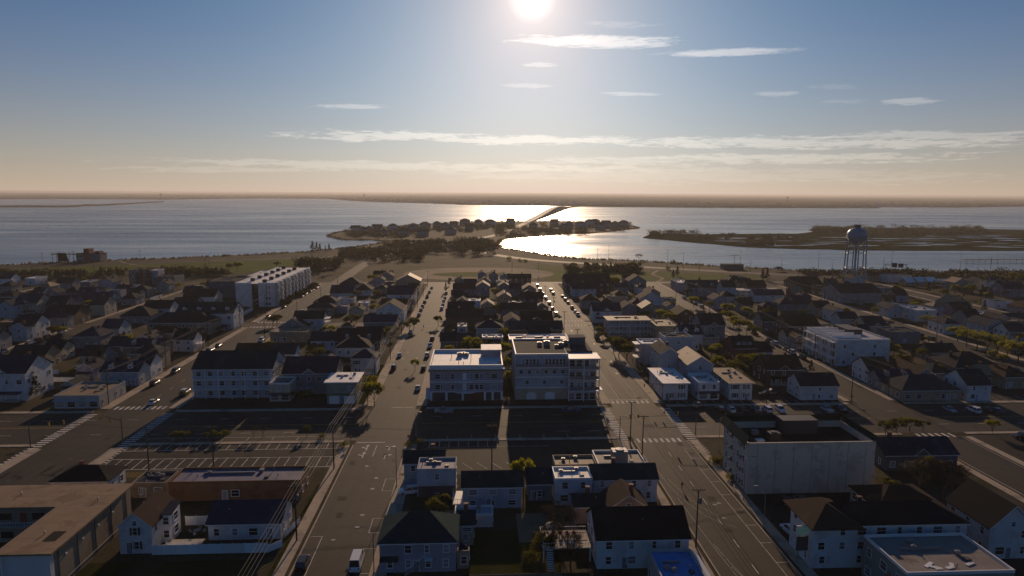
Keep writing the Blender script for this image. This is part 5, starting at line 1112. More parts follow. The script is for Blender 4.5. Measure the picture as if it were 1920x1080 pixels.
m_glassl = mat('lit_curtain_glass', (.22,.23,.24), .2, .3, .4, .6, 3, rand=.5)
m_conc = mat('concrete', (.45,.36,.26), .85, .2, .5, .1, 7, stain=(.16,.14,.12), stain_amt=.5, stain_scale=.2, world_coords=True, rand=0)
m_kerb = mat('kerb_concrete', (.42,.35,.27), .85, .18, .5, .25, 7, world_coords=True, rand=0)
m_asph = mat('asphalt', (.041,.033,.025), .78, .30, .06, .15, 5, bump=.25, stain=(.026,.021,.017), stain_amt=.8, stain_scale=.05, world_coords=True, rand=0, cracks=.45)
m_asph2 = mat('old_asphalt', (.034,.028,.023), .8, .3, .07, .08, 4, bump=.25, stain=(.048,.039,.031), stain_amt=.5, stain_scale=.07, world_coords=True, rand=0, cracks=.5)
m_paint = mat('road_paint', (.74,.69,.60), .8, .22, .8, .06, 4, stain=(.2,.18,.16), stain_amt=.65, stain_scale=.7, world_coords=True, rand=0)
m_ypaint = mat('yellow_paint', (.45,.29,.06), .8, .2, .8, .05, 4, world_coords=True, rand=0)
m_ground = mat('bare_ground', (.062,.049,.027), .95, .6, .06, .05, 1.1, bump=.4, stain=(.018,.024,.008), stain_amt=.95, stain_scale=.04, world_coords=True, rand=0)
m_lawn = mat('lawn', (.088,.112,.012), .95, .4, .05, .02, 1.6, bump=.6, stain=(.078,.080,.022), stain_amt=.5, stain_scale=.03, world_coords=True, rand=0)
m_yard = mat('worn_yard_grass', (.040,.042,.012), .95, .5, .12, 0, 2.0, bump=.6, stain=(.07,.052,.028), stain_amt=.8, stain_scale=.09, world_coords=True, rand=0)
m_sand = mat('sandy_soil', (.24,.17,.105), .95, .3, .05, .10, 1.0, bump=.3, stain=(.075,.062,.032), stain_amt=.7, stain_scale=.02, world_coords=True, rand=0)
m_marsh = mat('marsh_grass', (.034,.034,.012), .95, .6, .02, 0, .5, bump=.6, stain=(.042,.034,.013), stain_amt=.7, stain_scale=.012, world_coords=True, rand=0)
m_wood_pole = mat('pole_wood', (.075,.055,.040), .85, .2, 1, .2, 8)
m_steel = mat('galvanised_steel', (.24,.24,.245), .55, .1, 1, .4, 8, metal=.3)
m_dsteel = mat('dark_steel', (.05,.05,.05), .5, .1, 1, .4, 8)
m_wire = mat('wire', (.42,.33,.22), .35, .05, 1, .6, 8, metal=.6, rand=0)
m_wired = mat('dark_wire', (.02,.018,.016), .9, .05, 1, .05, 8, rand=0)
m_bark = mat('bark', (.065,.048,.034), .9, .25, 2, .15, 9)
m_rubber = mat('tyre_rubber', (.02,.02,.02), .8, .1, 2, .3, 9, rand=0)
m_red = mat('red_sign', (.45,.03,.03), .5, .1, 2, .3, 9)
m_sgreen = mat('sign_green', (.02,.16,.09), .5, .1, 2, .3, 9)
m_yel = mat('signal_yellow', (.55,.32,.03), .5, .1, 2, .3, 9)
m_fence = mat('vinyl_fence', (.76,.77,.78), .5, .05, 1, .35, 5)
m_woodf = mat('weathered_wood', (.20,.15,.11), .85, .25, 1, .2, 6)
m_deck = mat('deck_boards', (.42,.36,.29), .8, .2, 1, .2, 6)
m_tower = mat('tower_paint', (.13,.23,.32), .42, .06, .2, .45, 3, rand=0, stain=(.20,.26,.30), stain_amt=.4, stain_scale=.2)
m_umb = mat('umbrella_cloth', (.75,.73,.70), .8, .05, 1, .2, 5)
def leaf_mat(name, c, tr):
    m = bpy.data.materials.new(name); m.use_nodes = True
    n, l = m.node_tree.nodes, m.node_tree.links
    b = n['Principled BSDF']; b.inputs['Roughness'].default_value = .7; b.inputs['Specular IOR Level'].default_value = .2
    g = n.new('ShaderNodeNewGeometry'); k = n.new('ShaderNodeTexNoise'); k.inputs['Scale'].default_value = .9
    l.new(g.outputs['Position'], k.inputs['Vector'])
    oi = n.new('ShaderNodeObjectInfo')
    a = n.new('ShaderNodeMath'); a.operation = 'MULTIPLY_ADD'; l.new(k.outputs['Fac'], a.inputs[0]); a.inputs[1].default_value = 1.4; a.inputs[2].default_value = .3
    a2 = n.new('ShaderNodeMath'); a2.operation = 'MULTIPLY_ADD'; l.new(oi.outputs['Random'], a2.inputs[0]); a2.inputs[1].default_value = .5; a2.inputs[2].default_value = .75
    a3 = n.new('ShaderNodeMath'); a3.operation = 'MULTIPLY'; l.new(a.outputs[0], a3.inputs[0]); l.new(a2.outputs[0], a3.inputs[1])
    s = n.new('ShaderNodeVectorMath'); s.operation = 'SCALE'; s.inputs[0].default_value = c; l.new(a3.outputs[0], s.inputs['Scale'])
    l.new(s.outputs[0], b.inputs['Base Color'])
    t = n.new('ShaderNodeBsdfTranslucent'); s2 = n.new('ShaderNodeVectorMath'); s2.operation = 'MULTIPLY'; l.new(s.outputs[0], s2.inputs[0]); s2.inputs[1].default_value = (1.6, 1.35, .6)
    l.new(s2.outputs[0], t.inputs['Color'])
    mx = n.new('ShaderNodeMixShader'); mx.inputs[0].default_value = tr
    l.new(b.outputs[0], mx.inputs[1]); l.new(t.outputs[0], mx.inputs[2]); l.new(mx.outputs[0], n['Material Output'].inputs[0])
    MATS[name] = m; return m
m_leaf = leaf_mat('spring_leaf', (.15,.165,.020), .6)
m_leafo = leaf_mat('olive_leaf', (.085,.095,.018), .5)
m_pine = leaf_mat('pine_needle', (.026,.036,.016), .15)
m_twig = leaf_mat('bare_twig', (.085,.060,.040), .05)
m_reed = leaf_mat('reed', (.11,.085,.040), .3)
m_woodl = leaf_mat('woodland_leaf', (.038,.036,.014), .22)

# water: dark body, low gloss ripples
m_water = bpy.data.materials.new('bay_water'); m_water.use_nodes = True
n, l = m_water.node_tree.nodes, m_water.node_tree.links
b = n['Principled BSDF']
b.inputs['Base Color'].default_value = (.030,.070,.110,1); b.inputs['Roughness'].default_value = .16
b.inputs['IOR'].default_value = 1.45; b.inputs['Specular IOR Level'].default_value = .5
g = n.new('ShaderNodeNewGeometry')
def wav(scx, scy, det):
    mp = n.new('ShaderNodeMapping'); mp.inputs['Scale'].default_value = (scx, scy, 1); l.new(g.outputs['Position'], mp.inputs['Vector'])
    k = n.new('ShaderNodeTexNoise'); k.inputs['Scale'].default_value = 1; k.inputs['Detail'].default_value = det; k.inputs['Roughness'].default_value = .6
    l.new(mp.outputs[0], k.inputs['Vector']); return k.outputs['Fac']
w1, w2, w3 = wav(.35, .45, 3), wav(.02, .03, 4), wav(.0022, .012, 5)
ad = n.new('ShaderNodeMath'); ad.operation = 'MULTIPLY_ADD'; l.new(w2, ad.inputs[0]); ad.inputs[1].default_value = 6.0; l.new(w1, ad.inputs[2])
bp = n.new('ShaderNodeBump'); bp.inputs['Strength'].default_value = .5; bp.inputs['Distance'].default_value = .35
l.new(ad.outputs[0], bp.inputs['Height']); l.new(bp.outputs[0], b.inputs['Normal'])
rr = n.new('ShaderNodeMapRange'); l.new(w3, rr.inputs[0]); rr.inputs[1].default_value = .3; rr.inputs[2].default_value = .7; rr.inputs[3].default_value = .15; rr.inputs[4].default_value = .34
l.new(rr.outputs[0], b.inputs['Roughness'])
MATS['bay_water'] = m_water

# ------------------------------------------------------------------ mesh helpers
class MB:
    def __init__(s): s.v = []; s.f = []; s.mi = []; s.cur = 0
    def quad(s, *p):
        i = len(s.v); s.v += [tuple(q) for q in p]; s.f.append(tuple(range(i, i+len(p)))); s.mi.append(s.cur); return s
    def box(s, x0, x1, y0, y1, z0, z1, bottom=True):
        i = len(s.v)
        s.v += [(x0,y0,z0),(x1,y0,z0),(x1,y1,z0),(x0,y1,z0),(x0,y0,z1),(x1,y0,z1),(x1,y1,z1),(x0,y1,z1)]
        fs = [(4,5,6,7),(0,1,5,4),(1,2,6,5),(2,3,7,6),(3,0,4,7)] + ([(3,2,1,0)] if bottom else [])
        for f in fs: s.f.append(tuple(i+k for k in f)); s.mi.append(s.cur)
        return s
    def prism(s, poly, z0, z1):          # vertical prism over an xy polygon (ccw)
        i = len(s.v); k = len(poly)
        s.v += [(x,y,z0) for x,y in poly] + [(x,y,z1) for x,y in poly]
        s.f.append(tuple(i+k+j for j in range(k))); s.mi.append(s.cur)
        s.f.append(tuple(i+k-1-j for j in range(k))); s.mi.append(s.cur)
        for j in range(k):
            a, c = j, (j+1) % k
            s.f.append((i+a, i+c, i+k+c, i+k+a)); s.mi.append(s.cur)
        return s
    def slab(s, pts, t):                 # thick sheet: polygon pts (3d) with thickness t downwards
        i = len(s.v); k = len(pts)
        s.v += [tuple(p) for p in pts] + [(p[0],p[1],p[2]-t) for p in pts]
        s.f.append(tuple(i+j for j in range(k))); s.mi.append(s.cur)
        s.f.append(tuple(i+2*k-1-j for j in range(k))); s.mi.append(s.cur)
        for j in range(k):
            a, c = j, (j+1) % k
            s.f.append((i+c, i+a, i+k+a, i+k+c)); s.mi.append(s.cur)
        return s
    def tube(s, p0, p1, r0, r1=None, seg=6):
        p0, p1 = Vector(p0), Vector(p1); r1 = r0 if r1 is None else r1
        d = (p1-p0).normalized(); u = d.orthogonal().normalized(); w = d.cross(u)
        i = len(s.v)
        for p, r in ((p0, r0), (p1, r1)):
            for k in range(seg):
                a = 2*math.pi*k/seg
                s.v.append(tuple(p + u*(r*math.cos(a)) + w*(r*math.sin(a))))
        for k in range(seg):
            c = (k+1) % seg
            s.f.append((i+k, i+c, i+seg+c, i+seg+k)); s.mi.append(s.cur)
        s.f.append(tuple(i+seg-1-k for k in range(seg))); s.mi.append(s.cur)
        s.f.append(tuple(i+seg+k for k in range(seg))); s.mi.append(s.cur)
        return s
    def lathe(s, prof, seg=16, cx=0, cy=0):
        i = len(s.v); k = len(prof)
        for r, z in prof:
            for j in range(seg):
                a = 2*math.pi*j/seg; s.v.append((cx+r*math.cos(a), cy+r*math.sin(a), z))
        for q in range(k-1):
            for j in range(seg):
                c = (j+1) % seg
                s.f.append((i+q*seg+j, i+q*seg+c, i+(q+1)*seg+c, i+(q+1)*seg+j)); s.mi.append(s.cur)
        return s
    def mesh(s, name, mats, smooth=False):
        me = bpy.data.meshes.new(name)
        me.from_pydata(s.v, [], s.f)
        if not isinstance(mats, (list, tuple)): mats = [mats]
        for m in mats: me.materials.append(m)
        if len(mats) > 1: me.polygons.foreach_set('material_index', s.mi)
        if smooth: me.polygons.foreach_set('use_smooth', [True]*len(s.f))
        me.update(); return me
def link(name, me, parent=None, loc=(0,0,0), rz=0.0, scale=None):
    o = bpy.data.objects.new(name, me); COL.objects.link(o)
    o.location = loc
    if rz: o.rotation_euler = (0, 0, rz)
    if scale: o.scale = scale
    if parent: o.parent = parent
    return o
def part(name, mb, m, parent, **k): return link(name, mb.mesh(name, m), parent, **k)
def tag(o, label, cat, group=None):
    o['label'] = label; o['category'] = cat
    if group: o['group'] = group
    return o
def thing(name, label, cat, loc=(0,0,0), rz=0.0, group=None):
    return tag(link(name, None, None, loc, rz), label, cat, group)
def struct(name, mb, m, label=None, parent=None):
    o = link(name, mb.mesh(name, m), parent)
    if not parent: o['kind'] = 'structure'
    if label: o['label'] = label
    return o
def stuff(o, label, cat): o['kind'] = 'stuff'; o['label'] = label; o['category'] = cat; return o
_cache = {}
def cached(key, fn):
    if key not in _cache: _cache[key] = fn()
    return _cache[key]
def override(o, m):                      # a copy that shares its mesh but wears its own paint
    o.material_slots[0].link = 'OBJECT'; o.material_slots[0].material = m
def ordw(k):
    w = ['', 'first','second','third','fourth','fifth','sixth','seventh','eighth','ninth','tenth','eleventh','twelfth']
    return w[k] if k < len(w) else '%d%s' % (k, {1:'st',2:'nd',3:'rd'}.get(k % 10 if k not in (11,12,13) else 0, 'th'))

# ------------------------------------------------------------------ setting: water, land, far shores
mb = MB(); mb.quad((-45000,-3000,-.7),(45000,-3000,-.7),(45000,44000,-.7),(-45000,44000,-.7))
struct('water', mb, m_water, 'wide ruffled bay reaching to the far shore')
def land(name, pts, m, z=0.0, drop=1.6, label=None):
    bm = bmesh.new()
    vs = [bm.verts.new((x, y, z)) for x, y in pts]
    f = bm.faces.new(vs)
    if f.normal.z < 0: f.normal_flip()
    bmesh.ops.triangulate(bm, faces=[f])
    k = len(pts)
    lo = [bm.verts.new((x*1.0, y, z-drop)) for x, y in pts]
    for i in range(k):
        j = (i+1) % k
        bm.faces.new((vs[i], lo[i], lo[j], vs[j]))
    bmesh.ops.recalc_face_normals(bm, faces=bm.faces[:])
    me = bpy.data.meshes.new(name); bm.to_mesh(me); bm.free()
    me.materials.append(m)
    o = link(name, me); o['kind'] = 'structure'
    if label: o['label'] = label
    return o
def wobble(pts, step=18.0, amp=2.5, seed=0):
    out = []
    for i in range(len(pts)-1):
        (x0,y0),(x1,y1) = pts[i], pts[i+1]
        L = math.hypot(x1-x0, y1-y0); k = max(1, min(60, int(L/step)))
        for j in range(k):
            t = j/k; x, y = x0+(x1-x0)*t, y0+(y1-y0)*t
            if j: 
                d = mnoise.noise((x*.03+seed, y*.03, seed))*amp*2
                x, y = x - d*(y1-y0)/L, y + d*(x1-x0)/L
            out.append((x, y))
    out.append(pts[-1]); return out
land('ground', [(1600,-500)] + [(-1700,-500)] + wobble(SHORE, 14, 3, 1), m_ground, 0, 2.0, 'sandy town ground and causeway island')
land('marsh_island', wobble(MARSH, 14, 5, 3), m_marsh, -.25, 1.2, 'low marsh island in the bay')
# far shore: a belt of low wooded land, its canopy rising and falling
def far_land(name, front, depth, rows, zmax, seed, m):
    mbf = MB(); cols = wobble(front, 90, 14, seed); k = len(cols)
    dist = [0, 12, 30, 70, 140, 260, 450, 800, 1400, 2400, 4200, 7000, 11000, 17000, 24000, 31000, 40000]
    dist = [d for d in dist if d <= depth]
    for r, d in enumerate(dist):
        for i, (x, y) in enumerate(cols):
            a = math.hypot(x, y); ux, uy = x/a, y/a
            X, Y = x+ux*d, y+uy*d
            nzv = mnoise.noise((X*.012, Y*.012, seed)) + .6*mnoise.noise((X*.05, Y*.05, seed+4))
            z = -.5 if r == 0 else (.6 if r == 1 else max(.8, zmax*(.62+.55*nzv)))
            mbf.v.append((X, Y, z))
    for r in range(len(dist)-1):
        for i in range(k-1):
            mbf.f.append((r*k+i, r*k+i+1, (r+1)*k+i+1, (r+1)*k+i)); mbf.mi.append(0)
    return struct(name, mbf, m)
m_far = mat('far_woods_haze_tint', (.085,.075,.045), .95, .5, .004, 0, .02, world_coords=True, rand=0, stain=(.15,.12,.08), stain_amt=.6, stain_scale=.004)  # woods colour lightened to stand in for part of the distant haze
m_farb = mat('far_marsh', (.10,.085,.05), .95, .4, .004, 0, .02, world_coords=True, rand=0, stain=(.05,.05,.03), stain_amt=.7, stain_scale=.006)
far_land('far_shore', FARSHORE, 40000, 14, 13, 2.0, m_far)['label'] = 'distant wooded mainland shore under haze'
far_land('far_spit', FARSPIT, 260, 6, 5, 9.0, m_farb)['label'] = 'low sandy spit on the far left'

# ------------------------------------------------------------------ sheets on the ground: roads, lots, lawns
def sheet(name, pts, m, z, label=None, parent=None):
    bm = bmesh.new(); f = bm.faces.new([bm.verts.new((x, y, z)) for x, y in pts])
    f.normal_update()
    if f.normal.z < 0: f.normal_flip()
    bmesh.ops.triangulate(bm, faces=[f])
    me = bpy.data.meshes.new(name); bm.to_mesh(me); bm.free(); me.materials.append(m)
    o = link(name, me, parent)
    if not parent: o['kind'] = 'structure'
    if label: o['label'] = label
    return o
def rect(name, x0, x1, y0, y1, m, z, label=None, parent=None): return sheet(name, [(x0,y0),(x1,y0),(x1,y1),(x0,y1)], m, z, label, parent)
def ribbon(name, path, w, m, z, label=None, zs=None):
    mbr = MB(); P = [Vector((x, y, 0)) for x, y in path]; k = len(P)
    for i, p in enumerate(P):
        d = (P[min(i+1, k-1)] - P[max(i-1, 0)]).normalized(); nrm = Vector((-d.y, d.x, 0))
        zz = z if zs is None else zs[i]
        for sgn in (-.5, .5): q = p + nrm*w*sgn; mbr.v.append((q.x, q.y, zz))
    for i in range(k-1): mbr.f.append((2*i+1, 2*i, 2*i+2, 2*i+3)); mbr.mi.append(0)
    return struct(name, mbr, m, label)
def smooth_path(pts, sub=8):
    out = []; k = len(pts)
    for i in range(k-1):
        p0, p1, p2, p3 = (Vector((*pts[max(0, min(k-1, j))], 0)) for j in (i-1, i, i+1, i+2))
        for s_ in range(sub):
            t = s_/sub
            q = .5*((2*p1) + (p2-p0)*t + (2*p0-5*p1+4*p2-p3)*t*t + (3*p1-p0-3*p2+p3)*t**3)
            out.append((q.x, q.y))
    out.append(tuple(pts[-1])); return out
STN = ['outer_left','second_left','left','centre','right','fourth','fifth','sixth']
ST = [(-298,-287),(-195,-183),(-112,-94.5),(-32.4,-18.8),(42.4,56.4),(121.5,133.5),(208,220),(289,301)]
STY = [(-60,500),(-60,500),(-60,500),(-60,508),(-60,500),(-60,505),(-60,480),(-60,470)]
AV0, AV1 = 178.0, 204.0
roads = {}
for nme, (x0, x1), (y0, y1) in zip(STN, ST, STY):
    roads[nme] = rect('street', x0, x1, y0, y1, m_asph, .004, nme.replace('_', ' ') + ' street running from the camera towards the bay')
avenue = rect('avenue', -520, 560, AV0, AV1, m_asph, .008, 'wide avenue crossing the whole town')
rect('street', -420, 420, 338, 347, m_asph, .008, 'narrow cross street between the second and third blocks')
rect('street', -300, 300, 499, 508, m_asph, .009, 'last cross street at the edge of town')
lotL = rect('parking_lot', -93.2, -33.6, 159.2, AV0-.2, m_asph2, .006, 'parking lot left of the centre street')
lotA = rect('parking_lot', -93.2, -33.6, AV1+.2, 217.5, m_asph2, .006, 'lane and parking in front of the long motel')
lotB = rect('parking_lot', -17.5, 41, 154.5, AV0-.2, m_asph2, .006, 'parking lot between the centre and right streets')
lotB2 = rect('parking_lot', -17.5, 41, AV1+.2, 211.5, m_asph2, .006, 'forecourt of the two central hotels')
lotC = rect('parking_lot', 60.5, 119, AV1+.2, 216, m_asph2, .006, 'car park in front of the white flat roofed shops')
lotD = rect('parking_lot', 137, 205, AV1+.2, 222, m_asph2, .006, 'car park right of the fourth street')
lotF = rect('parking_lot', 60.5, 119, 100, 141, m_asph2, .006, 'dark lot behind the big tan building')
lotG = rect('parking_lot', -132, -98, -20, 134, m_asph2, .003, 'motel lot in the left corner')
rect('parking_lot', 137, 205, 150, AV0-.2, m_asph2, .006, 'paved corner lot right of the fourth street')
# beyond the town: lawns, sandy oval, highways
sheet('lawn', wobble(FIELD, 20, 3, 5), m_lawn, .003, 'long green field between the town and the bay on the left')
sheet('lawn', wobble(VERGE, 20, 2, 6), m_lawn, .003, 'green verge beside the highway on the right')
sheet('sand_oval', [(2+62*math.cos(a*math.pi/24), 563+46*math.sin(a*math.pi/24)) for a in range(48)], m_sand, .005, 'bare sandy oval at the end of the centre street')
sheet('lawn', [(-2+34*math.cos(a*math.pi/20), 556+17*math.sin(a*math.pi/20)) for a in range(40)], m_lawn, .009, 'dull grass in the middle of the sandy oval')
HW = smooth_path(HIGHWAY, 10)
ribbon('highway', HW, 13, m_asph, .012, 'highway curving along the shore to the bridge')
ribbon('highway', smooth_path(SLIP, 8), 10, m_asph, .010, 'road from the left street to the causeway')
ribbon('path', smooth_path(LEFTROAD, 6), 8, m_asph, .007, 'road along the left shore')
ribbon('path', smooth_path([(-345,675),(-318,640),(-285,618),(-248,598),(-215,580)], 6), 2.4, m_sand, .006, 'pale footpath across the field')
ribbon('path', smooth_path([(137,508),(147,530),(146,556),(158,585)], 6), 2.6, m_sand, .006, 'pale footpath across the right verge')

# ------------------------------------------------------------------ pavements with kerbs
def pavement(name, x0, x1, y0, y1, label=None):
    mbp = MB(); mbp.box(x0, x1, y0, y1, -.05, .13, False)
    return struct(name, mbp, m_conc, label)
def side_walks(xk, sgn, y0, y1, lab, wide=False):
    # kerb, verge strip and walk along a street edge at xk, growing in direction sgn
    k0, k1 = sorted((xk, xk+sgn*.28)); w0, w1 = sorted((xk+sgn*(.3 if wide else 1.0), xk+sgn*3.1))
    mbk = MB(); mbk.box(k0, k1, y0, y1, -.05, .14, False)
    struct('kerb', mbk, m_kerb, 'kerb, ' + lab)
    pavement('pavement', w0, w1, y0, y1, 'concrete walk, ' + lab)
for nme, (x0, x1) in zip(STN, ST):
    for (ya, yb, wh) in ((-40, 174.5, 'near block'), (207.5, 336, 'middle block'), (349, 498, 'far block')):
        if nme in ('outer_left', 'sixth') and ya < 100: continue
        yb2 = yb
        side_walks(x0, -1, ya, yb2, 'left side of %s street, %s' % (nme.replace('_', ' '), wh), nme in ('centre', 'right') and ya > 0 or nme == 'left')
        side_walks(x1, 1, ya, yb2, 'right side of %s street, %s' % (nme.replace('_', ' '), wh), nme in ('centre', 'left') or ya > 0)
for i in range(len(ST)-1):
    xa, xb = ST[i][1], ST[i+1][0]
    if xb-xa < 20: continue
    pavement('pavement', xa+3.2, xb-3.2, AV1+.02, AV1+2.0, 'far avenue pavement right of %s street' % STN[i].replace('_', ' '))
    pavement('pavement', xa+3.2, xb-3.2, AV0-1.6, AV0-.02, 'near avenue pavement right of %s street' % STN[i].replace('_', ' '))

# ------------------------------------------------------------------ paint on the roads, one stripe each
unit = MB().quad((-.5,-.5,0),(.5,-.5,0),(.5,.5,0),(-.5,.5,0)).mesh('stripe', m_paint)
unity = MB().quad((-.5,-.5,0),(.5,-.5,0),(.5,.5,0),(-.5,.5,0)).mesh('stripe', m_ypaint)
def stripe(parent, cx, cy, w, L, rz=0, z=.0165, me=None):
    return link('stripe', me or unit, parent, (cx, cy, z), rz, (w, L, 1))
def cw_along_y(parent, xc, y0, y1, w=3.0, step=1.45):       # walkers go along Y, bars lie along X
    y = y0
    while y < y1: stripe(parent, xc, y, w, .62); y += step
def cw_along_x(parent, yc, x0, x1, w=3.0, step=1.6):
    x = x0
    while x < x1: stripe(parent, x, yc, .75, w); x += step
for xc in (-114.6, -92.2): cw_along_y(avenue, xc, 162, 203)
cw_along_x(roads['left'], 208.5, -110.5, -95.5)
for xc in (39.6, 58.6): cw_along_y(avenue, xc, 166, 203.5)
cw_along_x(roads['right'], 175.0, 43.6, 56)
cw_along_x(roads['right'], 209.2, 43.4, 56)
for yc in (336.5, 349.0): cw_along_x(roads['right'], yc, 43.4, 56)
for yc in (336.5, 349.0): cw_along_x(roads['left'], yc, -111, -95.2)
cw_along_x(roads['fourth'], 176.0, 122.5, 133, step=1.9)
stripe(roads['centre'], -28.2, 176.3, 7.4, .45); stripe(roads['centre'], -22.9, 206.2, 6.5, .4)
stripe(roads['right'], 49, 211.6, 12.8, .4)
stripe(roads['centre'], -25.6, 337, 12.4, .35)
for y in (172.2, 168.2): stripe(roads['centre'], -26.3, y, .2, 3.4)
# turn arrows
def arrow(parent, x, y, kind):
    a = MB(); a.quad((-.12,-1.4,0),(.12,-1.4,0),(.12,.5,0),(-.12,.5,0))
    if kind == 'both': a.quad((-.5,.5,0),(.5,.5,0),(0,1.5,0)).quad((-.12,-.6,0),(-.12,-.3,0),(-.8,.2,0),(-.8,-.1,0)).quad((-1.3,.05,0),(-.8,-.35,0),(-.8,.45,0))
    else: a.quad((-.12,.5,0),(-.12,.25,0),(.7,.25,0),(.7,.5,0)).quad((.7,-.1,0),(1.5,.37,0),(.7,.85,0))
    link('turn_arrow', a.mesh('turn_arrow', m_paint), parent, (x, y, .0175), 0, (1.15, 1.5, 1))
arrow(roads['centre'], -28.6, 172.6, 'both'); arrow(roads['centre'], -28.8, 167.6, 'both')
arrow(roads['centre'], -22.8, 172.6, 'right'); arrow(roads['centre'], -23.2, 166.8, 'right')
# stalls
x = -90.4
while x < -35:
    stripe(lotL, x, 163.6, .17, 6.2); stripe(lotL, x, 175.0, .17, 5.2); x += 2.56
for y in (160.4, 166.8, 172.4, 177.6): stripe(lotL, -62.7, y, 55.4, .2)
x = -88
while x < -36: stripe(avenue, x, 180.0, .13, 2.2); x += 6.6
stripe(avenue, -62.5, 181.4, 54, .12)
x = -12.5
while x < 8.5: stripe(lotB, x, 174.6, .12, 4.8); x += 2.56
stripe(lotB, 3, 172.1, 32, .12)
x = -6
while x < 12: stripe(lotB, x, 159.5, .12, 5.0, R(32)); x += 3.6
x = -8
while x < 30: stripe(avenue, x, 179.6, .12, 2.4); x += 6.6
for x in (24, 33): stripe(avenue, x, 183.2, 4.0, .16)
for x0_ in range(-88, -40, 12): stripe(avenue, x0_, 184.8, 3.0, .14)
for x0_ in range(-500, 540, 12):
    if not (-96 < x0_ < 60): stripe(avenue, x0_, 185, 3.2, .14); stripe(avenue, x0_+4, 197.2, 3.2, .14)
for x0_ in list(range(-86, -36, 12)) + list(range(-12, 38, 12)): stripe(avenue, x0_, 197.2, 3.2, .14)
for sx0, sx1 in ((-520,-116),(-90,-34.5),(-16,37),(62,119),(137,206)):
    stripe(avenue, (sx0+sx1)/2, 190.9, sx1-sx0, .14, me=unity); stripe(avenue, (sx0+sx1)/2, 191.3, sx1-sx0, .14, me=unity)
for xs in range(64, 118, 3): stripe(lotC, xs, 207.6, .12, 4.6)
for xs in range(140, 203, 3): stripe(lotD, xs, 209.0, .12, 4.8)
for k in range(9): stripe(lotL, -86.0+k*.95, 157.2, .15, 3.6, R(-30), me=unity)
# lane dashes and kerbside bays
for y in range(84, 172, 9): stripe(roads['right'], 49.4, y, .15, 3.0)
for y in range(216, 334, 9): stripe(roads['right'], 49.2, y, .15, 3.0, me=unity); 
for y in range(352, 495, 11): stripe(roads['right'], 49.2, y, .15, 3.4)
for xx in (46.2, 52.4): stripe(roads['right'], xx, 272, .10, 118)
stripe(roads['right'], 48.6, 272, .12, 120, me=unity); stripe(roads['right'], 48.9, 420, .12, 140)
for y in range(92, 170, 7): stripe(roads['right'], 55.2, y, 2.2, .12)
stripe(roads['right'], 54.1, 130, .10, 76)
for y0_, y1_ in ((112, 126), (96, 104)):
    stripe(roads['centre'], -29.9, (y0_+y1_)/2, .12, y1_-y0_)
    for y in (y0_, y1_): stripe(roads['centre'], -31.1, y, 2.4, .12)
for y0_, y1_ in ((112.5, 121), (127, 133), (146, 152.5)):
    stripe(roads['centre'], -21.2, (y0_+y1_)/2, .12, y1_-y0_)
    for y in (y0_, y1_): stripe(roads['centre'], -20.1, y, 2.3, .12)
for y in range(212, 334, 9): stripe(roads['left'], -103.2, y, .13, 3)
for y in range(352, 495, 10): stripe(roads['left'], -103.2, y, .13, 3)
for xx in (-109.4, -97.2): stripe(roads['left'], xx, 425, .13, 140)
# arcing scrape marks on the right street
def arc_mark(parent, pts, w):
    p = smooth_path(pts, 8); mbr = MB()
    for i in range(len(p)-1):
        d = Vector((p[i+1][0]-p[i][0], p[i+1][1]-p[i][1])).normalized(); nx, ny = -d.y*w/2, d.x*w/2
        mbr.quad((p[i][0]-nx,p[i][1]-ny,0),(p[i+1][0]-nx,p[i+1][1]-ny,0),(p[i+1][0]+nx,p[i+1][1]+ny,0),(p[i][0]+nx,p[i][1]+ny,0))
    link('tar_line', mbr.mesh('tar_line', m_paint), parent, (0, 0, .0155))
arc_mark(roads['right'], [(43.4,155),(44.4,142),(47.6,131),(52,126)], .06)
arc_mark(roads['right'], [(44.6,150),(46.8,138),(50,131)], .06)
arc_mark(roads['right'], [(45,120),(46.6,108),(50,101),(54,97)], .06)
arc_mark(roads['right'], [(45.4,112),(48.6,101),(53,95.5)], .06)
arc_mark(roads['right'], [(44,140),(44.6,120),(46,98),(46.4,84)], .06)
# tar repairs: darker patches and sealed cracks in the asphalt
m_patch = mat('tar_patch', (.022,.019,.017), .8, .2, .5, .08, 5, world_coords=True, rand=0)
def patch(parent, x, y, w, L, rz=0):
    link('tar_patch', cached('patchmesh', lambda: MB().quad((-.5,-.46,0),(.46,-.5,0),(.5,.44,0),(-.44,.5,0)).mesh('tar_patch', m_patch)), parent, (x, y, .0125), rz, (w, L, 1))
prn = random.Random(3)
for (nm_, x0, x1) in (('centre', -31, -20), ('right', 44, 55.5), ('left', -110, -96)):
    for k in range(16): patch(roads[nm_], prn.uniform(x0, x1), prn.uniform(88, 174) if k < 8 else prn.uniform(210, 330), prn.uniform(.7, 2.2), prn.uniform(.9, 3.4), prn.uniform(-.1, .1))
patch(avenue, 49.5, 186.4, 3.2, 2.6)
for k in range(26): patch(avenue, prn.uniform(-110, 130), prn.uniform(180, 203), prn.uniform(.8, 3), prn.uniform(.7, 2), prn.uniform(-.1, .1))
for k in range(14): patch(lotL, prn.uniform(-90, -36), prn.uniform(160.5, 177), prn.uniform(.8, 3), prn.uniform(.7, 2), prn.uniform(-.1, .1))
# manhole covers
mh = cached('manhole', lambda: MB().lathe([(0,0),(.42,0),(.45,-.012)][::-1], 14).mesh('manhole_cover', m_dsteel))
for k in range(26):
    rn_ = prn.choice(('centre', 'right', 'left')); x0, x1 = {'centre': (-30, -21), 'right': (45, 54), 'left': (-109, -97)}[rn_]
    link('manhole_cover', mh, roads[rn_], (prn.uniform(x0, x1), prn.uniform(95, 172) if k % 2 else prn.uniform(208, 330), .019))
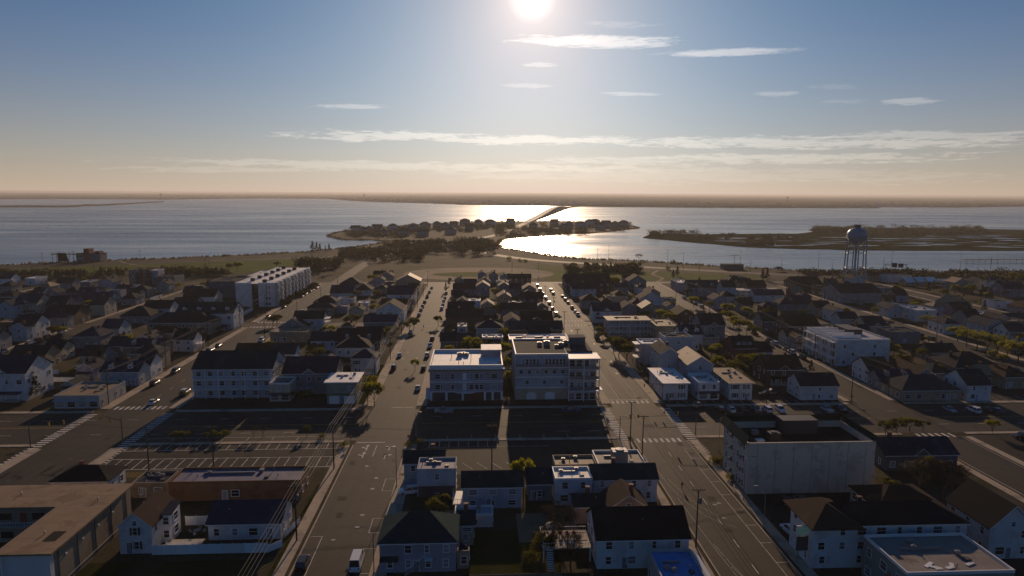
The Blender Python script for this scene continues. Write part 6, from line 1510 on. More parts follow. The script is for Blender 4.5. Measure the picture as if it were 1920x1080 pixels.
# grassed yards and gravel plots
for (x0, x1, y0, y1, lab) in ((-2,15,110,127,'lawn behind the teal hip roofed house'), (-58,-40,120,124.3,'small lawn inside the white fence'), (-90,-40,96,118,'dark grass in front of the white fence'), (-36.4,-33.4,96,150,'grass strip left of the centre street'),
                          (59.6,62.8,142,160,'grass strip beside the big tan building'), (-131,-117.5,212,232,'rough grass by the corner shop'), (-37.5,-33.5,210,260,'green verge under the street trees')):
    rect('lawn', x0, x1, y0, y1, m_yard, .010, lab)
for (x0, x1, y0, y1, lab) in ((-17,-4,123,136,'gravel yard behind the teal roofed house'), (8,20,122,134,'gravel yard beside the pink house')):
    rect('gravel_yard', x0, x1, y0, y1, m_sand, .011, lab)

# ------------------------------------------------------------------ house parts
def win_mesh(w, h, fm):
    def f():
        a = MB(); t = .11
        a.box(-w/2-t, w/2+t, -.07, .02, h, h+t).box(-w/2-t-.05, w/2+t+.05, -.12, .02, -t, 0)
        a.box(-w/2-t, -w/2, -.07, .02, 0, h).box(w/2, w/2+t, -.07, .02, 0, h)
        a.box(-w/2, w/2, -.05, .0, h*.49, h*.49+.07)
        return a.mesh('window', fm)
    return cached(('win', w, h, fm.name), f)
def pane_mesh(w, h, gm):
    return cached(('pane', w, h, gm.name), lambda: MB().box(-w/2, w/2, -.03, .02, 0, h).mesh('pane', gm))
FACE = {'f': 0.0, 'r': math.pi/2, 'b': math.pi, 'l': -math.pi/2}     # f: -Y, r: +X, l: -X
def window(parent, face, u, z, w, h, X, Y, fm=None, lit=False, shutters=None):
    """X,Y half sizes of the wall box; u runs along the wall"""
    loc = {'f': (u, -Y, z), 'r': (X, u, z), 'l': (-X, -u, z), 'b': (-u, Y, z)}[face]
    o = link('window', win_mesh(w, h, fm or m_trim), parent, loc, FACE[face])
    link('pane', pane_mesh(w, h, m_glassl if lit else m_glass), o)
    if shutters:
        sm = cached(('shut', w, h), lambda: MB().box(-.22, .22, -.06, .02, -.05, h+.05).mesh('shutter', m_trimd))
        for s_ in (-1, 1): link('shutter', sm, o, (s_*(w/2+.36), 0, 0))
    return o
def roof_gable(W, D, h, rise, axis, ov=.4, t=.2):
    a = MB()
    if axis == 'x':
        k = rise/(D/2); z = h - ov*k
        a.slab([(-W/2-ov,-D/2-ov,z+t),(W/2+ov,-D/2-ov,z+t),(W/2+ov,0,h+rise+t),(-W/2-ov,0,h+rise+t)], t)
        a.slab([(W/2+ov,D/2+ov,z+t),(-W/2-ov,D/2+ov,z+t),(-W/2-ov,0,h+rise+t+.004),(W/2+ov,0,h+rise+t+.004)], t)
    else:
        k = rise/(W/2); z = h - ov*k
        a.slab([(-W/2-ov,D/2+ov,z+t),(-W/2-ov,-D/2-ov,z+t),(0,-D/2-ov,h+rise+t),(0,D/2+ov,h+rise+t)], t)
        a.slab([(W/2+ov,-D/2-ov,z+t),(W/2+ov,D/2+ov,z+t),(0,D/2+ov,h+rise+t+.004),(0,-D/2-ov,h+rise+t+.004)], t)
    return a
def roof_hip(W, D, h, rise, ov=.45, t=.2):
    a = MB(); x, y = W/2+ov, D/2+ov
    if W >= D: r0, r1 = (-(x-y), 0), ((x-y), 0)
    else: r0, r1 = (0, -(y-x)), (0, (y-x))
    z0, z1 = h+t, h+rise+t
    p = [(-x,-y,z0),(x,-y,z0),(x,y,z0),(-x,y,z0)]; q0, q1 = (r0[0], r0[1], z1), (r1[0], r1[1], z1)
    if W >= D: a.quad(p[0],p[1],q1,q0).quad(p[1],p[2],q1).quad(p[2],p[3],q0,q1).quad(p[3],p[0],q0)
    else: a.quad(p[0],p[1],q0).quad(p[1],p[2],q1,q0).quad(p[2],p[3],q1).quad(p[3],p[0],q0,q1)
    a.box(-x, x, -y, y, h, h+t-.003)
    return a
def gable_wall(W, D, h, rise, roof):
    a = MB(); a.box(-W/2, W/2, -D/2, D/2, -.1, h, False)
    if roof == 'gx':
        for s_ in (-1, 1): a.prism_g = None; a.quad(*[(s_*W/2, -D/2, h), (s_*W/2, D/2, h), (s_*W/2, 0, h+rise)][::s_])
    if roof == 'gy':
        for s_ in (-1, 1): a.quad(*[(W/2, s_*D/2, h), (-W/2, s_*D/2, h), (0, s_*D/2, h+rise)][::s_])
    return a
def flat_roof(W, D, h, par=.45, ov=0.0):
    a = MB()
    if ov: a.box(-W/2-ov, W/2+ov, -D/2-ov, D/2+ov, h, h+.28)
    else:
        a.box(-W/2+.22, W/2-.22, -D/2+.22, D/2-.22, h-.02, h+.03)
    return a
def parapet(W, D, h, par, t=.22):
    a = MB(); x, y = W/2+.03, D/2+.03
    a.box(-x, x, -y, -y+t, h, h+par).box(-x, x, y-t, y, h, h+par).box(-x, -x+t, -y+t, y-t, h, h+par).box(x-t, x, -y+t, y-t, h, h+par)
    return a
def railing(L, hgt=1.0, step=.5):        # along x, from 0 to L
    def f():
        a = MB(); a.box(0, L, -.04, .04, hgt-.08, hgt).box(0, L, -.03, .03, .12, .18)
        k = max(2, int(L/step))
        for i in range(k+1): a.box(i*L/k-.025, i*L/k+.025, -.025, .025, .0, hgt-.08)
        return a.mesh('railing', m_trim)
    return cached(('rail', round(L, 1), hgt), f)
def hvac(parent, x, y, z, s_=1.0, m=None):
    a = MB(); a.box(-.8*s_, .8*s_, -.6*s_, .6*s_, .15, 1.1*s_).box(-.6*s_, .6*s_, -.5*s_, .5*s_, 0, .15)
    a.lathe([(.45*s_, 1.1*s_), (.45*s_, 1.22*s_), (.0, 1.24*s_)], 10)
    return link('roof_unit', cached(('hvac', s_), lambda: a.mesh('roof_unit', m or m_steel)), parent, (x, y, z))
def vent_pipe(parent, x, y, z, hh=.8):
    return link('vent_pipe', cached(('vent', hh), lambda: MB().tube((0,0,0),(0,0,hh),.09).tube((0,0,hh),(0,0,hh+.15),.18,.05).mesh('vent_pipe', m_steel)), parent, (x, y, z))
hr = random.Random(11)
def house(label, x0, x1, y0, y1, h, roof, wall, rcol, st, opt='', cat='house', name='house', group=None, rise=None, det=2, vary=False):
    W, D = x1-x0, y1-y0; cx, cy = (x0+x1)/2, (y0+y1)/2
    if opt == '' and det > 1 and cat == 'house' and vary:
        q_ = hr.random()
        if roof == 'gx' and W > 8: opt = 'dormer2' if q_ < .16 else 'gablet' if q_ < .34 else 'porch' if q_ < .5 else ''
        elif roof in ('hip', 'gy') and q_ < .3: opt = 'porch'
    t = thing(name, label, cat, (cx, cy, 0), 0, group)
    wm, rm = MATS['siding_'+wall], MATS['roof_'+rcol]
    if rise is None:
        span = {'gx': D, 'gy': W, 'hip': min(W, D)}.get(roof, 0)
        rise = min(span*.5*.62, 4.2)
    part('wall', gable_wall(W, D, h, rise, roof), wm, t)
    if roof in ('gx', 'gy'): ro = part('roof', roof_gable(W, D, h, rise, roof[1]), rm, t)
    elif roof == 'hip': ro = part('roof', roof_hip(W, D, h, rise), rm, t)
    else:
        over = opt in ('shutter', 'motel', 'garage')
        ro = part('roof', flat_roof(W, D, h, ov=.7 if over else 0), rm, t)
        if not over: link('parapet', parapet(W, D, h, .5).mesh('parapet', m_trim if rcol in ('white','pale','tar') else wm), t)
        if over: part('fascia', MB().box(-W/2-.72, W/2+.72, -D/2-.74, -D/2-.70, h+.02, h+.26), m_trim, t)
        for k in range(2 + (W*D > 120)):
            hvac(ro, hr.uniform(-W*.3, W*.3), hr.uniform(-D*.1, D*.35), h+(.28 if over else .03), .55)
        if W > 6 and D > 6:
            part('duct', MB().box(-W*.3, W*.1, D*.12, D*.12+.35, h+(.28 if over else .03), h+(.28 if over else .03)+.4), m_steel, ro)
            part('hatch', MB().box(W*.2, W*.2+.9, -D*.2, -D*.2+.9, h+(.28 if over else .03), h+(.28 if over else .03)+.3), m_trimd, ro)
        for k in range(3): vent_pipe(ro, hr.uniform(-W*.4, W*.4), hr.uniform(-D*.4, D*.4), h+(.28 if over else .03), hr.choice((.5, .8)))
    if roof in ('gx', 'gy', 'hip'):
        if hr.random() < .55:
            c = MB(); c.box(-.4, .4, -.35, .35, 0, 1.9).box(-.47, .47, -.42, .42, 1.9, 2.05)
            px, py = (hr.uniform(-.3, .3)*W, .12*D) if roof != 'gy' else (.15*W, hr.uniform(-.1, .3)*D)
            frac = abs(py)/(D/2) if roof == 'gx' else (abs(px)/(W/2) if roof == 'gy' else .4)
            link('chimney', cached('chim', lambda: c.mesh('chimney', MATS['siding_brick'])), ro, (px, py, h+rise*(1-frac)-.4))
        if hr.random() < .8: vent_pipe(ro, hr.uniform(-.3, .3)*W if roof != 'gy' else -.2*W, -.22*D if roof == 'gx' else .1*D, h+rise*.5, .5)
        # gutter board along the front eave
        if det > 1 and roof != 'gy':
            part('fascia', MB().box(-W/2-.4, W/2+.4, -D/2-.47, -D/2-.42, h-(.4*rise/(D/2) if roof == 'gx' else -.02), h-(.4*rise/(D/2) if roof == 'gx' else -.02)+.16), m_trim, t)
        if det > 1 and roof == 'gy':
            k = rise/(W/2); f = MB()
            for s_ in (-1, 1):
                f.quad(*[(s_*(W/2+.42), -D/2-.43, h-.42*k), (0, -D/2-.43, h+rise), (0, -D/2-.43, h+rise+.24), (s_*(W/2+.42), -D/2-.43, h-.42*k+.24)][::-s_])
            part('fascia', f, m_trim, t)
    # windows
    sh = h/st; shut_ = det > 1 and opt in ('', 'porch') and hr.random() < .3
    sides = ['f'] + (['r'] if cx < 20 else []) + (['l'] if cx > -30 else [])
    for face in sides:
        L = W if face == 'f' else D
        if opt == 'blank' and face == 'f':
            nwin = 1
        else: nwin = max(1, int(L/(3.3 if det > 1 else 4.2)))
        for k in range(st):
            zz = sh*k + (.95 if sh > 2.5 else .7)
            wh = min(1.35, sh-1.35)
            if wh < .5: wh = .6
            for j in range(nwin):
                if hr.random() < (.14 if opt not in ('motel', 'shutter') else .02): continue
                u = (j+.5)/nwin*L - L/2 + hr.uniform(-.15, .15)
                if k == 0 and opt in ('porch', 'gabletporch', 'garage', 'shop') and face == 'f': continue
                ww = hr.choice((.7, .85, .95, 1.15, 1.6)) if opt != 'motel' else 1.5
                window(t, face, u, zz, ww, wh, W/2, D/2, lit=hr.random() < .32, shutters=(opt == 'shutter' and face == 'f') or (shut_ and face == 'f'))
    if roof == 'gy' and rise > 1.6 and opt != 'blank': window(t, 'f', 0, h+.1, .7, .8, W/2, D/2)
    # a door
    if det > 1 and opt not in ('garage', 'shop'):
        u = hr.uniform(-.35, .35)*W
        d_ = link('door', cached('door', lambda: MB().box(-.5, .5, -.05, .03, 0, 2.1).mesh('door', m_door)), t, (u, -D/2, .1))
        link('door_frame', cached('doorf', lambda: MB().box(-.62,-.5,-.08,.02,0,2.2).box(.5,.62,-.08,.02,0,2.2).box(-.5,.5,-.08,.02,2.1,2.2).mesh('door_frame', m_trim)), d_)
    # extras
    if opt in ('porch', 'gabletporch'):
        pw = W*.8; a = MB(); a.box(-pw/2, pw/2, -D/2-1.5, -D/2-.02, 0, .5); part('porch_floor', a, m_deck, t)
        part('porch_roof', MB().slab([(-pw/2-.2,-D/2-1.7,2.65),(pw/2+.2,-D/2-1.7,2.65),(pw/2+.2,-D/2+.0,3.1),(-pw/2-.2,-D/2+.0,3.1)], .15), rm, t)
        for k in range(4):
            link('post', cached('post', lambda: MB().box(-.08,.08,-.08,.08,0,2.0).mesh('post', m_trim)), t, (-pw/2+.1+k*(pw-.2)/3, -D/2-1.4, .5))
        link('railing', railing(round(pw*.6, 1), .9), t, (-pw/2, -D/2-1.4, .5))
    if opt.startswith('gablet'):
        gw = min(3.6, W*.35); gx0 = W*.22 if opt == 'gabletR' else 0.0
        k = rise/(D/2); gr = gw*.42
        a = MB(); yb_ = -D/2 + gr/k + .6
        a.quad((gx0-gw/2,-D/2-.15,h-.1),(gx0+gw/2,-D/2-.15,h-.1),(gx0,-D/2-.15,h+gr-.1)); part('gablet_wall', a, wm, t)
        part('gablet_roof', MB().slab([(gx0-gw/2-.3,-D/2-.4,h-.2),(gx0,-D/2-.4,h+gr+.12),(gx0,yb_,h+gr+.12),(gx0-gw/2-.3,-D/2+.2,h-.2)][::-1], .14)
             .slab([(gx0+gw/2+.3,-D/2-.4,h-.2),(gx0,-D/2-.4,h+gr+.125),(gx0,yb_,h+gr+.125),(gx0+gw/2+.3,-D/2+.2,h-.2)], .14), rm, t)
        f = MB()
        for s_ in (-1, 1): f.quad(*[(gx0+s_*(gw/2+.3), -D/2-.42, h-.22), (gx0, -D/2-.42, h+gr), (gx0, -D/2-.42, h+gr+.16), (gx0+s_*(gw/2+.3), -D/2-.42, h-.04)][::-s_])
        part('gablet_trim', f, m_trim, t)
    if opt.startswith('dormer'):
        nd = {'dormer2': 2, 'dormer4': 4, 'dormerwide': 1}[opt]; dw = 1.9 if nd > 1 else W*.8
        for i in range(nd):
            ux = -W/2 + W*(i+.5)/nd; k = rise/(D/2); y_ = -D/2 + .25*D/2; zb = h + k*(.25*D/2)
            dh = 1.25; a = MB(); yk = min(0, y_ + dh/k)
            a.prism([(ux-dw/2, y_), (ux+dw/2, y_), (ux+dw/2, yk), (ux-dw/2, yk)], zb-.1, zb+dh)
            d_ = part('dormer', a, wm if nd > 1 else m_trimd, t)
            if nd > 1:
                part('dormer_roof', MB().slab([(ux-dw/2-.2,y_-.25,zb+dh),(ux,y_-.25,zb+dh+.7),(ux,yk+.9,zb+dh+.7),(ux-dw/2-.2,yk+.2,zb+dh)][::-1], .1)
                     .slab([(ux+dw/2+.2,y_-.25,zb+dh),(ux,y_-.25,zb+dh+.703),(ux,yk+.9,zb+dh+.703),(ux+dw/2+.2,yk+.2,zb+dh)], .1), rm, d_)
                part('dormer_front', MB().quad((ux-dw/2,y_-.01,zb+dh),(ux+dw/2,y_-.01,zb+dh),(ux,y_-.01,zb+dh+.62)), m_trim, d_)
                window(d_, 'f', ux, zb+.2, .95, .9, 0, -y_, lit=True)
            else:
                part('dormer_roof', MB().box(ux-dw/2-.2, ux+dw/2+.2, y_-.3, 0, zb+dh, zb+dh+.15), rm, d_)
                for u in (-.33, 0, .33): window(d_, 'f', ux+u*dw, zb+.2, 1.3, .85, 0, -y_, lit=True)
    if opt == 'motel':
        for k in range(1, st):
            part('walkway', MB().box(-W/2, W/2, -D/2-1.3, -D/2-.01, k*sh-.18, k*sh), m_trim, t)
            for q in range(max(2, int(W/4))):
                L_ = round(W/max(2, int(W/4)), 1)
                link('railing', railing(L_-.1, 1.0, .45), t, (-W/2+q*W/max(2, int(W/4)), -D/2-1.25, k*sh))
        for q in range(max(3, int(W/4))+1):
            link('post', cached(('mpost', round(h, 1)), lambda: MB().box(-.07,.07,-.07,.07,0,h).mesh('post', m_trim)), t, (-W/2+.1+q*(W-.2)/max(3, int(W/4)), -D/2-1.25, 0))
    if opt == 'garage':
        for u in (-.25, .25): link('garage_door', cached('gdoor', lambda: MB().box(-1.6,1.6,-.06,.03,0,2.5).box(-1.6,1.6,-.09,-.06,.6,.66).box(-1.6,1.6,-.09,-.06,1.25,1.31).box(-1.6,1.6,-.09,-.06,1.9,1.96).mesh('garage_door', m_trim)), t, (u*W, -D/2, .02))
        part('shop_band', MB().box(-W/2-.04, W/2+.04, -D/2-.12, -D/2-.01, 2.7, 3.4), m_sgreen, t)
    if opt == 'shop':
        kx = max(2, int(W/3))
        for q in range(kx): window(t, 'f', -W/2+(q+.5)*W/kx, .5, W/kx*.7, min(1.9, h-1.2), W/2, D/2, lit=q % 2 == 0)
        part('awning', MB().slab([(-W/2,-D/2-1.1,2.45),(W/2,-D/2-1.1,2.45),(W/2,-D/2-.01,2.95),(-W/2,-D/2-.01,2.95)], .08), MATS['siding_pale'] if h < 5 else m_trimd, t)
    if opt == 'skylight':
        for u in (-.33, 0, .33):
            part('skylight', MB().box(u*W-1.3, u*W+1.3, -.5, .6, h, h+.6), m_trimd, ro)
    if opt == 'deckroof':
        part('deck', MB().box(-W/2-.1, W/2+.1, -D/2-2.2, -D/2-.02, h*.5-.2, h*.5), m_trim, t)
        link('railing', railing(round(W, 1), 1.0), t, (-W/2, -D/2-2.15, h*.5))
        for s_ in (-1, 1): part('post', MB().box(s_*W/2-.08, s_*W/2+.08, -D/2-2.15, -D/2-2.0, 0, h*.5-.2), m_trim, t)
    if opt in ('balcL', 'deckR', 'stairR'):
        s_ = -1 if opt == 'balcL' else 1
        for zz in ((2.6, 5.2) if opt != 'stairR' else (2.8,)):
            x_ = sorted((s_*W/2+s_*.02, s_*(W/2+2.2)))
            if zz < h: part('balcony', MB().box(x_[0], x_[1], -D*.35, D*.2, zz-.2, zz), m_trim, t)
            link('railing', railing(2.2, 1.0), t, (x_[0], -D*.35, zz))
        if opt != 'stairR': part('balcony_roof', MB().box(min(s_*W/2, s_*(W/2+2.4))+.02, max(s_*W/2, s_*(W/2+2.4))-.02, -D*.36, D*.22, h-.25, h-.1), m_trim, t)
        for yy in (-D*.34, D*.18): part('post', MB().box(s_*(W/2+2.1)-.07, s_*(W/2+2.1)+.07, yy-.07, yy+.07, 0, h-.25 if opt != 'stairR' else 3.8), m_trim, t)
        if opt == 'stairR':
            st_ = MB()
            for q in range(10): st_.box(W/2+.5, W/2+1.6, -D*.35-.3*(q+1), -D*.35-.3*q, 2.7-.28*(q+1), 2.78-.28*(q+1))
            part('stair', st_, m_deck, t)
    return t

# ------------------------------------------------------------------ cars
def car_meshes(kind):
    # side profile sections along y (length), each: half width, bottom z, shoulder z ; then cabin
    L, Wd, Hs, Hr = {'sedan': (4.7, 1.82, .92, 1.45), 'suv': (4.8, 1.92, 1.08, 1.75), 'van': (5.6, 2.05, 1.25, 2.5), 'pickup': (5.6, 1.98, 1.1, 1.85)}[kind]
    def loft(secs, m, name, smooth=True):
        a = MB(); 
        for (y, pts) in secs:
            for (x, z) in pts: a.v.append((x, y, z))
        k = len(secs[0][1])
        for i in range(len(secs)-1):
            for j in range(k):
                c = (j+1) % k
                a.f.append((i*k+j, i*k+c, (i+1)*k+c, (i+1)*k+j)); a.mi.append(0)
        a.f.append(tuple(range(k))[::-1]); a.mi.append(0); a.f.append(tuple((len(secs)-1)*k+j for j in range(k))); a.mi.append(0)
        me = a.mesh(name, m, False)
        bm = bmesh.new(); bm.from_mesh(me); bmesh.ops.recalc_face_normals(bm, faces=bm.faces[:]); bm.to_mesh(me); bm.free()
        return me
    def ring(hw, zb, zt, r=.14): return [(-hw+.06, zb), (hw-.06, zb), (hw, zb+.18), (hw, zt-r), (hw-r, zt), (-hw+r, zt), (-hw, zt-r), (-hw, zb+.18)]
    w = Wd/2
    hood = Hs if kind != 'van' else 1.35
    back = Hs + (.04 if kind != 'pickup' else .0)
    body = loft([(-L/2, ring(w*.86, .38, back-.22)), (-L/2+.12, ring(w*.95, .26, back-.06)), (-L*.3, ring(w, .22, back)), (0, ring(w, .22, Hs)), (L*.27, ring(w, .22, hood)), (L/2-.35, ring(w*.96, .24, hood-.13)), (L/2-.08, ring(w*.9, .28, hood-.26)), (L/2, ring(w*.8, .36, hood-.42))], mat('car_paint', (.5,.5,.5), .28, .02, 1, .5, 3, rand=0), 'body')
    y0, y1, y2, y3 = {'sedan': (-L*.37, -L*.20, L*.06, L*.24), 'suv': (-L*.47, -L*.40, L*.08, L*.25), 'van': (-L*.48, -L*.46, L*.20, L*.36), 'pickup': (-L*.08, -L*.04, L*.12, L*.27)}[kind]
    def cab(hw0, hw1, z0, z1): return [(-hw0, z0), (hw0, z0), (hw1, z1), (-hw1, z1)]
    g = MB(); lo = Hs-.05; rt = Hr-.05
    pts0 = [(-w*.9, y0, lo), (w*.9, y0, lo), (w*.9, y3, lo), (-w*.9, y3, lo)]; pts1 = [(-w*.76, y1, rt), (w*.76, y1, rt), (w*.76, y2, rt), (-w*.76, y2, rt)]
    g.v = pts0+pts1; g.f = [(0,1,5,4),(1,2,6,5),(2,3,7,6),(3,0,4,7)]; g.mi = [0]*4
    glass = g.mesh('glass', m_glass)
    r = MB(); r.box(-w*.77, w*.77, y1-.05, y2+.05, rt, Hr)
    for s_ in (-1, 1):
        for (ya, yb) in ((y0, y1), (y3, y2)): r.tube((s_*w*.895, ya, lo), (s_*w*.765, yb, rt), .05, .05, 4)
        r.tube((s_*w*.905, (y0+y3)/2, lo), (s_*w*.775, (y1+y2)/2, rt), .05, .05, 4)
        if kind == 'van': r.quad(*[(s_*w*.905, y0+.1, lo), (s_*w*.905, y3-1.5, lo), (s_*w*.775, y3-1.5, rt), (s_*w*.775, y0+.1, rt)][::s_])
    roof = r.mesh('roof', mat('car_paint', None))
    if kind == 'pickup':
        pass
    wr = .33 if kind != 'van' else .36
    wh = cached('tyre', lambda: (lambda a: (a.tube((-.11,0,0),(.11,0,0),.33,.33,14), a.mesh('tyre', m_rubber))[1])(MB()))
    rim = cached('rim', lambda: (lambda a: (a.tube((-.118,0,0),(.118,0,0),.2,.2,10), a.mesh('rim', m_steel))[1])(MB()))
    hl = cached('headlight', lambda: MB().box(-.2,.2,-.05,.05,-.08,.08).mesh('headlight', mat('lamp_glass', (.75,.74,.70), .15, .05, 1, .6, 3)))
    tl = cached('taillight', lambda: MB().box(-.14,.14,-.04,.04,-.12,.12).mesh('taillight', mat('tail_glass', (.28,.02,.02), .2, .05, 1, .6, 3)))
    return dict(L=L, w=w, body=body, glass=glass, roof=roof, tyre=wh, rim=rim, hl=hl, tl=tl, wr=wr, hood=hood, back=back)
CARC = dict(white=(.72,.72,.72), silver=(.40,.41,.42), black=(.014,.014,.016), grey=(.12,.125,.13), blue=(.03,.07,.16), red=(.20,.015,.015), navy=(.02,.03,.06), beige=(.35,.30,.22))
for k, c in CARC.items(): mat('paint_'+k, c, .25, .03, 1, .55, 3, rand=0, metal=.25 if k in ('silver','grey') else 0)
def car(label, x, y, colr, kind='sedan', rz=0.0, group=None, name=None, cat=None):
    K = cached(('car', kind), lambda: car_meshes(kind))
    t = thing(name or {'sedan': 'parked_car', 'suv': 'parked_car', 'van': 'parked_van', 'pickup': 'pickup_truck'}[kind], label, cat or {'van': 'van', 'pickup': 'pickup'}.get(kind, 'car'), (x, y, .012), rz, group)
    pm = MATS['paint_'+colr]
    bo = link('body', K['body'], t); override(bo, pm)
    link('glass', K['glass'], t)
    rf = link('roof', K['roof'], t); override(rf, pm)
    L, w = K['L'], K['w']
    for s_ in (-1, 1):
        for yy in (-L*.30, L*.31):
            wh = link('wheel', K['tyre'], t, (s_*(w-.1), yy, .33)); link('rim', K['rim'], wh)
        link('headlight', K['hl'], t, (s_*w*.6, L/2-.03, K['hood']-.42)); link('taillight', K['tl'], t, (s_*w*.72, -L/2+.02, K['back']-.32))
    return t

# ------------------------------------------------------------------ trees
def leaf_cloud(a, rs, centres, per, rad, size):
    for c in centres:
        for k in range(per):
            d = Vector((rs.gauss(0,1), rs.gauss(0,1), rs.gauss(0,.8))); d = d.normalized()*rad*(rs.random()**.5)
            p = Vector(c)+d; s_ = size*rs.uniform(.6, 1.4)
            u = Vector((rs.gauss(0,1), rs.gauss(0,1), rs.gauss(0,.7))).normalized(); v = u.orthogonal().normalized()
            ang = rs.random()*6.28; v = (Matrix.Rotation(ang, 3, u) @ v); w = u.cross(v)
            a.quad(p+v*s_*.5, p+w*s_*.34, p-v*s_*.5, p-w*s_*.34)
def tree_proto(kind, seed):
    rs = random.Random(seed); tr = MB(); cr = MB(); ends = []
    if kind == 'pine':
        tr.tube((0,0,0), (.1,0,9), .22, .05, 7)
        for k in range(11):
            z = 2.2+k*.72; rr = (9.6-z)*.36+rs.uniform(-.3,.4)
            for q in range(5):
                a = rs.random()*6.28; e = (rr*math.cos(a), rr*math.sin(a), z-.2); tr.tube((0,0,z),(e[0]*.8,e[1]*.8,e[2]),.04,.015,4)
                ends += [(e[0]*f, e[1]*f, e[2]+.15) for f in (.45, .85)]
        leaf_cloud(cr, rs, ends, 13, .55, .42); m = m_pine
    elif kind == 'bush':
        tr.tube((0,0,0),(0,0,.8),.08,.04,6)
        for k in range(30):
            a = rs.random()*6.28; r_ = rs.random()**.5*1.25; ends.append((r_*math.cos(a), r_*math.sin(a), .3+rs.random()*1.3*(1.2-r_*.5)))
        for e in ends[:10]: tr.tube((0,0,.3), e, .03, .01, 4)
        leaf_cloud(cr, rs, ends, 22, .42, .2); m = m_leafo
    else:
        H_ = 7.5; fork = 2.2; tr.tube((0,0,0),(.05,.03,fork),.2,.15,8)
        def grow(p, d, L_, r_, lev):
            q = p+d*L_; tr.tube(p, q, r_, r_*.6, 5 if lev < 2 else 4)
            if lev >= 3: ends.append(tuple(q)); return
            for k in range(3 if lev < 2 else (3 if kind == 'leafy' else 4)):
                ax = d.orthogonal().normalized(); ax = Matrix.Rotation(rs.random()*6.28, 3, d) @ ax
                nd = (Matrix.Rotation(rs.uniform(.35, .8), 3, ax) @ d + Vector((0,0,.18))).normalized()
                grow(q, nd, L_*rs.uniform(.62, .85), r_*.6, lev+1)
            if lev == 2: ends.append(tuple(q))
        for k in range(4):
            a = k*1.57+rs.random(); grow(Vector((.05,.03,fork-.1)), Vector((math.cos(a)*.6, math.sin(a)*.6, 1)).normalized(), 1.9, .11, 0)
        if kind == 'leafy': leaf_cloud(cr, rs, ends, 17, .8, .42); m = m_leaf
        elif kind == 'olive': leaf_cloud(cr, rs, ends, 15, .85, .40); m = m_leafo
        else:
            m = m_twig
            for e in ends:
                for k in range(7):
                    d = Vector((rs.gauss(0,1), rs.gauss(0,1), abs(rs.gauss(0,1))+.2)).normalized()*rs.uniform(.4, 1.1); u = d.orthogonal().normalized()*.022; p = Vector(e)
                    cr.quad(p-u, p+u, p+d)
                    for q in range(3):
                        p2 = p+d*rs.uniform(.3, .9); d2 = (d.normalized()+Vector((rs.gauss(0,.7), rs.gauss(0,.7), rs.gauss(0,.5)))).normalized()*.45; u2 = d2.orthogonal().normalized()*.018
                        cr.quad(p2-u2, p2+u2, p2+d2)
    return tr.mesh('trunk', m_bark), cr.mesh('crown', m)
def tree(label, x, y, kind, s_, var=0, sxy=1.0, group=None, z=0):
    tm, cm = cached(('tree', kind, var), lambda: tree_proto(kind, 17+var*7+len(kind)))
    t = thing({'pine': 'pine_tree', 'bush': 'shrub', 'bare': 'bare_tree'}.get(kind, 'street_tree'), label, 'shrub' if kind == 'bush' else 'tree', (x, y, z), (x*7.3+y) % 6.28, group)
    t.scale = (s_*sxy, s_*sxy, s_)
    link('trunk', tm, t); link('crown', cm, t)
    return t
def woodland(name, label, spots, m, seed, leaf=1.1, per=60, z=0):
    """a far mass of trees that reads as one; spots: (x, y, radius, height)"""
    rs = random.Random(seed); a = MB()
    for (x, y, r_, h_) in spots:
        cs = []
        for k in range(10):
            an = rs.random()*6.28; q = rs.random()**.5*r_*.8
            cs.append((x+q*math.cos(an), y+q*math.sin(an), z+h_*(.25+.6*rs.random()*(1-.45*(q/r_)))))
        leaf_cloud(a, rs, cs, per//10, r_*.45, leaf)
        a.tube((x, y, z), (x, y, z+h_*.6), .25, .1, 5)
    o = link(name, a.mesh(name, m)); stuff(o, label, 'woods'); return o

# ------------------------------------------------------------------ poles, wires, signs
def utility_pole(label, x, y, h=11.5, arms=1, transformer=False, group='wooden utility poles', lean=0.0, rz=0):
    t = thing('utility_pole', label, 'utility pole', (x, y, 0), rz, group)
    t.rotation_euler = (lean, lean*.4, rz)
    link('pole', cached(('upole', round(h)), lambda: MB().tube((0,0,-.3),(0,0,h),.17,.11,8).mesh('pole', m_wood_pole)), t)
    for k in range(arms):
        zz = h-.5-k*1.1
        am = link('crossarm', cached('uarm', lambda: MB().box(-1.25,1.25,-.07,.07,-.07,.07).tube((-.6,.0,0),(0,0,-.6),.03,.03,4).tube((.6,0,0),(0,0,-.6),.03,.03,4).mesh('crossarm', m_wood_pole)), t, (0, -.14, zz))
        for u in (-1.1, -.45, .45, 1.1): link('insulator', cached('insul', lambda: MB().tube((0,0,.06),(0,0,.28),.06,.04,6).mesh('insulator', m_steel)), am, (u, 0, 0))
    if transformer: link('transformer', cached('trafo', lambda: MB().tube((0,0,0),(0,0,1.0),.3,.3,10).tube((0,0,1.0),(0,0,1.15),.3,.1,10).mesh('transformer', m_steel)), t, (.42, -.1, h-3.2))
    return t
def wires(label, pts, strands=((-.9, 0), (.0, 0), (.9, 0), (.1, -2.2)), sag=.9, r_=.022, m=None):
    t = thing('overhead_wire', label, 'wire')
    for (dx, dz) in strands:
        a = MB()
        for (p, q) in zip(pts[:-1], pts[1:]):
            prev = None
            for k in range(9):
                u = k/8; s_ = sag*4*u*(1-u)
                c = (p[0]+(q[0]-p[0])*u+dx*.7, p[1]+(q[1]-p[1])*u+dx*.3, p[2]+(q[2]-p[2])*u-s_+dz)
                if prev: a.tube(prev, c, r_, r_, 4)
                prev = c
        part('strand', a, m or m_wire, t)
    return t
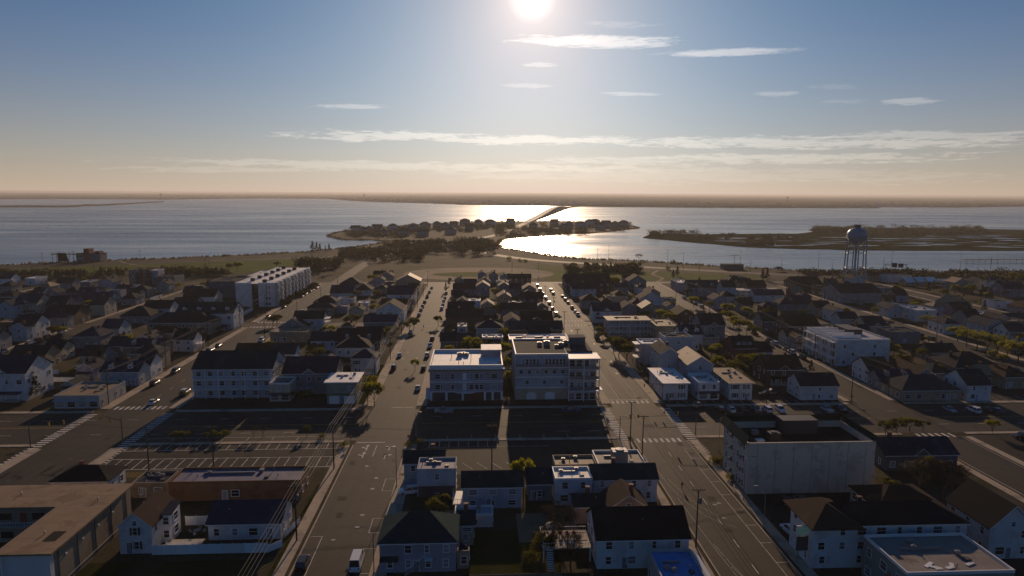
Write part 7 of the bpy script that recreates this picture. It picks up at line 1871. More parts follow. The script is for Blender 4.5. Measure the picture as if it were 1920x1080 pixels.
def street_lamp(label, x, y, h=8.0, arm=2.4, rz=0.0):
    t = thing('street_lamp', label, 'street lamp', (x, y, 0), rz, 'street lamps')
    link('pole', cached(('lampp', h), lambda: MB().tube((0,0,0),(0,0,h),.10,.06,8).tube((0,0,0),(0,0,.4),.18,.16,8).mesh('pole', m_steel)), t)
    a = MB(); prev = (0,0,h)
    for k in range(1, 6): q = (arm*k/5, 0, h+.5*math.sin(k/5*1.4)); a.tube(prev, q, .045, .04, 6); prev = q
    link('arm', cached(('lampa', h, arm), lambda: a.mesh('arm', m_steel)), t)
    link('lamp_head', cached('lamph', lambda: MB().box(-.1,.65,-.16,.16,-.12,.06).mesh('lamp_head', m_steel)), t, (arm, 0, h+.46))
    return t
def signal_head():
    a = MB(); a.box(-.18,.18,-.14,.14,-.55,.55)
    return a.mesh('signal_head', m_yel)
def traffic_signal(label, x, y, rz, arm=7.0, h=6.6):
    t = thing('traffic_signal', label, 'traffic light', (x, y, 0), rz, 'traffic signals at the avenue crossings')
    link('pole', cached('sigp', lambda: MB().tube((0,0,0),(0,0,h),.13,.09,8).mesh('pole', m_dsteel)), t)
    link('mast_arm', cached(('siga', arm), lambda: MB().tube((0,0,h-.5),(arm,0,h-.1),.08,.05,6).mesh('mast_arm', m_dsteel)), t)
    for u in (.55, .96):
        hd = link('signal_head', cached('sigh', signal_head), t, (arm*u, 0, h-.9))
        for k, mm in enumerate(('lens_red', 'lens_amber', 'lens_green')):
            link('lens', cached(mm, lambda: MB().tube((0,-.14,0),(0,-.17,0),.11,.11,10).mesh('lens', mat(mm, {'lens_red': (.20,.01,.01), 'lens_amber': (.25,.13,.01), 'lens_green': (.01,.16,.06)}[mm], .3, .02, 1, .5, 3))), hd, (0, 0, .35-.35*k))
    return t
def sign_post(label, x, y, kind='stop', rz=0.0, h=2.3):
    t = thing('road_sign', label, 'sign', (x, y, 0), rz, 'street signs')
    link('post', cached(('signp', h), lambda: MB().tube((0,0,0),(0,0,h),.045,.045,6).mesh('post', m_steel)), t)
    if kind == 'stop':
        def f():
            a = MB(); P8 = [(.42*math.cos(R(22.5+45*k)), h+.42*math.sin(R(22.5+45*k))) for k in range(8)]
            a.quad(*[(x, -.075, z) for x, z in P8]).quad(*[(x, -.045, z) for x, z in P8[::-1]])
            for k in range(8): p, q = P8[k], P8[(k+1) % 8]; a.quad((p[0],-.045,p[1]),(q[0],-.045,q[1]),(q[0],-.075,q[1]),(p[0],-.075,p[1]))
            return a.mesh('plate', m_red)
        link('plate', cached('stopplate', f), t)
    else:
        link('plate', cached('bladeplate', lambda: MB().box(-.6,.6,-.03,.03,h-.3,h).mesh('plate', m_sgreen)), t)
    return t

def letters(text, size, m, parent, loc, rot):
    cu = bpy.data.curves.new('lettering', 'FONT'); cu.body = text; cu.size = size; cu.align_x = 'CENTER'; cu.align_y = 'CENTER'; cu.extrude = .01
    tmp = bpy.data.objects.new('tmp_text', cu); COL.objects.link(tmp)
    dg = bpy.context.evaluated_depsgraph_get(); me = bpy.data.meshes.new_from_object(tmp.evaluated_get(dg))
    bpy.data.objects.remove(tmp); bpy.data.curves.remove(cu)
    me.materials.clear(); me.materials.append(m); me.name = 'lettering'
    o = link('lettering', me, parent, loc); o.rotation_euler = rot; return o

# ------------------------------------------------------------------ the two hotels in the middle of the picture
def hotel_white_roof():
    x0, x1, y0, y1, h = -15.0, 8.4, 213.0, 235.5, 10.6
    W, D = x1-x0, y1-y0
    t = thing('hotel', 'grey three-storey hotel with bright white flat roof and white parapet', 'hotel', ((x0+x1)/2, (y0+y1)/2, 0))
    a = MB(); a.box(-W/2, W/2, -D/2, D/2, 0, h, False); part('wall', a, MATS['siding_lavender'], t)
    ro = part('roof', MB().box(-W/2+.4, W/2-.4, -D/2+.4, D/2-.4, h-.3, h+.06), MATS['roof_white'], t)
    part('parapet', parapet(W, D, h, 1.0, .38), m_trim, t)
    part('cornice', MB().box(-W/2-.5, W/2+.5, -D/2-.6, -D/2-.04, h-.35, h-.02), m_trim, t)
    part('cornice', MB().box(-W/2-.35, W/2+.35, -D/2-.4, -D/2-.04, h-1.1, h-.36), MATS['siding_stone'], t)
    # stair house on the back right corner
    sh_ = part('stair_house', MB().box(W/2-6.6, W/2-.2, D/2-8.5, D/2-.5, h+.06, h+2.5), MATS['siding_lavender'], t)
    part('stair_roof', MB().box(W/2-6.9, W/2+.1, D/2-8.8, D/2-.2, h+2.5, h+2.75), MATS['roof_white'], sh_)
    for (x, y, s_) in ((-2.4, 4.2, 1.2), (-.2, 4.8, 1.0), (-1.2, 6.4, .9)): hvac(ro, x, y, h+.06, s_)
    for (x, y, q) in ((-5.2, 2, 1.2), (1.4, -2.2, 2.2), (4.4, -4.6, .6), (-1.0, -5.6, .6), (-2.6, -6.0, .8), (6, -2, .8)): vent_pipe(ro, x, y, h+.06, q)
    for k, z in enumerate((3.1, 6.6)):
        part('string_course', MB().box(-W/2-.08, W/2+.08, -D/2-.1, -D/2-.02, z+2.75, z+2.95), m_trim, t)
        part('string_course', MB().box(-W/2-.08, W/2+.08, -D/2-.1, -D/2-.02, z-.25, z-.05), m_trim, t)
        for u, w in ((-9.2, 1.6), (-8.2+.3, .5), (-4.4, 1.0), (1.6, 1.3), (3.3, 1.3), (4.8, 1.2), (8.9, 1.9)): window(t, 'f', u, z+.55, w, 1.5, W/2, D/2, lit=hr.random() < .3)
        link('door', cached('doorw', lambda: MB().box(-.6,.6,-.06,.03,0,2.3).mesh('door', m_trim)), t, (-.6, -D/2, z+.1))
    # curved balconies
    for z in (3.0, 6.5):
        pts = [(-3.4, -D/2-.02)] + [(-.4+4.2*math.cos(math.pi+q*math.pi/12)*.8, -D/2-.02-1.7*math.sin(q*math.pi/12)) for q in range(13)] + [(2.9, -D/2-.02)]
        part('balcony', MB().prism(pts, z-.35, z-.02), m_trim, t)
        rl = MB()
        for (p, q) in zip(pts[1:-2], pts[2:-1]):
            rl.tube((p[0], p[1]+.05, z+.95), (q[0], q[1]+.05, z+.95), .05, .05, 5); rl.tube((p[0], p[1]+.05, z), (p[0], p[1]+.05, z+.95), .03, .03, 4)
        part('railing', rl, m_trim, t)
    # ground floor: piers, and a dark panel standing in for shade under the building
    part('ground_floor_shade_panel', MB().box(-W/2+.6, W/2-.6, -D/2-.03, -D/2+.05, .1, 2.5), m_trimd, t)
    part('garage_door', MB().box(.2, 5.4, -D/2-.09, -D/2-.04, .05, 2.4), mat('red_brown_door', (.16,.05,.035), .7, .15, 1, .3, 6), t)
    for u in (-W/2+.4, -6.4, -1.2, 5.9, 8.4, W/2-.4): link('pier', cached('pier', lambda: MB().box(-.35,.35,-.25,.1,0,2.7).mesh('pier', m_trim)), t, (u, -D/2-.02, 0))
    st_ = MB()
    for q in range(11): st_.box(-W/2-1.5, -W/2-.1, -D/2+1.2+q*.3, -D/2+1.5+q*.3, .27*q, .27*(q+1))
    part('outside_stair', st_, m_trim, t)
    for k in range(3): window(t, 'l', -6+k*5.5, 4.0, 1.2, 1.5, W/2, D/2); window(t, 'l', -6+k*5.5, 7.4, 1.2, 1.5, W/2, D/2)
hotel_white_roof()
def hotel_glass():
    x0, x1, y0, y1, h = 12.4, 38.4, 213.0, 236.0, 14.6
    W, D = x1-x0, y1-y0
    t = thing('hotel', 'pale blue four-storey hotel with dark flat roof and glazed corner', 'hotel', ((x0+x1)/2, (y0+y1)/2, 0))
    Ym = -D/2
    part('wall', MB().box(-W/2, W/2-9.0, Ym, D/2, 0, h, False), MATS['siding_pale_blue'], t)
    part('corner_wing', MB().box(W/2-9.0, W/2, Ym-1.4, D/2-1, 0, h-.8, False), MATS['siding_pale_blue'], t)
    ro = part('roof', MB().box(-W/2+.3, W/2-9.3, Ym+.3, D/2-.3, h-.2, h+.05).box(W/2-9.0, W/2-.3, Ym+5.5, D/2-1.3, h-1.0, h+.04), MATS['roof_slate'], t)
    part('parapet', MB().box(-W/2-.05, W/2-9, Ym-.06, Ym+.3, h, h+.55).box(-W/2-.05, -W/2+.3, Ym+.3, D/2, h, h+.55).box(-W/2+.3, W/2-9, D/2-.3, D/2, h, h+.55), m_trim, t)
    sh_ = part('stair_house', MB().box(W/2-6.4, W/2-1.2, 3.5, 8.2, h+.05, h+2.4), MATS['siding_slate_wall'], t)
    part('stair_roof', MB().box(W/2-6.6, W/2-1.0, 3.3, 8.4, h+2.4, h+2.6), MATS['roof_navy'], sh_)
    for (x, y, s_) in ((-4, 3, 1.0), (-1.5, 3.2, 1.3), (3.2, 1.6, 1.1), (5.2, 4.6, 1.2), (1.5, 0, .8)): hvac(ro, x, y, h+.05, s_)
    # bands between the storeys
    for z in (4.1, 7.6, 11.0):
        part('string_course', MB().box(-W/2-.05, W/2-9.02, Ym-.14, Ym-.02, z-.28, z), m_trim, t)
    # top floor railing terrace
    part('balcony', MB().box(-W/2, W/2-9.05, Ym-1.3, Ym-.15, 10.7, 10.95), m_trim, t)
    for q in range(4): link('glass_railing', cached('grail', lambda: MB().box(0,4.05,-.03,.03,.05,1.0).box(0,4.1,-.05,.05,1.0,1.08).mesh('glass_railing', m_steel)), t, (-W/2+q*4.2, Ym-1.25, 10.95))
    for q in range(5): window(t, 'f', -W/2+2.6+q*1.15, 11.5, .8, 1.9, W/2, D/2, lit=q % 2 == 0)
    for q in range(6): window(t, 'f', -W/2+10.0+q*1.15, 11.5, .8, 1.9, W/2, D/2)
    for q in range(6): window(t, 'f', -W/2+1.8+q*2.7, 8.6, 1.15, 1.2, W/2, D/2, lit=q == 2)
    for q in range(3): window(t, 'f', -W/2+3.8+q*5.6, 5.2, 1.1, 1.2, W/2, D/2)
    part('cream_wall', MB().box(-W/2+.1, W/2-9.1, Ym-.1, Ym-.02, .05, 3.7), MATS['siding_cream'], t)
    for u in (-7.8, -1.8):
        part('arch_door', MB().prism([(u-1.6, Ym-.16), (u+1.6, Ym-.16), (u+1.6, Ym-.11), (u-1.6, Ym-.11)], .05, 1.7), m_trim, t)
        part('arch_head', MB().quad(*[(u+1.6*math.cos(q*math.pi/8), Ym-.16, 1.7+.9*math.sin(q*math.pi/8)) for q in range(9)]), m_trim, t)
    # glazed corner
    for k, z in enumerate((.3, 4.0, 7.5, 10.8)):
        part('balcony', MB().box(W/2-9.2, W/2+.9, Ym-2.6, Ym-1.42, z+2.85, z+3.05), m_trim, t)
        for q in range(4): window(t, 'f', W/2-7.9+q*2.25, z+.5 if k else .35, 1.75 if k in (0, 2, 3) else 1.1, 2.0 if k in (0, 3) else 1.4, W/2, D/2+1.4, lit=q == k)
        if k: link('glass_railing', cached('grail2', lambda: MB().box(0,10.0,-.03,.03,.05,1.0).box(0,10.0,-.05,.05,1.0,1.08).mesh('glass_railing', m_steel)), t, (W/2-9.15, Ym-2.5, z-.35+.05+.0))
    for u in (W/2-9.0, W/2-4.2, W/2+.7): part('post', MB().box(u-.12, u+.12, Ym-2.55, Ym-2.3, 0, 13.6), m_trim, t)
    part('corner_roof', MB().box(W/2-9.3, W/2+1.1, Ym-2.8, Ym+5.4, h-.75, h-.5), m_trim, t)
    part('entrance_canopy', MB().box(W/2+.05, W/2+2.2, Ym-1.0, Ym+2.5, 3.0, 3.3), m_trim, t)
    for k in range(4):
        for z in (1.2, 5.0, 8.4, 11.6): window(t, 'r', -7+k*5, z, 1.3, 1.4, W/2, D/2)
hotel_glass()

# ------------------------------------------------------------------ white apartment block on the left street
def apartments():
    x0, x1, y0, y1, h = -139.0, -117.0, 398.0, 484.0, 13.4
    t = thing('apartment_building', 'long white apartment block with dark balconies beside the left street', 'apartment block', ((x0+x1)/2, (y0+y1)/2, 0))
    W, D = x1-x0, y1-y0; Y = D/2
    part('wall', MB().box(-W/2, -W/2+9, -Y, Y, 0, h, False).box(-W/2+12.8, W/2, -Y, Y, 0, h, False).box(-W/2+9.005, -W/2+12.795, -Y+2.2, Y-.1, 0, h-.4, False), MATS['siding_white'], t)
    part('glazed_stair', MB().box(-W/2+9.02, -W/2+12.78, -Y+2.1, -Y+2.19, 0, h-.5), m_glass, t)
    ro = part('roof', MB().box(-W/2+.4, W/2-.4, -Y+.4, Y-.4, h-.02, h+.08), MATS['roof_white'], t)
    part('parapet', MB().box(-W/2-.03, -W/2+.35, -Y, Y, h, h+.7).box(W/2-.35, W/2+.03, -Y, Y, h, h+.7).box(-W/2+.35, -W/2+9, -Y-.02, -Y+.35, h, h+.7).box(-W/2+12.8, W/2-.35, -Y-.02, -Y+.35, h, h+.7), m_trim, t)
    for k in range(12): hvac(ro, -5 if k % 2 else 4, -Y+6+k*6.6, h+.08, 1.5, m_dsteel)
    for k in range(10):                      # bays along the street side
        yb_ = -Y + 4 + k*8.3
        b_ = part('bay', MB().box(W/2+.02, W/2+1.6, yb_-1.5, yb_+1.5, .1, h+.3), m_trim if k % 2 else MATS['siding_pale'], t)
        for f in range(4):
            part('balcony', MB().box(W/2+.02, W/2+1.5, yb_+1.55, yb_+4.9, .6+f*3.2, .8+f*3.2), m_dsteel, t)
            link('railing', railing(3.3, 1.0, .35), t, (W/2+1.45, yb_+1.58, .8+f*3.2), math.pi/2)
            part('balcony_door', MB().box(W/2+.005, W/2+.06, yb_+2.0, yb_+4.4, .85+f*3.2, 2.95+f*3.2), m_glass, t)
            wv = link('window', win_mesh(1.3, 1.5, m_trim), t, (W/2+1.61, yb_, 1.0+f*3.2), math.pi/2); link('pane', pane_mesh(1.3, 1.5, m_glass), wv)
    for f in range(4):
        for u in (8.2, 6.6): window(t, 'f', u, 1.0+f*3.2, 1.1, 1.5, W/2, Y)
    part('corner_trim', MB().box(W/2-4.6, W/2-4.3, -Y-.12, -Y-.01, 0, h), m_trimd, t)
apartments()
house('white low wing with purple end wall behind the long apartment block', -150, -141, 452, 484, 11, 'flat', 'lavender', 'white', 3, 'blank', 'apartment block', 'apartment_wing', det=1)

# ------------------------------------------------------------------ row house block right of the fourth street
def townhouses():
    x0, x1, y0, y1, h = 139.5, 160.5, 252.0, 277.0, 10.0
    t = thing('townhouse_block', 'white three-storey townhouse block with stacked balconies by the fourth street', 'apartment block', ((x0+x1)/2, (y0+y1)/2, 0))
    W, D = x1-x0, y1-y0
    part('wall', MB().box(-W/2, W/2, -D/2, D/2, 0, h, False), MATS['siding_white'], t)
    ro = part('roof', MB().box(-W/2+.3, W/2-.3, -D/2+.3, D/2-.3, h-.02, h+.05), MATS['roof_pale'], t)
    part('parapet', parapet(W, D, h, .6, .3), m_trim, t)
    for k in range(4): part('party_wall', MB().box(-W/2+.2, W/2-9, -D/2+5+k*5-.15, -D/2+5+k*5+.15, h+.05, h+1.3), m_trim, ro)
    part('stair_house', MB().box(W/2-10, W/2-4, 0, D/2-1, h+.05, h+1.9), m_trimd, t)
    for k in range(4):
        yb_ = -D/2 + 3.1 + k*6.2
        for f in range(3):
            part('balcony', MB().box(-W/2-1.7, -W/2-.02, yb_-2.6, yb_+2.6, f*3.2+2.7, f*3.2+2.9), m_trim, t)
            link('railing', railing(5.1, 1.0), t, (-W/2-1.65, yb_-2.55, f*3.2+2.9), math.pi/2)
            part('balcony_door', MB().box(-W/2-.05, -W/2-.005, yb_-1.4, yb_+1.4, f*3.2+.3, f*3.2+2.4), m_glass, t)
        for s_ in (-2.55, 2.55): part('post', MB().box(-W/2-1.7, -W/2-1.5, yb_+s_-.09, yb_+s_+.09, 0, 9.2), m_trim, t)
    for (u, z) in ((-7.5, 1), (-4, 4.2), (4.5, 4.2), (-7.5, 7.2), (4.5, 7.2)): window(t, 'f', u, z, 1.0, 1.3, W/2, D/2)
townhouses()

# ------------------------------------------------------------------ near left: motel, white house, fenced garden, long shed
def motel():
    t = thing('motel', 'two-storey tan motel with L-shaped flat roof in the left corner', 'motel', (-76, 118, 0))
    h = 7.4
    part('wall', MB().box(-1.5, 6.4, -9.2, 16, 0, h, False).box(-44, -1.52, 8.2, 16, 0, h, False), MATS['siding_tan'], t)
    ro = part('roof', MB().box(-2.3, 7.0, -10.6, 16.6, h, h+.32).box(-45, -2.303, 6.6, 16.6, h+.003, h+.317), MATS['roof_tan'], t)
    for k in range(3): vent_pipe(ro, (2, 4, -12)[k], (-4, 9, 12)[k], h+.32, .5)
    part('drain_patch', MB().box(3.0, 5.2, -6.5, -3.0, h+.32, h+.335), m_patch, ro)
    part('cross_wall', MB().box(-1.55, 6.45, -9.6, -9.22, 0, h), m_trim, t)
    part('walkway', MB().box(-44, -1.6, 6.8, 8.18, 3.4, 3.6).box(-2.9, -1.52, -9.2, 6.78, 3.4, 3.6), m_conc, t)
    for z in (.2, 3.8):
        for k in range(7):
            d_ = part('door', MB().box(-40+k*6, -38.9+k*6, 8.1, 8.19, z, z+2.1), mat('motel_red_door', (.30,.035,.02), .6, .1, 1, .3, 5), t)
            part('window', MB().box(-37.8+k*6, -35.6+k*6, 8.12, 8.19, z+.7, z+2.0), m_glass, t)
    for k in range(6): link('railing', railing(6.6, 1.0), t, (-42+k*6.7, 6.85, 3.6))
    for k in range(5): part('downpipe', MB().box(6.41, 6.5, -8+k*5.5, -7.88+k*5.5, .2, h), m_trimd, t)
    part('service_rail', MB().tube((6.6, -8, 1.2), (6.6, 12, 1.2), .06), m_steel, t)
    for k in range(4): part('wall_lamp', MB().box(6.41, 6.6, -6+k*5, -5.7+k*5, 5.0, 5.3), m_trim, t)
    for k in range(2): part('end_post', MB().box(-1.4+k*7.6, -1.1+k*7.6, -10.3, -10.0, 0, h), m_trim, t)
motel()
wh_house = house('narrow white gabled house with brown-grey roof beside the tan motel', -65.4, -59.6, 121, 131, 5.4, 'gy', 'white', 'brown', 2, '', rise=2.5)
part('bay_wing', MB().box(2.92, 4.6, -1.0, 3.2, 0, 5.6), MATS['siding_white'], wh_house)
part('bay_roof', MB().slab([(2.8,-1.3,5.7),(4.9,-1.3,5.7),(4.9,3.5,6.3),(2.8,3.5,6.3)], .15), MATS['roof_navy'], wh_house)
for z in (1.0, 3.6):
    for u in (3.75,): window(wh_house, 'f', u, z, 1.0, 1.4, 0, 1.0)
    wv = link('window', win_mesh(1.6, 1.5, m_trim), wh_house, (4.61, 1.2, z), math.pi/2); link('pane', pane_mesh(1.6, 1.5, m_glass), wv)
house('long white single-storey house with navy roof inside the white fence', -51.2, -37.6, 125.4, 133.6, 3.4, 'gx', 'white', 'navy', 1, '', rise=2.6)
house('long orange-brown shed with lilac flat roof beside the stalls', -66, -38.2, 142.7, 150.5, 3.9, 'flat', 'orange', 'lilac', 1, 'blank', 'shed', 'shed')
house('low tan annex with navy flat roof left of the orange shed', -74.6, -67.4, 144.6, 151, 3.0, 'flat', 'tan', 'navy', 1, '', 'annex', 'annex')
house('low black hip-roofed pavilion behind the tan motel', -92.5, -80.5, 146.0, 153.6, 3.3, 'hip', 'white', 'black', 1, '', 'pavilion', 'pavilion', rise=2.2)
def fence_run(label, x0, y0, x1, y1, h=1.9, step=2.0, m=None, name='white_fence', picket=False):
    t = thing(name, label, 'fence', (x0, y0, 0), math.atan2(y1-y0, x1-x0))
    L = math.hypot(x1-x0, y1-y0); k = max(1, round(L/step)); s_ = L/k; m = m or m_fence
    if picket:
        pm = cached(('fpan', round(s_, 2), h, m.name, 1), lambda: (lambda a: ([a.box(.08+i*(s_-.16)/9-.035, .08+i*(s_-.16)/9+.035, -.02, .02, .05, h) for i in range(10)], a.box(.06, s_-.06, -.03, .03, h*.8, h*.86), a)[-1])(MB()).mesh('panel', m))
    else:
        pm = cached(('fpan', round(s_, 2), h, m.name), lambda: (lambda a: ([a.box(.06+i*(s_-.12)/8+.004, .06+(i+1)*(s_-.12)/8-.004, -.02, .02, .12, h-.12) for i in range(8)], a.box(.06, s_-.06, -.035, .035, h-.12, h), a.box(.06, s_-.06, -.035, .035, .05, .12), a)[-1])(MB()).mesh('panel', m))
    po = cached(('fpost', h, m.name), lambda: MB().box(-.065,.065,-.065,.065,0,h+.12).mesh('post', m))
    for i in range(k): link('panel', pm, t, (i*s_, 0, 0)); link('post', po, t, (i*s_, 0, 0))
    link('post', po, t, (L, 0, 0)); return t
fence_run('tall white vinyl fence along the front of the white garden', -59.4, 120.4, -38.6, 120.4)
fence_run('white vinyl fence stepping out at the right end of the garden', -38.5, 120.5, -36.6, 122.4, 1.4)
fence_run('white vinyl fence at the back of the small garden', -58, 131.6, -51.6, 131.6)
fence_run('white picket railing round the raised garden deck', -58.0, 122.9, -51.8, 122.9, 1.1, 1.6, picket=True)
fence_run('short white picket gate fence right of the navy-roofed house', -37.0, 126.0, -35.6, 131.6, 1.3, 1.6, picket=True)
gd = thing('garden_deck', 'raised timber deck behind the picket railing', 'deck', (-55, 124.2, 0)); part('boards', MB().box(-3, 3.2, -1.2, 1.2, 0, .35), m_deck, gd)
for k in range(3): part('step', MB().box(-3.9+k*.28, -3.6+k*.28, -1, 1, 0, .12*(k+1)), m_deck, gd)
gt = thing('patio_set', 'pale round patio table with chairs on the fenced lawn', 'patio set', (-54.4, 128.2, 0))
part('table_top', MB().lathe([(0,.72),(.7,.72),(.7,.76),(0,.76)], 12), m_steel, gt); part('table_leg', MB().tube((0,0,0),(0,0,.72),.05), m_steel, gt)
for k in range(4):
    a_ = k*1.57; part('chair', MB().box(math.cos(a_)*1.2-.25, math.cos(a_)*1.2+.25, math.sin(a_)*1.2-.25, math.sin(a_)*1.2+.25, .4, .46).box(math.cos(a_)*1.42-.25, math.cos(a_)*1.42+.25, math.sin(a_)*1.42-.03, math.sin(a_)*1.42+.03, .46, .95), m_steel, gt)

# ------------------------------------------------------------------ near middle block
house('grey-blue house with dark gabled roof on the corner by the lot', -16.6, -7.6, 149.4, 156.6, 5.0, 'gx', 'pale_blue', 'green', 2, '', rise=1.6)
hb = house('pale blue box addition with flat grey roof over a dark carport', -13.0, -4.6, 142.6, 149.1, 6.0, 'flat', 'pale_blue', 'lilac', 2, 'blank')
part('carport_shade_panel', MB().box(-4.0, 4.0, -3.35, -3.26, 0, 2.5), m_trimd, hb)  # flat dark panel stands in for the shade inside the open carport
hc = house('white-blue house with dark green gabled roof and sunlit side deck', -3.0, 9.4, 136.6, 143.4, 4.8, 'gx', 'pale_blue', 'green', 2, '', rise=2.0)
part('side_deck', MB().box(-8.4, -6.22, -3.2, 3.2, .8, 1.0), m_trim, hc); link('railing', railing(6.3, 1.0), hc, (-8.35, -3.1, 1.0), math.pi/2); link('railing', railing(2.1, 1.0), hc, (-8.35, -3.1, 1.0))
house('low white shed with flat roof in front of the green-roofed house', -4.4, 3.2, 128.4, 132.4, 2.3, 'flat', 'white', 'pale', 1, 'blank', 'shed', 'shed')
hd = house('mauve two-storey house with teal hip roof at bottom centre', -17.0, -3.7, 112.6, 122.4, 5.4, 'hip', 'lavender', 'green', 2, '', rise=3.4)
part('bay_roof', MB().slab([(-6.6,-5.9,2.6),(-3.4,-5.9,2.6),(-3.4,-4.92,3.1),(-6.6,-4.92,3.1)], .12), MATS['roof_green'], hd)
sd = MB()
for q in range(12): sd.box(-2.2+q*.28, -1.9+q*.28, -6.0, -5.0, .22*q, .22*q+.07)
part('outside_stair', sd, m_deck, hd); part('stair_rail', MB().tube((-2.2,-6.0,1.0),(1.3,-6.0,3.7),.04).tube((1.3,-6,2.7),(1.3,-6,3.7),.04).box(1.2,2.6,-6.0,-4.95,2.6,2.7), m_trim, hd)
house('narrow cream annex with dark green roof behind the mauve house', -3.4, -.6, 121.5, 126.4, 4.2, 'gx', 'cream', 'green', 2, '', 'annex', 'annex')
house('small lean-to porch on the right of the mauve house', -3.5, -1.4, 113.4, 117.4, 2.9, 'flat', 'tan', 'slate', 1, '', 'lean-to', 'lean_to', det=1)
house('two-storey white house with sunlit white flat roof', 16.6, 24.6, 137.4, 143.6, 5.6, 'flat', 'white', 'white', 2, '')
house('long white house with teal gabled roof beside the right street', 25.0, 38.8, 138.2, 145.0, 5.3, 'gx', 'white', 'green', 2, '', rise=2.0)
house('pink gabled cottage behind the black-roofed white house', 26.2, 33.8, 126.6, 134.0, 4.4, 'gy', 'pink', 'brown', 2, '', rise=2.6)
house('low pink cottage wing with teal roof', 19.6, 25.9, 129.0, 134.6, 3.7, 'gx', 'pink', 'green', 1, '', rise=1.4)
house('white two-storey house with large black gabled roof', 21.2, 37.6, 112.2, 122.6, 5.6, 'gx', 'white', 'black', 2, '', rise=3.4)
hf = house('low building with bright blue flat roof at the bottom edge', 29.6, 36.8, 99.0, 109.4, 4.6, 'flat', 'pale', 'blue', 1, 'blank', 'shop', 'shop')
part('white_canopy', MB().slab([(3.65,-5.0,5.2),(5.4,-5.0,3.6),(5.4,5.0,3.6),(3.65,5.0,5.2)][::1], .15), m_trim, hf)
hg = house('low restaurant with roof machinery on the corner of the right street', 27.6, 38.6, 146.4, 155.6, 4.6, 'flat', 'tan', 'tar', 1, '', 'restaurant', 'restaurant')
hvac(hg, 0, -.5, 4.65, 2.2); part('satellite_dish', MB().lathe([(0,0),(.5,.08),(.9,.28),(1.1,.5)], 14).tube((0,0,-.6),(0,0,0),.06), m_steel, hg, loc=(.2, 2.6, 5.4))
for q in range(3): link('railing', railing(3.5, .9), hg, (-5.3+q*3.6, -4.5, 4.9))
house('plain hall with beige flat roof beside the restaurant', 17.8, 27.3, 147.6, 153.4, 4.4, 'flat', 'tan', 'tan', 1, 'blank', 'hall', 'hall')
house('low dark navy-roofed cottage behind the round tree', 11.0, 16.2, 139.8, 146.6, 3.9, 'gx', 'grey', 'navy', 1, '')
# terrace with red chairs
tr_ = thing('sun_terrace', 'white railed sun terrace with red chairs beside the black-roofed house', 'terrace', (16.0, 117.6, 0))
part('floor', MB().box(-4.2, 4.6, -3, 3.2, 2.6, 2.8), m_deck, tr_)
for (x, y, L_, rz_) in ((-4.2, 3.1, 8.7, 0), (-4.2, -2.95, 8.7, 0), (-4.15, -2.9, 5.9, math.pi/2)): link('railing', railing(L_, 1.0), tr_, (x, y, 2.8), rz_)
for (x, y) in ((-4,-2.8),(4.4,-2.8),(-4,3),(4.4,3)): part('post', MB().box(x-.1,x+.1,y-.1,y+.1,0,2.6), m_trim, tr_)
sd = MB()
for q in range(10): sd.box(-3.6, -2.4, -3.3-q*.3, -3.02-q*.3, 2.5-.26*q, 2.57-.26*q)
part('stair', sd, m_trim, tr_)
for k in range(4):
    ch = thing('red_chair', 'red terrace chair, %s from the left' % ordw(k+1), 'chair', (14.2+k*1.3, 118.8, 2.8), .2*k, 'red chairs on the sun terrace')
    part('seat', MB().box(-.28,.28,-.28,.28,.4,.46), m_red, ch); part('backrest', MB().box(-.28,.28,.24,.3,.46,1.0), m_red, ch)
    for (x, y) in ((-.24,-.24),(.24,-.24),(-.24,.24),(.24,.24)): part('leg', MB().box(x-.03,x+.03,y-.03,y+.03,0,.4), m_red, ch)
um = thing('patio_umbrella', 'open white patio umbrella in the yard behind the terrace', 'umbrella', (14.8, 124.4, 0))
part('pole', MB().tube((0,0,0),(0,0,2.6),.04), m_steel, um); part('canopy', MB().lathe([(1.7,2.15),(1.0,2.45),(0,2.75)], 8), m_umb, um)
fence_run('brown board fence across the yard behind the terrace', 10.5, 123.0, 20.8, 123.0, 1.6, 2.0, m_woodf, 'board_fence')
fence_run('brown board fence left of the lawn at bottom centre', -1.2, 108.4, 14.6, 108.4, 1.7, 2.0, m_woodf, 'board_fence')

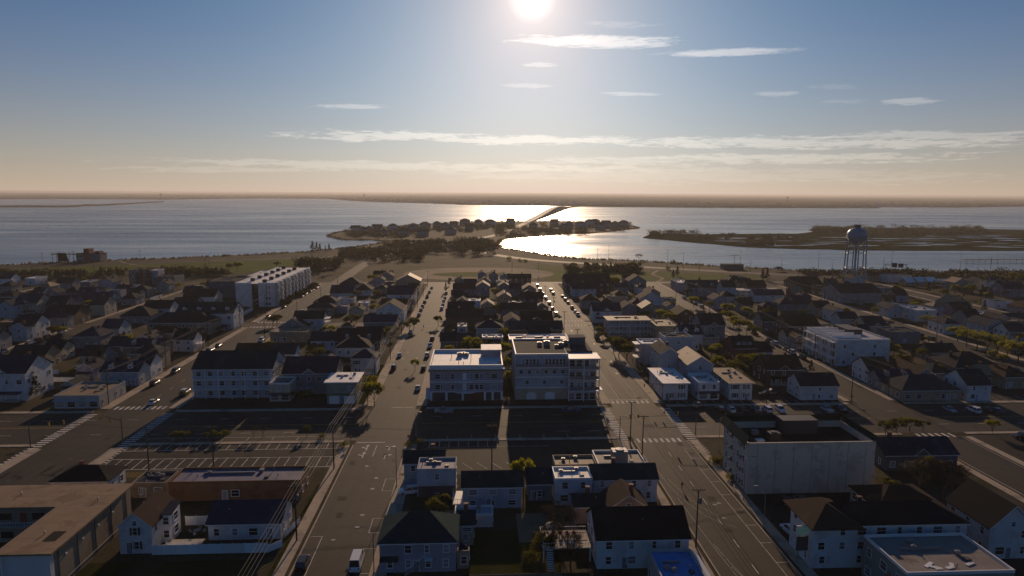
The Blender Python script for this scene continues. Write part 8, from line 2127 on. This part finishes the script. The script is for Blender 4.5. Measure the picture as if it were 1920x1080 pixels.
# ------------------------------------------------------------------ near right block
def tan_building():
    x0, x1, y0, y1, h = 59.8, 88.6, 141.2, 156.0, 11.6
    t = thing('apartment_building', 'big windowless tan block with sunken dark roof on the right', 'apartment block', ((x0+x1)/2, (y0+y1)/2, 0))
    W, D = x1-x0, y1-y0
    part('wall', MB().box(-W/2, W/2, -D/2, -D/2+.4, 0, h).box(-W/2, W/2, D/2-.4, D/2, 0, h).box(-W/2, -W/2+.4, -D/2+.4, D/2-.4, 0, h).box(W/2-.4, W/2, -D/2+.4, D/2-.4, 0, h), MATS['siding_putty'], t)
    h0 = h; h = h-1.5
    ro = part('roof', MB().box(-W/2+.4, W/2-.4, -D/2+.4, D/2-.4, h-.4, h+.05), MATS['roof_brown'], t)
    part('stair_house', MB().box(-2.4, 6, 2.2, 6.2, h+.05, h+3.4), m_trimd, t)
    hvac(ro, -6, -1, h+.05, 1.6, m_dsteel); hvac(ro, -9, 2.4, h+.05, 1.0, m_dsteel); part('hatch', MB().box(-10.4,-8.6,-2.4,-1.0,h+.05,h+.4), m_trim, ro)
    h = h0
    part('mansard', MB().slab([(-W/2-.9,-D/2,h-.2),(-W/2+.1,-D/2,h+1.7),(-W/2+.1,D/2+.3,h+1.7),(-W/2-.9,D/2+.3,h-.2)][::-1], .15).slab([(-W/2+.1,D/2+.6,h-.2),(-W/2+.1,D/2-.4,h+1.7),(W/2,D/2-.4,h+1.7),(W/2,D/2+.6,h-.2)], .15).slab([(W/2+.6,-D/2,h-.2),(W/2-.2,-D/2,h+1.7),(W/2-.2,D/2,h+1.7),(W/2+.6,D/2,h-.2)], .15), MATS['roof_green'], t)
    part('front_coping', MB().box(-W/2, W/2, -D/2-.06, -D/2+.42, h+.002, h+.2), MATS['siding_putty'], t)
    for k in range(7): part('wall_joint', MB().box(-W/2+2+k*4.1, -W/2+2.1+k*4.1, -D/2-.03, -D/2-.005, 0, h), m_steel, t)
    for f in range(4):
        for k in range(4): window(t, 'l', -5.2+k*3.4, .9+f*2.85, 1.0, 1.4, W/2, D/2)
        for k in range(2): part('air_conditioner', MB().box(-W/2-.5, -W/2-.02, -4+k*6.0, -3.2+k*6.0, 1.2+f*2.85, 1.8+f*2.85), m_steel, t)
tan_building()
hm = house('white three-storey motel with brown and black hip roof at bottom right', 59.4, 87.6, 110.8, 119.4, 7.9, 'hip', 'white', 'black', 3, '', 'motel', 'motel', rise=2.3)
part('cross_roof', roof_hip(8.6, 11.0, 7.95, 2.7), MATS['roof_brown'], hm, loc=(-10.4, 0, 0))
ms = thing('motel_sign', 'lit green-white motel sign board on a post by the right pavement', 'sign', (58.6, 112.4, 0))
part('post', MB().tube((-.9,0,0),(-.9,0,6.6),.1).tube((.9,0,0),(.9,0,6.6),.1), m_steel, ms); part('board', MB().box(-1.4,1.4,-.15,.15,5.6,7.3), m_trim, ms)
part('panel', MB().box(-1.25,1.25,-.19,-.155,5.75,7.1), mat('lit_sign_face', (.10,.22,.17), .5, .1, 1, .3, 5, emit=(.25,.5,.42,.12)), ms)
part('lower_board', MB().box(-1.3,1.3,-.12,.12,2.6,5.3), m_trimd, ms)
letters('MOTEL', .62, m_trim, ms, (0, -.2, 6.45), (R(90), 0, 0))
house('square house with brown hip roof behind the long black motel roof', 77.8, 91.0, 121.4, 131.4, 5.8, 'hip', 'tan', 'brown', 2, '', rise=2.4)
hj = house('flat-roofed store with patched sunlit roof and scattered debris at bottom right', 67.4, 85.0, 96.6, 108.6, 6.9, 'flat', 'sage', 'tar', 2, 'blank', 'store', 'store')
for k, (x, y, w_, r_) in enumerate(((-3.4,-3.2,2.2,.6),(-2.9,-4.0,2.0,-.5),(-2.6,-4.4,1.2,.1),(0.2,-3.6,1.6,1.1),(3.4,-3.3,1.8,.4),(-.8,-4.3,1.0,.2))):
    link('loose_board', MB().box(-w_/2,w_/2,-.3,.3,0,.08).mesh('loose_board', m_trim), hj, (x, y, 6.94+k*.012), r_)
part('red_awning', MB().slab([(-10.6,-5.6,3.4),(-8.84,-5.6,4.6),(-8.84,-1.5,4.6),(-10.6,-1.5,3.4)][::-1], .1), m_red, hj)
house('white gambrel-roofed house cut by the right edge', 93.4, 102, 112.5, 124, 6.2, 'gy', 'white', 'black', 2, '', rise=4.0)
house('low hall with blue gabled roof behind the bare tree', 98.5, 116.5, 152.6, 162.4, 3.9, 'gx', 'slate_wall', 'navy', 1, 'gablet', 'hall', 'hall', rise=2.6)
ar = thing('garden_arch', 'white pointed timber arch frame beside the big tan building', 'arch', (91.6, 149, 0))
for s_ in (-1, 1):
    a = MB(); prev = None
    for k in range(9):
        u = k/8; p = (s_*2.3*(1-u**1.7), 0, 6.2*u)
        if prev: a.tube(prev, p, .09, .09, 6)
        prev = p
    part('rib', a, m_fence, ar)
part('tie', MB().tube((-1.7,0,3.2),(1.7,0,3.2),.07).tube((-1.7,0,3.2),(0,0,5.0),.06).tube((1.7,0,3.2),(0,0,5.0),.06), m_fence, ar)

# ------------------------------------------------------------------ water tower
def water_tower(x, y):
    t = thing('water_tower', 'pale blue water tower on slender legs at the right', 'water tower', (x, y, 0))
    prof = [(.0, 29.6), (2.0, 29.8), (4.4, 31.0), (6.2, 33.0), (7.1, 35.4), (7.2, 36.8), (6.7, 38.6), (5.4, 40.4), (3.2, 41.6), (0.0, 42.1)]
    tk = link('tank', MB().lathe(prof, 28).mesh('tank', m_tower, True), t)
    part('balcony', MB().lathe([(7.2,34.7),(8.1,34.7),(8.1,34.9),(7.2,34.9)], 28), m_tower, t)
    rl = MB()
    for k in range(28):
        a0, a1 = k*2*math.pi/28, (k+1)*2*math.pi/28; p, q = (8.0*math.cos(a0), 8.0*math.sin(a0)), (8.0*math.cos(a1), 8.0*math.sin(a1))
        rl.tube((*p,34.9),(*p,36.0),.03,.03,4).tube((*p,36.0),(*q,36.0),.04,.04,4)
    part('railing', rl, m_tower, t)
    for k in range(6):
        a = k*math.pi/3+.25; part('leg', MB().tube((8.0*math.cos(a), 8.0*math.sin(a), 0), (6.7*math.cos(a), 6.7*math.sin(a), 34), .48, .42, 10), m_tower, t)
    for z in (12, 23):
        a = MB(); rr_ = 8.0-1.3*z/34
        for k in range(6):
            a0, a1 = k*math.pi/3+.25, (k+1)*math.pi/3+.25; a.tube((rr_*math.cos(a0), rr_*math.sin(a0), z), (rr_*math.cos(a1), rr_*math.sin(a1), z), .14, .14, 6)
        part('ring_strut', a, m_tower, t)
    part('riser', MB().tube((0,0,0),(0,0,30),.75,.75,12), m_tower, t)
    part('crown_box', MB().box(-2.0,1.6,-1.6,1.6,42.0,44.2).tube((-2.2,0,42),(-2.2,0,44.8),.1).tube((1.9,.3,42),(1.9,.3,47.4),.12,.05), m_dsteel, t)
water_tower(284.3, 497)

# ------------------------------------------------------------------ the bridge to the far shore
def bridge():
    t = thing('causeway_bridge', 'long humped road bridge climbing over the bay to the far shore', 'bridge')
    path = smooth_path(BRIDGE, 12); k = len(path); dk = MB(); w = 20.0
    zz = []
    for i in range(k):
        u = i/(k-1); zz.append(1.2 + 14.5*math.exp(-((u-.42)/.2)**2)*min(1, u*8))
    for i in range(k-1):
        p, q = Vector((*path[i], 0)), Vector((*path[i+1], 0)); d = (q-p).normalized(); nx, ny = -d.y*w/2, d.x*w/2
        for (sa, sb, za, zb) in ((1, -1, 0, 0),):
            dk.quad((p.x+nx,p.y+ny,zz[i]),(p.x-nx,p.y-ny,zz[i]),(q.x-nx,q.y-ny,zz[i+1]),(q.x+nx,q.y+ny,zz[i+1]))
            dk.quad((p.x-nx,p.y-ny,zz[i]-1.8),(p.x+nx,p.y+ny,zz[i]-1.8),(q.x+nx,q.y+ny,zz[i+1]-1.8),(q.x-nx,q.y-ny,zz[i+1]-1.8))
        for s_ in (-1, 1):
            a, b_ = (p.x+s_*nx, p.y+s_*ny), (q.x+s_*nx, q.y+s_*ny)
            dk.quad(*[(a[0],a[1],zz[i]-1.8),(b_[0],b_[1],zz[i+1]-1.8),(b_[0],b_[1],zz[i+1]+1.0),(a[0],a[1],zz[i]+1.0)][::s_])
    part('deck', dk, mat('bridge_concrete', (.30,.27,.23), .8, .1, .05, .3, .5, world_coords=True, rand=0), t)
    for i in range(2, k-1, 2):
        if zz[i] > 2.5: part('pier', MB().box(path[i][0]-5, path[i][0]+5, path[i][1]-1.2, path[i][1]+1.2, -1.5, zz[i]-1.81), MATS['bridge_concrete'], t)
bridge()
# ------------------------------------------------------------------ shore works
pc = thing('boat_pavilion', 'grey waterside building with two dark red towers on the left shore', 'building', (-366, 668, 0))
part('wall', MB().box(-11,11,-6,6,0,7.2,False), MATS['siding_slate_wall'], pc); part('roof', MB().box(-11.4,11.4,-6.4,6.4,7.2,7.6), MATS['roof_charcoal'], pc)
mr_ = mat('dark_red_panel', (.16,.022,.022), .7, .1, 1, .3, 5)
part('tower', MB().box(-3.8,1.2,-6.2,2,0,12.2), mr_, pc); part('tower', MB().box(5,9.6,-4,3,7.6,9.6), mr_, pc)
for k in range(5): window(pc, 'f', -9+k*1.3, 2.4, .9, 1.2, 11, 6)
sk = thing('sail_shelter', 'tan tapered canvas shelter beside the pier', 'shelter', (-388, 660, 0))
part('canvas', MB().slab([(-4.6,-.2,8.0),(3.2,-.2,8.0),(5.6,-.2,.2),(-4.6,-.2,.2)][::-1], .02).box(-4.6,-4.2,-.4,.4,0,8.2).tube((-3,0,8),(-3,0,9.8),.3), MATS['siding_tan'], sk)
pr = thing('fishing_pier', 'dark timber pier on the far left shore', 'pier', (-396, 668, 0))
part('deck', MB().box(-16,30,14,17,4.6,5.2), m_woodf, pr)
for k in range(12): part('pile', MB().tube((-15+k*4,14.4,-2),(-15+k*4,14.4,6.2),.22), m_woodf, pr)
for k in range(2): part('rail', MB().box(-16,30,14+k*2.8,14.15+k*2.8,6.1,6.3), m_woodf, pr)
pr2 = thing('fishing_pier', 'long low pier reaching in from the right edge', 'pier', (560, 660, 0))
part('deck', MB().box(-70,60,-1.5,1.5,2.0,2.5), m_woodf, pr2)
for k in range(20): part('pile', MB().tube((-68+k*6.5,-1.2,-2),(-68+k*6.5,-1.2,3.4),.2), m_woodf, pr2)
gn = thing('sign_gantry', 'highway sign gantry with two dark panels by the right shore', 'sign', (360, 566, 0), R(-8))
for x in (-8.6, 8.6):
    for y in (-.8, .8): part('post', MB().tube((x,y,0),(x,y,7.6),.16), m_steel, gn)
part('truss', MB().tube((-8.6,-.8,7.2),(8.6,-.8,7.2),.12).tube((-8.6,.8,7.2),(8.6,.8,7.2),.12).tube((-8.6,0,6.0),(8.6,0,6.0),.12), m_steel, gn)
for x in (-1.6, 3.6): part('panel', MB().box(x-2.1,x+2.1,-1.05,-.95,4.6,8.6 if x < 0 else 8.0), m_trimd, gn)
gz = thing('beach_shelter', 'small hipped beach shelter on the right shore', 'shelter', (262, 577, 0))
part('roof', roof_hip(7, 5, 2.6, 1.4), MATS['roof_brown'], gz)
for (x, y) in ((-3,-2),(3,-2),(-3,2),(3,2)): part('post', MB().tube((x,y,0),(x,y,2.6),.12), m_woodf, gz)
pm_ = thing('pump_house', 'low grey pump house with pipes on the right shore', 'shed', (228, 596, 0))
part('wall', MB().box(-9,9,-4,4,0,4.2,False), MATS['siding_slate_wall'], pm_); part('roof', MB().box(-9.3,9.3,-4.3,4.3,4.2,4.5), MATS['roof_charcoal'], pm_); part('mast', MB().tube((2,0,4.5),(2,0,14),.15).box(-3,6,-.1,.1,12,12.3), m_dsteel, pm_)

# ------------------------------------------------------------------ all the other houses of the town
ROWN = {}
for (x0, x1, y0, y1, h, roof, wall, rcol, st, opt, blk, row) in sorted(HOUSES, key=lambda r: (r[11], r[2])):
    row = ROWS[row]
    ROWN[row] = ROWN.get(row, 0) + 1
    kindw = {'motel': 'motel', 'shop': 'shop', 'garage': 'garage building'}.get(opt, 'house')
    rw = {'gx': 'gabled', 'gy': 'gable-fronted', 'hip': 'hipped', 'flat': 'flat'}[roof]
    lab = '%s %s, %s %s roof, %s from avenue %s' % (wall.replace('_wall', '').replace('_', ' '), kindw, rcol, rw, ordw(ROWN[row]), row)
    house(lab, x0, x1, y0, y1, h, roof, wall, rcol, st, opt, cat=kindw.split()[0], name=kindw.replace(' ', '_'), group='houses ' + row, det=2 if y0 < 330 else 1, vary=True)
# houses on the causeway island, seen as dark shapes against the water
for i, (x, y, w, d, h, rz_) in enumerate(ISLE):
    t = thing('island_house', 'dark waterside house on the causeway island, %s from its left tip' % ordw(i+1), 'house', (x, y, 0), rz_, 'houses on the causeway island')
    part('wall', MB().box(-w/2, w/2, -d/2, d/2, 0, h, False), MATS['siding_' + hr.choice(('grey','tan','slate_wall','pale'))], t)
    part('roof', roof_hip(w, d, h, 3.4) if i % 3 else roof_gable(w, d, h, 3.6, 'x'), MATS['roof_' + hr.choice(('charcoal','brown','slate'))], t)
    for f in range(2): part('deck', MB().box(-w/2+.5, w/2-.5, -d/2-2, -d/2-.02, 2.8+f*3, 3.0+f*3), m_trim, t)
    for u in (-.3, 0, .3): window(t, 'f', u*w, 3.6, 1.6, 1.5, w/2, d/2)

# ------------------------------------------------------------------ cars
CN = {}
for (x, y, c, k, rz_, where) in CARS:
    key = (where,); CN[key] = CN.get(key, 0) + 1
    wd = {'sedan': 'car', 'suv': 'car', 'van': 'van', 'pickup': 'pickup'}[k]
    car('%s %s parked %s, %s from the camera' % (c, wd, where, ordw(CN[key])), x, y, c, k, rz_, 'cars parked ' + where)
car('white delivery van with roof rack at the bottom of the centre street', -21.4, 115.2, 'white', 'van', 0)
car('black car with shiny roof at the bottom left of the centre street', -31.0, 115.6, 'black', 'suv', 0)
car('white car nosed into the yard right of the centre street', -15.0, 144.6, 'white', 'suv', R(97))
car('white car parked in the dark lot below the tan building', 61.6, 123.6, 'white', 'suv', R(8))
car('dark blue car in the lot below the tan building, nearer the wall', 66.7, 136.5, 'navy', 'sedan', R(4))
car('grey car in the lot below the tan building, beside the dark blue one', 69.8, 136.2, 'grey', 'suv', R(-3))

# ------------------------------------------------------------------ yard fences, sheds
FN = {}
for (x, y, L, rz_, k, where) in FENCES:
    FN[where] = FN.get(where, 0) + 1
    fence_run('%s yard fence %s, %s from the camera' % ('white vinyl' if k else 'weathered board', where, ordw(FN[where])), x, y, x+L*math.cos(rz_), y+L*math.sin(rz_), 1.6, 2.4, m_fence if k else m_woodf, 'yard_fence')['group'] = 'fences ' + where
SN = {}
for (x, y, where) in SHEDS:
    SN[where] = SN.get(where, 0) + 1
    t = thing('garden_shed', 'small garden shed %s, %s from the camera' % (where, ordw(SN[where])), 'shed', (x, y, 0), 0, 'garden sheds ' + where)
    link('wall', cached('shedw', lambda: gable_wall(2.6, 2.2, 2.1, .7, 'gx').mesh('wall', MATS['siding_grey'])), t); link('roof', cached('shedr', lambda: roof_gable(2.6, 2.2, 2.1, .7, 'x', .2, .1).mesh('roof', MATS['roof_slate'])), t)
    link('door', cached('shedd', lambda: MB().box(-.45,.45,-.05,.0,0,1.8).mesh('door', m_door)), t, (0, -1.1, .05))

# ------------------------------------------------------------------ trees and shrubs
TN = {}
for (x, y, k, s_, v_, sxy, where) in TREES:
    where = WHERE[where]
    TN[(k, where)] = TN.get((k, where), 0) + 1
    kw = {'leafy': 'yellow-green spring tree', 'olive': 'olive-green tree', 'bare': 'bare brown tree', 'pine': 'dark evergreen tree', 'bush': 'rounded green shrub'}[k]
    tree('%s %s, %s from the camera' % (kw, where, ordw(TN[(k, where)])), x, y, k, s_, v_, sxy, 'trees ' + where)
for nm_, lab, (regs, h0_, h1_, rd_, cnt), seed in WOODS:
    rw_ = random.Random(seed); spots = []
    for q in regs:
        for k in range(cnt):
            u, v = rw_.random(), rw_.random()
            x = (q[0]*(1-u)+q[2]*u)*(1-v)+(q[6]*(1-u)+q[4]*u)*v; y = (q[1]*(1-u)+q[3]*u)*(1-v)+(q[7]*(1-u)+q[5]*u)*v
            spots.append((x, y, rw_.uniform(.7, 1.2)*rd_, rw_.uniform(h0_, h1_)))
    woodland('woodland', lab, spots, m_woodl, seed, 1.3, 120)
# ponds that catch the light on the marsh
rs = random.Random(5); pn = MB()
for k in range(120):
    x, y = rs.uniform(360, 900), 0
    lo_, hi_ = 868 - (x-370)*.06, 1040 + (x-370)*.15
    y = rs.uniform(lo_, hi_); a, b_ = rs.uniform(3, 26), rs.uniform(1.5, 7)
    if rs.random() < .12: a *= 1.8
    pts = [(x+a*math.cos(q*.524)*rs.uniform(.6, 1.15), y+b_*math.sin(q*.524)*rs.uniform(.6, 1.15), -.24+k*.0004) for q in range(12)]
    pn.quad(*pts)
po = link('marsh_pond', pn.mesh('marsh_pond', m_water)); stuff(po, 'small bright ponds scattered over the marsh island', 'ponds')
# reeds along the shore
rs = random.Random(8); rd = MB()
for (x0, y0), (x1, y1) in zip(SHORE[:-1], SHORE[1:]):
    L = math.hypot(x1-x0, y1-y0)
    if L > 400: continue
    for k in range(int(L*1.2)):
        u = rs.random(); x, y = x0+(x1-x0)*u+rs.uniform(-4, 4), y0+(y1-y0)*u+rs.uniform(-6, 1)
        hh = rs.uniform(.7, 2.0); w = rs.uniform(.5, 1.3); a = rs.random()*3.14
        dx, dy = math.cos(a)*w, math.sin(a)*w
        rd.quad((x-dx, y-dy, 0), (x+dx, y+dy, 0), (x+dx*.6+.2, y+dy*.6, hh), (x-dx*.5, y-dy*.5, hh*rs.uniform(.6, 1)))
stuff(link('reed_bank', rd.mesh('reed_bank', m_reed)), 'brown reeds along the shore of the bay', 'reeds')

# ------------------------------------------------------------------ poles, wires, lamps, signals, signs, people
PN = {}
for (x, y, h, arms, tf, where) in POLES:
    PN[where] = PN.get(where, 0) + 1
    utility_pole('wooden utility pole %s, %s from the camera' % (where, ordw(PN[where])), x, y, h, arms, tf, 'utility poles ' + where, lean=((x*13+y*7) % 5-2)*.006)
for lab, pts in WIRES: wires(lab, pts, r_=.014 if 'avenue' in lab else (.034 if 'centre' in lab else .026), m=m_wired if 'avenue' in lab or 'right' in lab else None)
street_lamp('cobra-head street lamp at the bottom right of the centre street', -18.0, 112.4, 8.2, 2.4, math.pi)
street_lamp('slim street lamp by the corner house on the centre street', -18.2, 148.2, 9.0, 1.6, math.pi)
street_lamp('tall white lamp post in front of the big tan building', 58.0, 138.2, 9.5, 1.6, 0)
street_lamp('street lamp on the dark lot corner by the right street', 57.2, 125.8, 8.4, 1.8, math.pi)
street_lamp('lamp with small white head by the stop sign on the centre corner', -16.6, 180.0, 6.6, 1.0, 0)
street_lamp('lamp post on the avenue corner right of the right street', 62.6, 166.4, 9.0, 2.2, 0)
traffic_signal('traffic signal with long arm on the left corner near the stalls', -93.6, 178.4, R(152), 8.5)
traffic_signal('traffic signal with long arm on the far left corner of the left crossing', -115.8, 176.2, R(20), 8.0)
traffic_signal('traffic signal standing right of the right street crossing', 60.4, 178.6, R(160), 9.0)
traffic_signal('traffic signal on the far corner of the right street crossing', 59.0, 207.6, R(170), 6.0)
traffic_signal('traffic signal left of the right street crossing', 38.8, 176.6, R(20), 6.0)
for lab, x, y, k in (('red stop sign on the left corner of the centre street', -33.2, 174.6, 'stop'), ('red stop sign on the right corner of the centre street', -18.0, 174.4, 'stop'),
                     ('green street name sign by the left crossing', -93.2, 207.2, 'blade'), ('green street name sign by the right crossing', 60.6, 206.0, 'blade'), ('green street name sign at the fourth street', 120.2, 206.0, 'blade')):
    o = sign_post(lab, x, y, k)
    if k == 'stop': letters('STOP', .3, m_trim, o, (0, -.085, 2.3), (R(90), 0, 0))
def flower_bush(lab, x, y):
    t = tree(lab, x, y, 'bush', .9, 0, 1.0, 'shrubs on the centre street corner'); 
flower_bush('yellow flowering shrub on the centre street corner, nearer the kerb', -17.9, 172.6); flower_bush('yellow flowering shrub on the centre street corner, by the wall', -15.2, 174.6)
def person(label, x, y, rz_, shirt, trousers, stride=.28, seed=0):
    t = thing('person', label, 'person', (x, y, .14), rz_)
    V = [(0,0,.93),(0,.01,1.12),(0,0,1.36),(0,.01,1.5),(0,.02,1.62),(0,.03,1.74)]
    E = [(0,1),(1,2),(2,3),(3,4),(4,5)]; Rd = [(.15,.11),(.145,.10),(.17,.11),(.055,.055),(.085,.095),(.06,.07)]
    for s_ in (-1, 1):
        i = len(V); f = s_*stride
        V += [(s_*.09,0,.88),(s_*.10,f*.55,.50),(s_*.10,f,.09),(s_*.11,f+.16,.03)]; Rd += [(.095,.10),(.062,.065),(.042,.045),(.04,.03)]
        E += [(0,i),(i,i+1),(i+1,i+2),(i+2,i+3)]
        i = len(V); V += [(s_*.20,0,1.40),(s_*.25,-f*.3,1.13),(s_*.25,-f*.2+.12,.90),(s_*.25,-f*.2+.17,.81)]; Rd += [(.06,.06),(.045,.045),(.034,.034),(.03,.04)]
        E += [(2,i),(i,i+1),(i+1,i+2),(i+2,i+3)]
    me = bpy.data.meshes.new('body'); me.from_pydata(V, E, []); me.update()
    o = link('body', me, t)
    sk_ = o.modifiers.new('skin', 'SKIN'); o.modifiers.new('sub', 'SUBSURF').levels = 1
    o.modifiers['sub'].render_levels = 1
    for k, r_ in enumerate(Rd): me.skin_vertices[0].data[k].radius = r_
    me.skin_vertices[0].data[0].use_root = True
    dg = bpy.context.evaluated_depsgraph_get(); m2 = bpy.data.meshes.new_from_object(o.evaluated_get(dg)); o.modifiers.clear(); o.data = m2
    ms_ = [mat('cloth_'+shirt[0], shirt[1], .85, .1, 2, .2, 8), mat('cloth_'+trousers[0], trousers[1], .85, .1, 2, .2, 8), mat('skin', (.42,.26,.18), .6, .05, 2, .3, 8), mat('hair', (.03,.022,.016), .7, .1, 2, .3, 8)]
    for m_ in ms_: m2.materials.append(m_)
    for p in m2.polygons:
        z = p.center.z; p.material_index = 1 if z < .93 and abs(p.center.x) < .21 else (0 if z < 1.47 and not (abs(p.center.x) > .2 and z < .88) else (3 if z > 1.69 or p.center.y < -.03 and z > 1.55 else 2))
    m2.polygons.foreach_set('use_smooth', [True]*len(m2.polygons))
person('person in dark jacket and trousers walking on the right street pavement', 58.0, 144.8, R(170), ('black', (.03,.03,.035)), ('dark', (.025,.025,.03)))
person('person in dark clothes crossing the right street with a long shadow', 46.2, 144.2, R(20), ('charcoal', (.05,.05,.05)), ('black2', (.02,.02,.022)))
person('person standing at the near left corner of the right crossing', 40.6, 173.4, R(10), ('olive', (.07,.065,.04)), ('brown', (.06,.045,.03)), .12)
person('person walking up the middle of the centre street near the cross street', -26.0, 331.0, R(5), ('red', (.15,.03,.03)), ('blue', (.03,.04,.07)))

# specks of town and tanks on the far shore
rs = random.Random(21); ft = MB()
for k in range(260):
    i = rs.randrange(1, len(FARSHORE)-2); u = rs.random(); (xa, ya), (xb, yb) = FARSHORE[i], FARSHORE[i+1]
    x, y = xa+(xb-xa)*u, ya+(yb-ya)*u; a = math.hypot(x, y); d = rs.uniform(15, 900)**1.0; x, y = x+x/a*d, y+y/a*d
    w, hh = rs.uniform(8, 30), rs.uniform(9, 20); ft.box(x-w/2, x+w/2, y-8, y+8, 0, hh)
stuff(link('far_town', ft.mesh('far_town', MATS['siding_pale'])), 'pale specks of buildings along the distant shore', 'far town')
for i, (x, y, hh) in enumerate(((-1000, 6200, 42), (-2500, 5600, 40), (2400, 5200, 40))):
    t = thing('water_tower', 'tiny water tower on the horizon, %s from the left' % ordw(i+1), 'water tower', (x, y, 0), 0, 'water towers on the horizon')
    part('shaft', MB().tube((0,0,0),(0,0,hh),2.2,1.8,8), m_dsteel, t); part('tank', MB().lathe([(0,hh-2),(7,hh+1),(8,hh+5),(5,hh+9),(0,hh+10)], 12), m_dsteel, t)

# ------------------------------------------------------------------ the hazy air over the bay
hz = MB(); hz.box(-46000, 46000, -3400, 53000, -3.5, 67.5)
hm_ = bpy.data.materials.new('haze'); hm_.use_nodes = True
hn = hm_.node_tree.nodes; hn.clear()
ho = hn.new('ShaderNodeOutputMaterial'); hv = hn.new('ShaderNodeVolumePrincipled')
hv.inputs['Color'].default_value = (.92, .90, .88, 1); hv.inputs['Density'].default_value = HAZE; hv.inputs['Anisotropy'].default_value = .3
hm_.node_tree.links.new(hv.outputs[0], ho.inputs['Volume'])
hob = link('haze', hz.mesh('haze', hm_)); stuff(hob, 'thin warm haze over town, bay and far shore', 'haze')
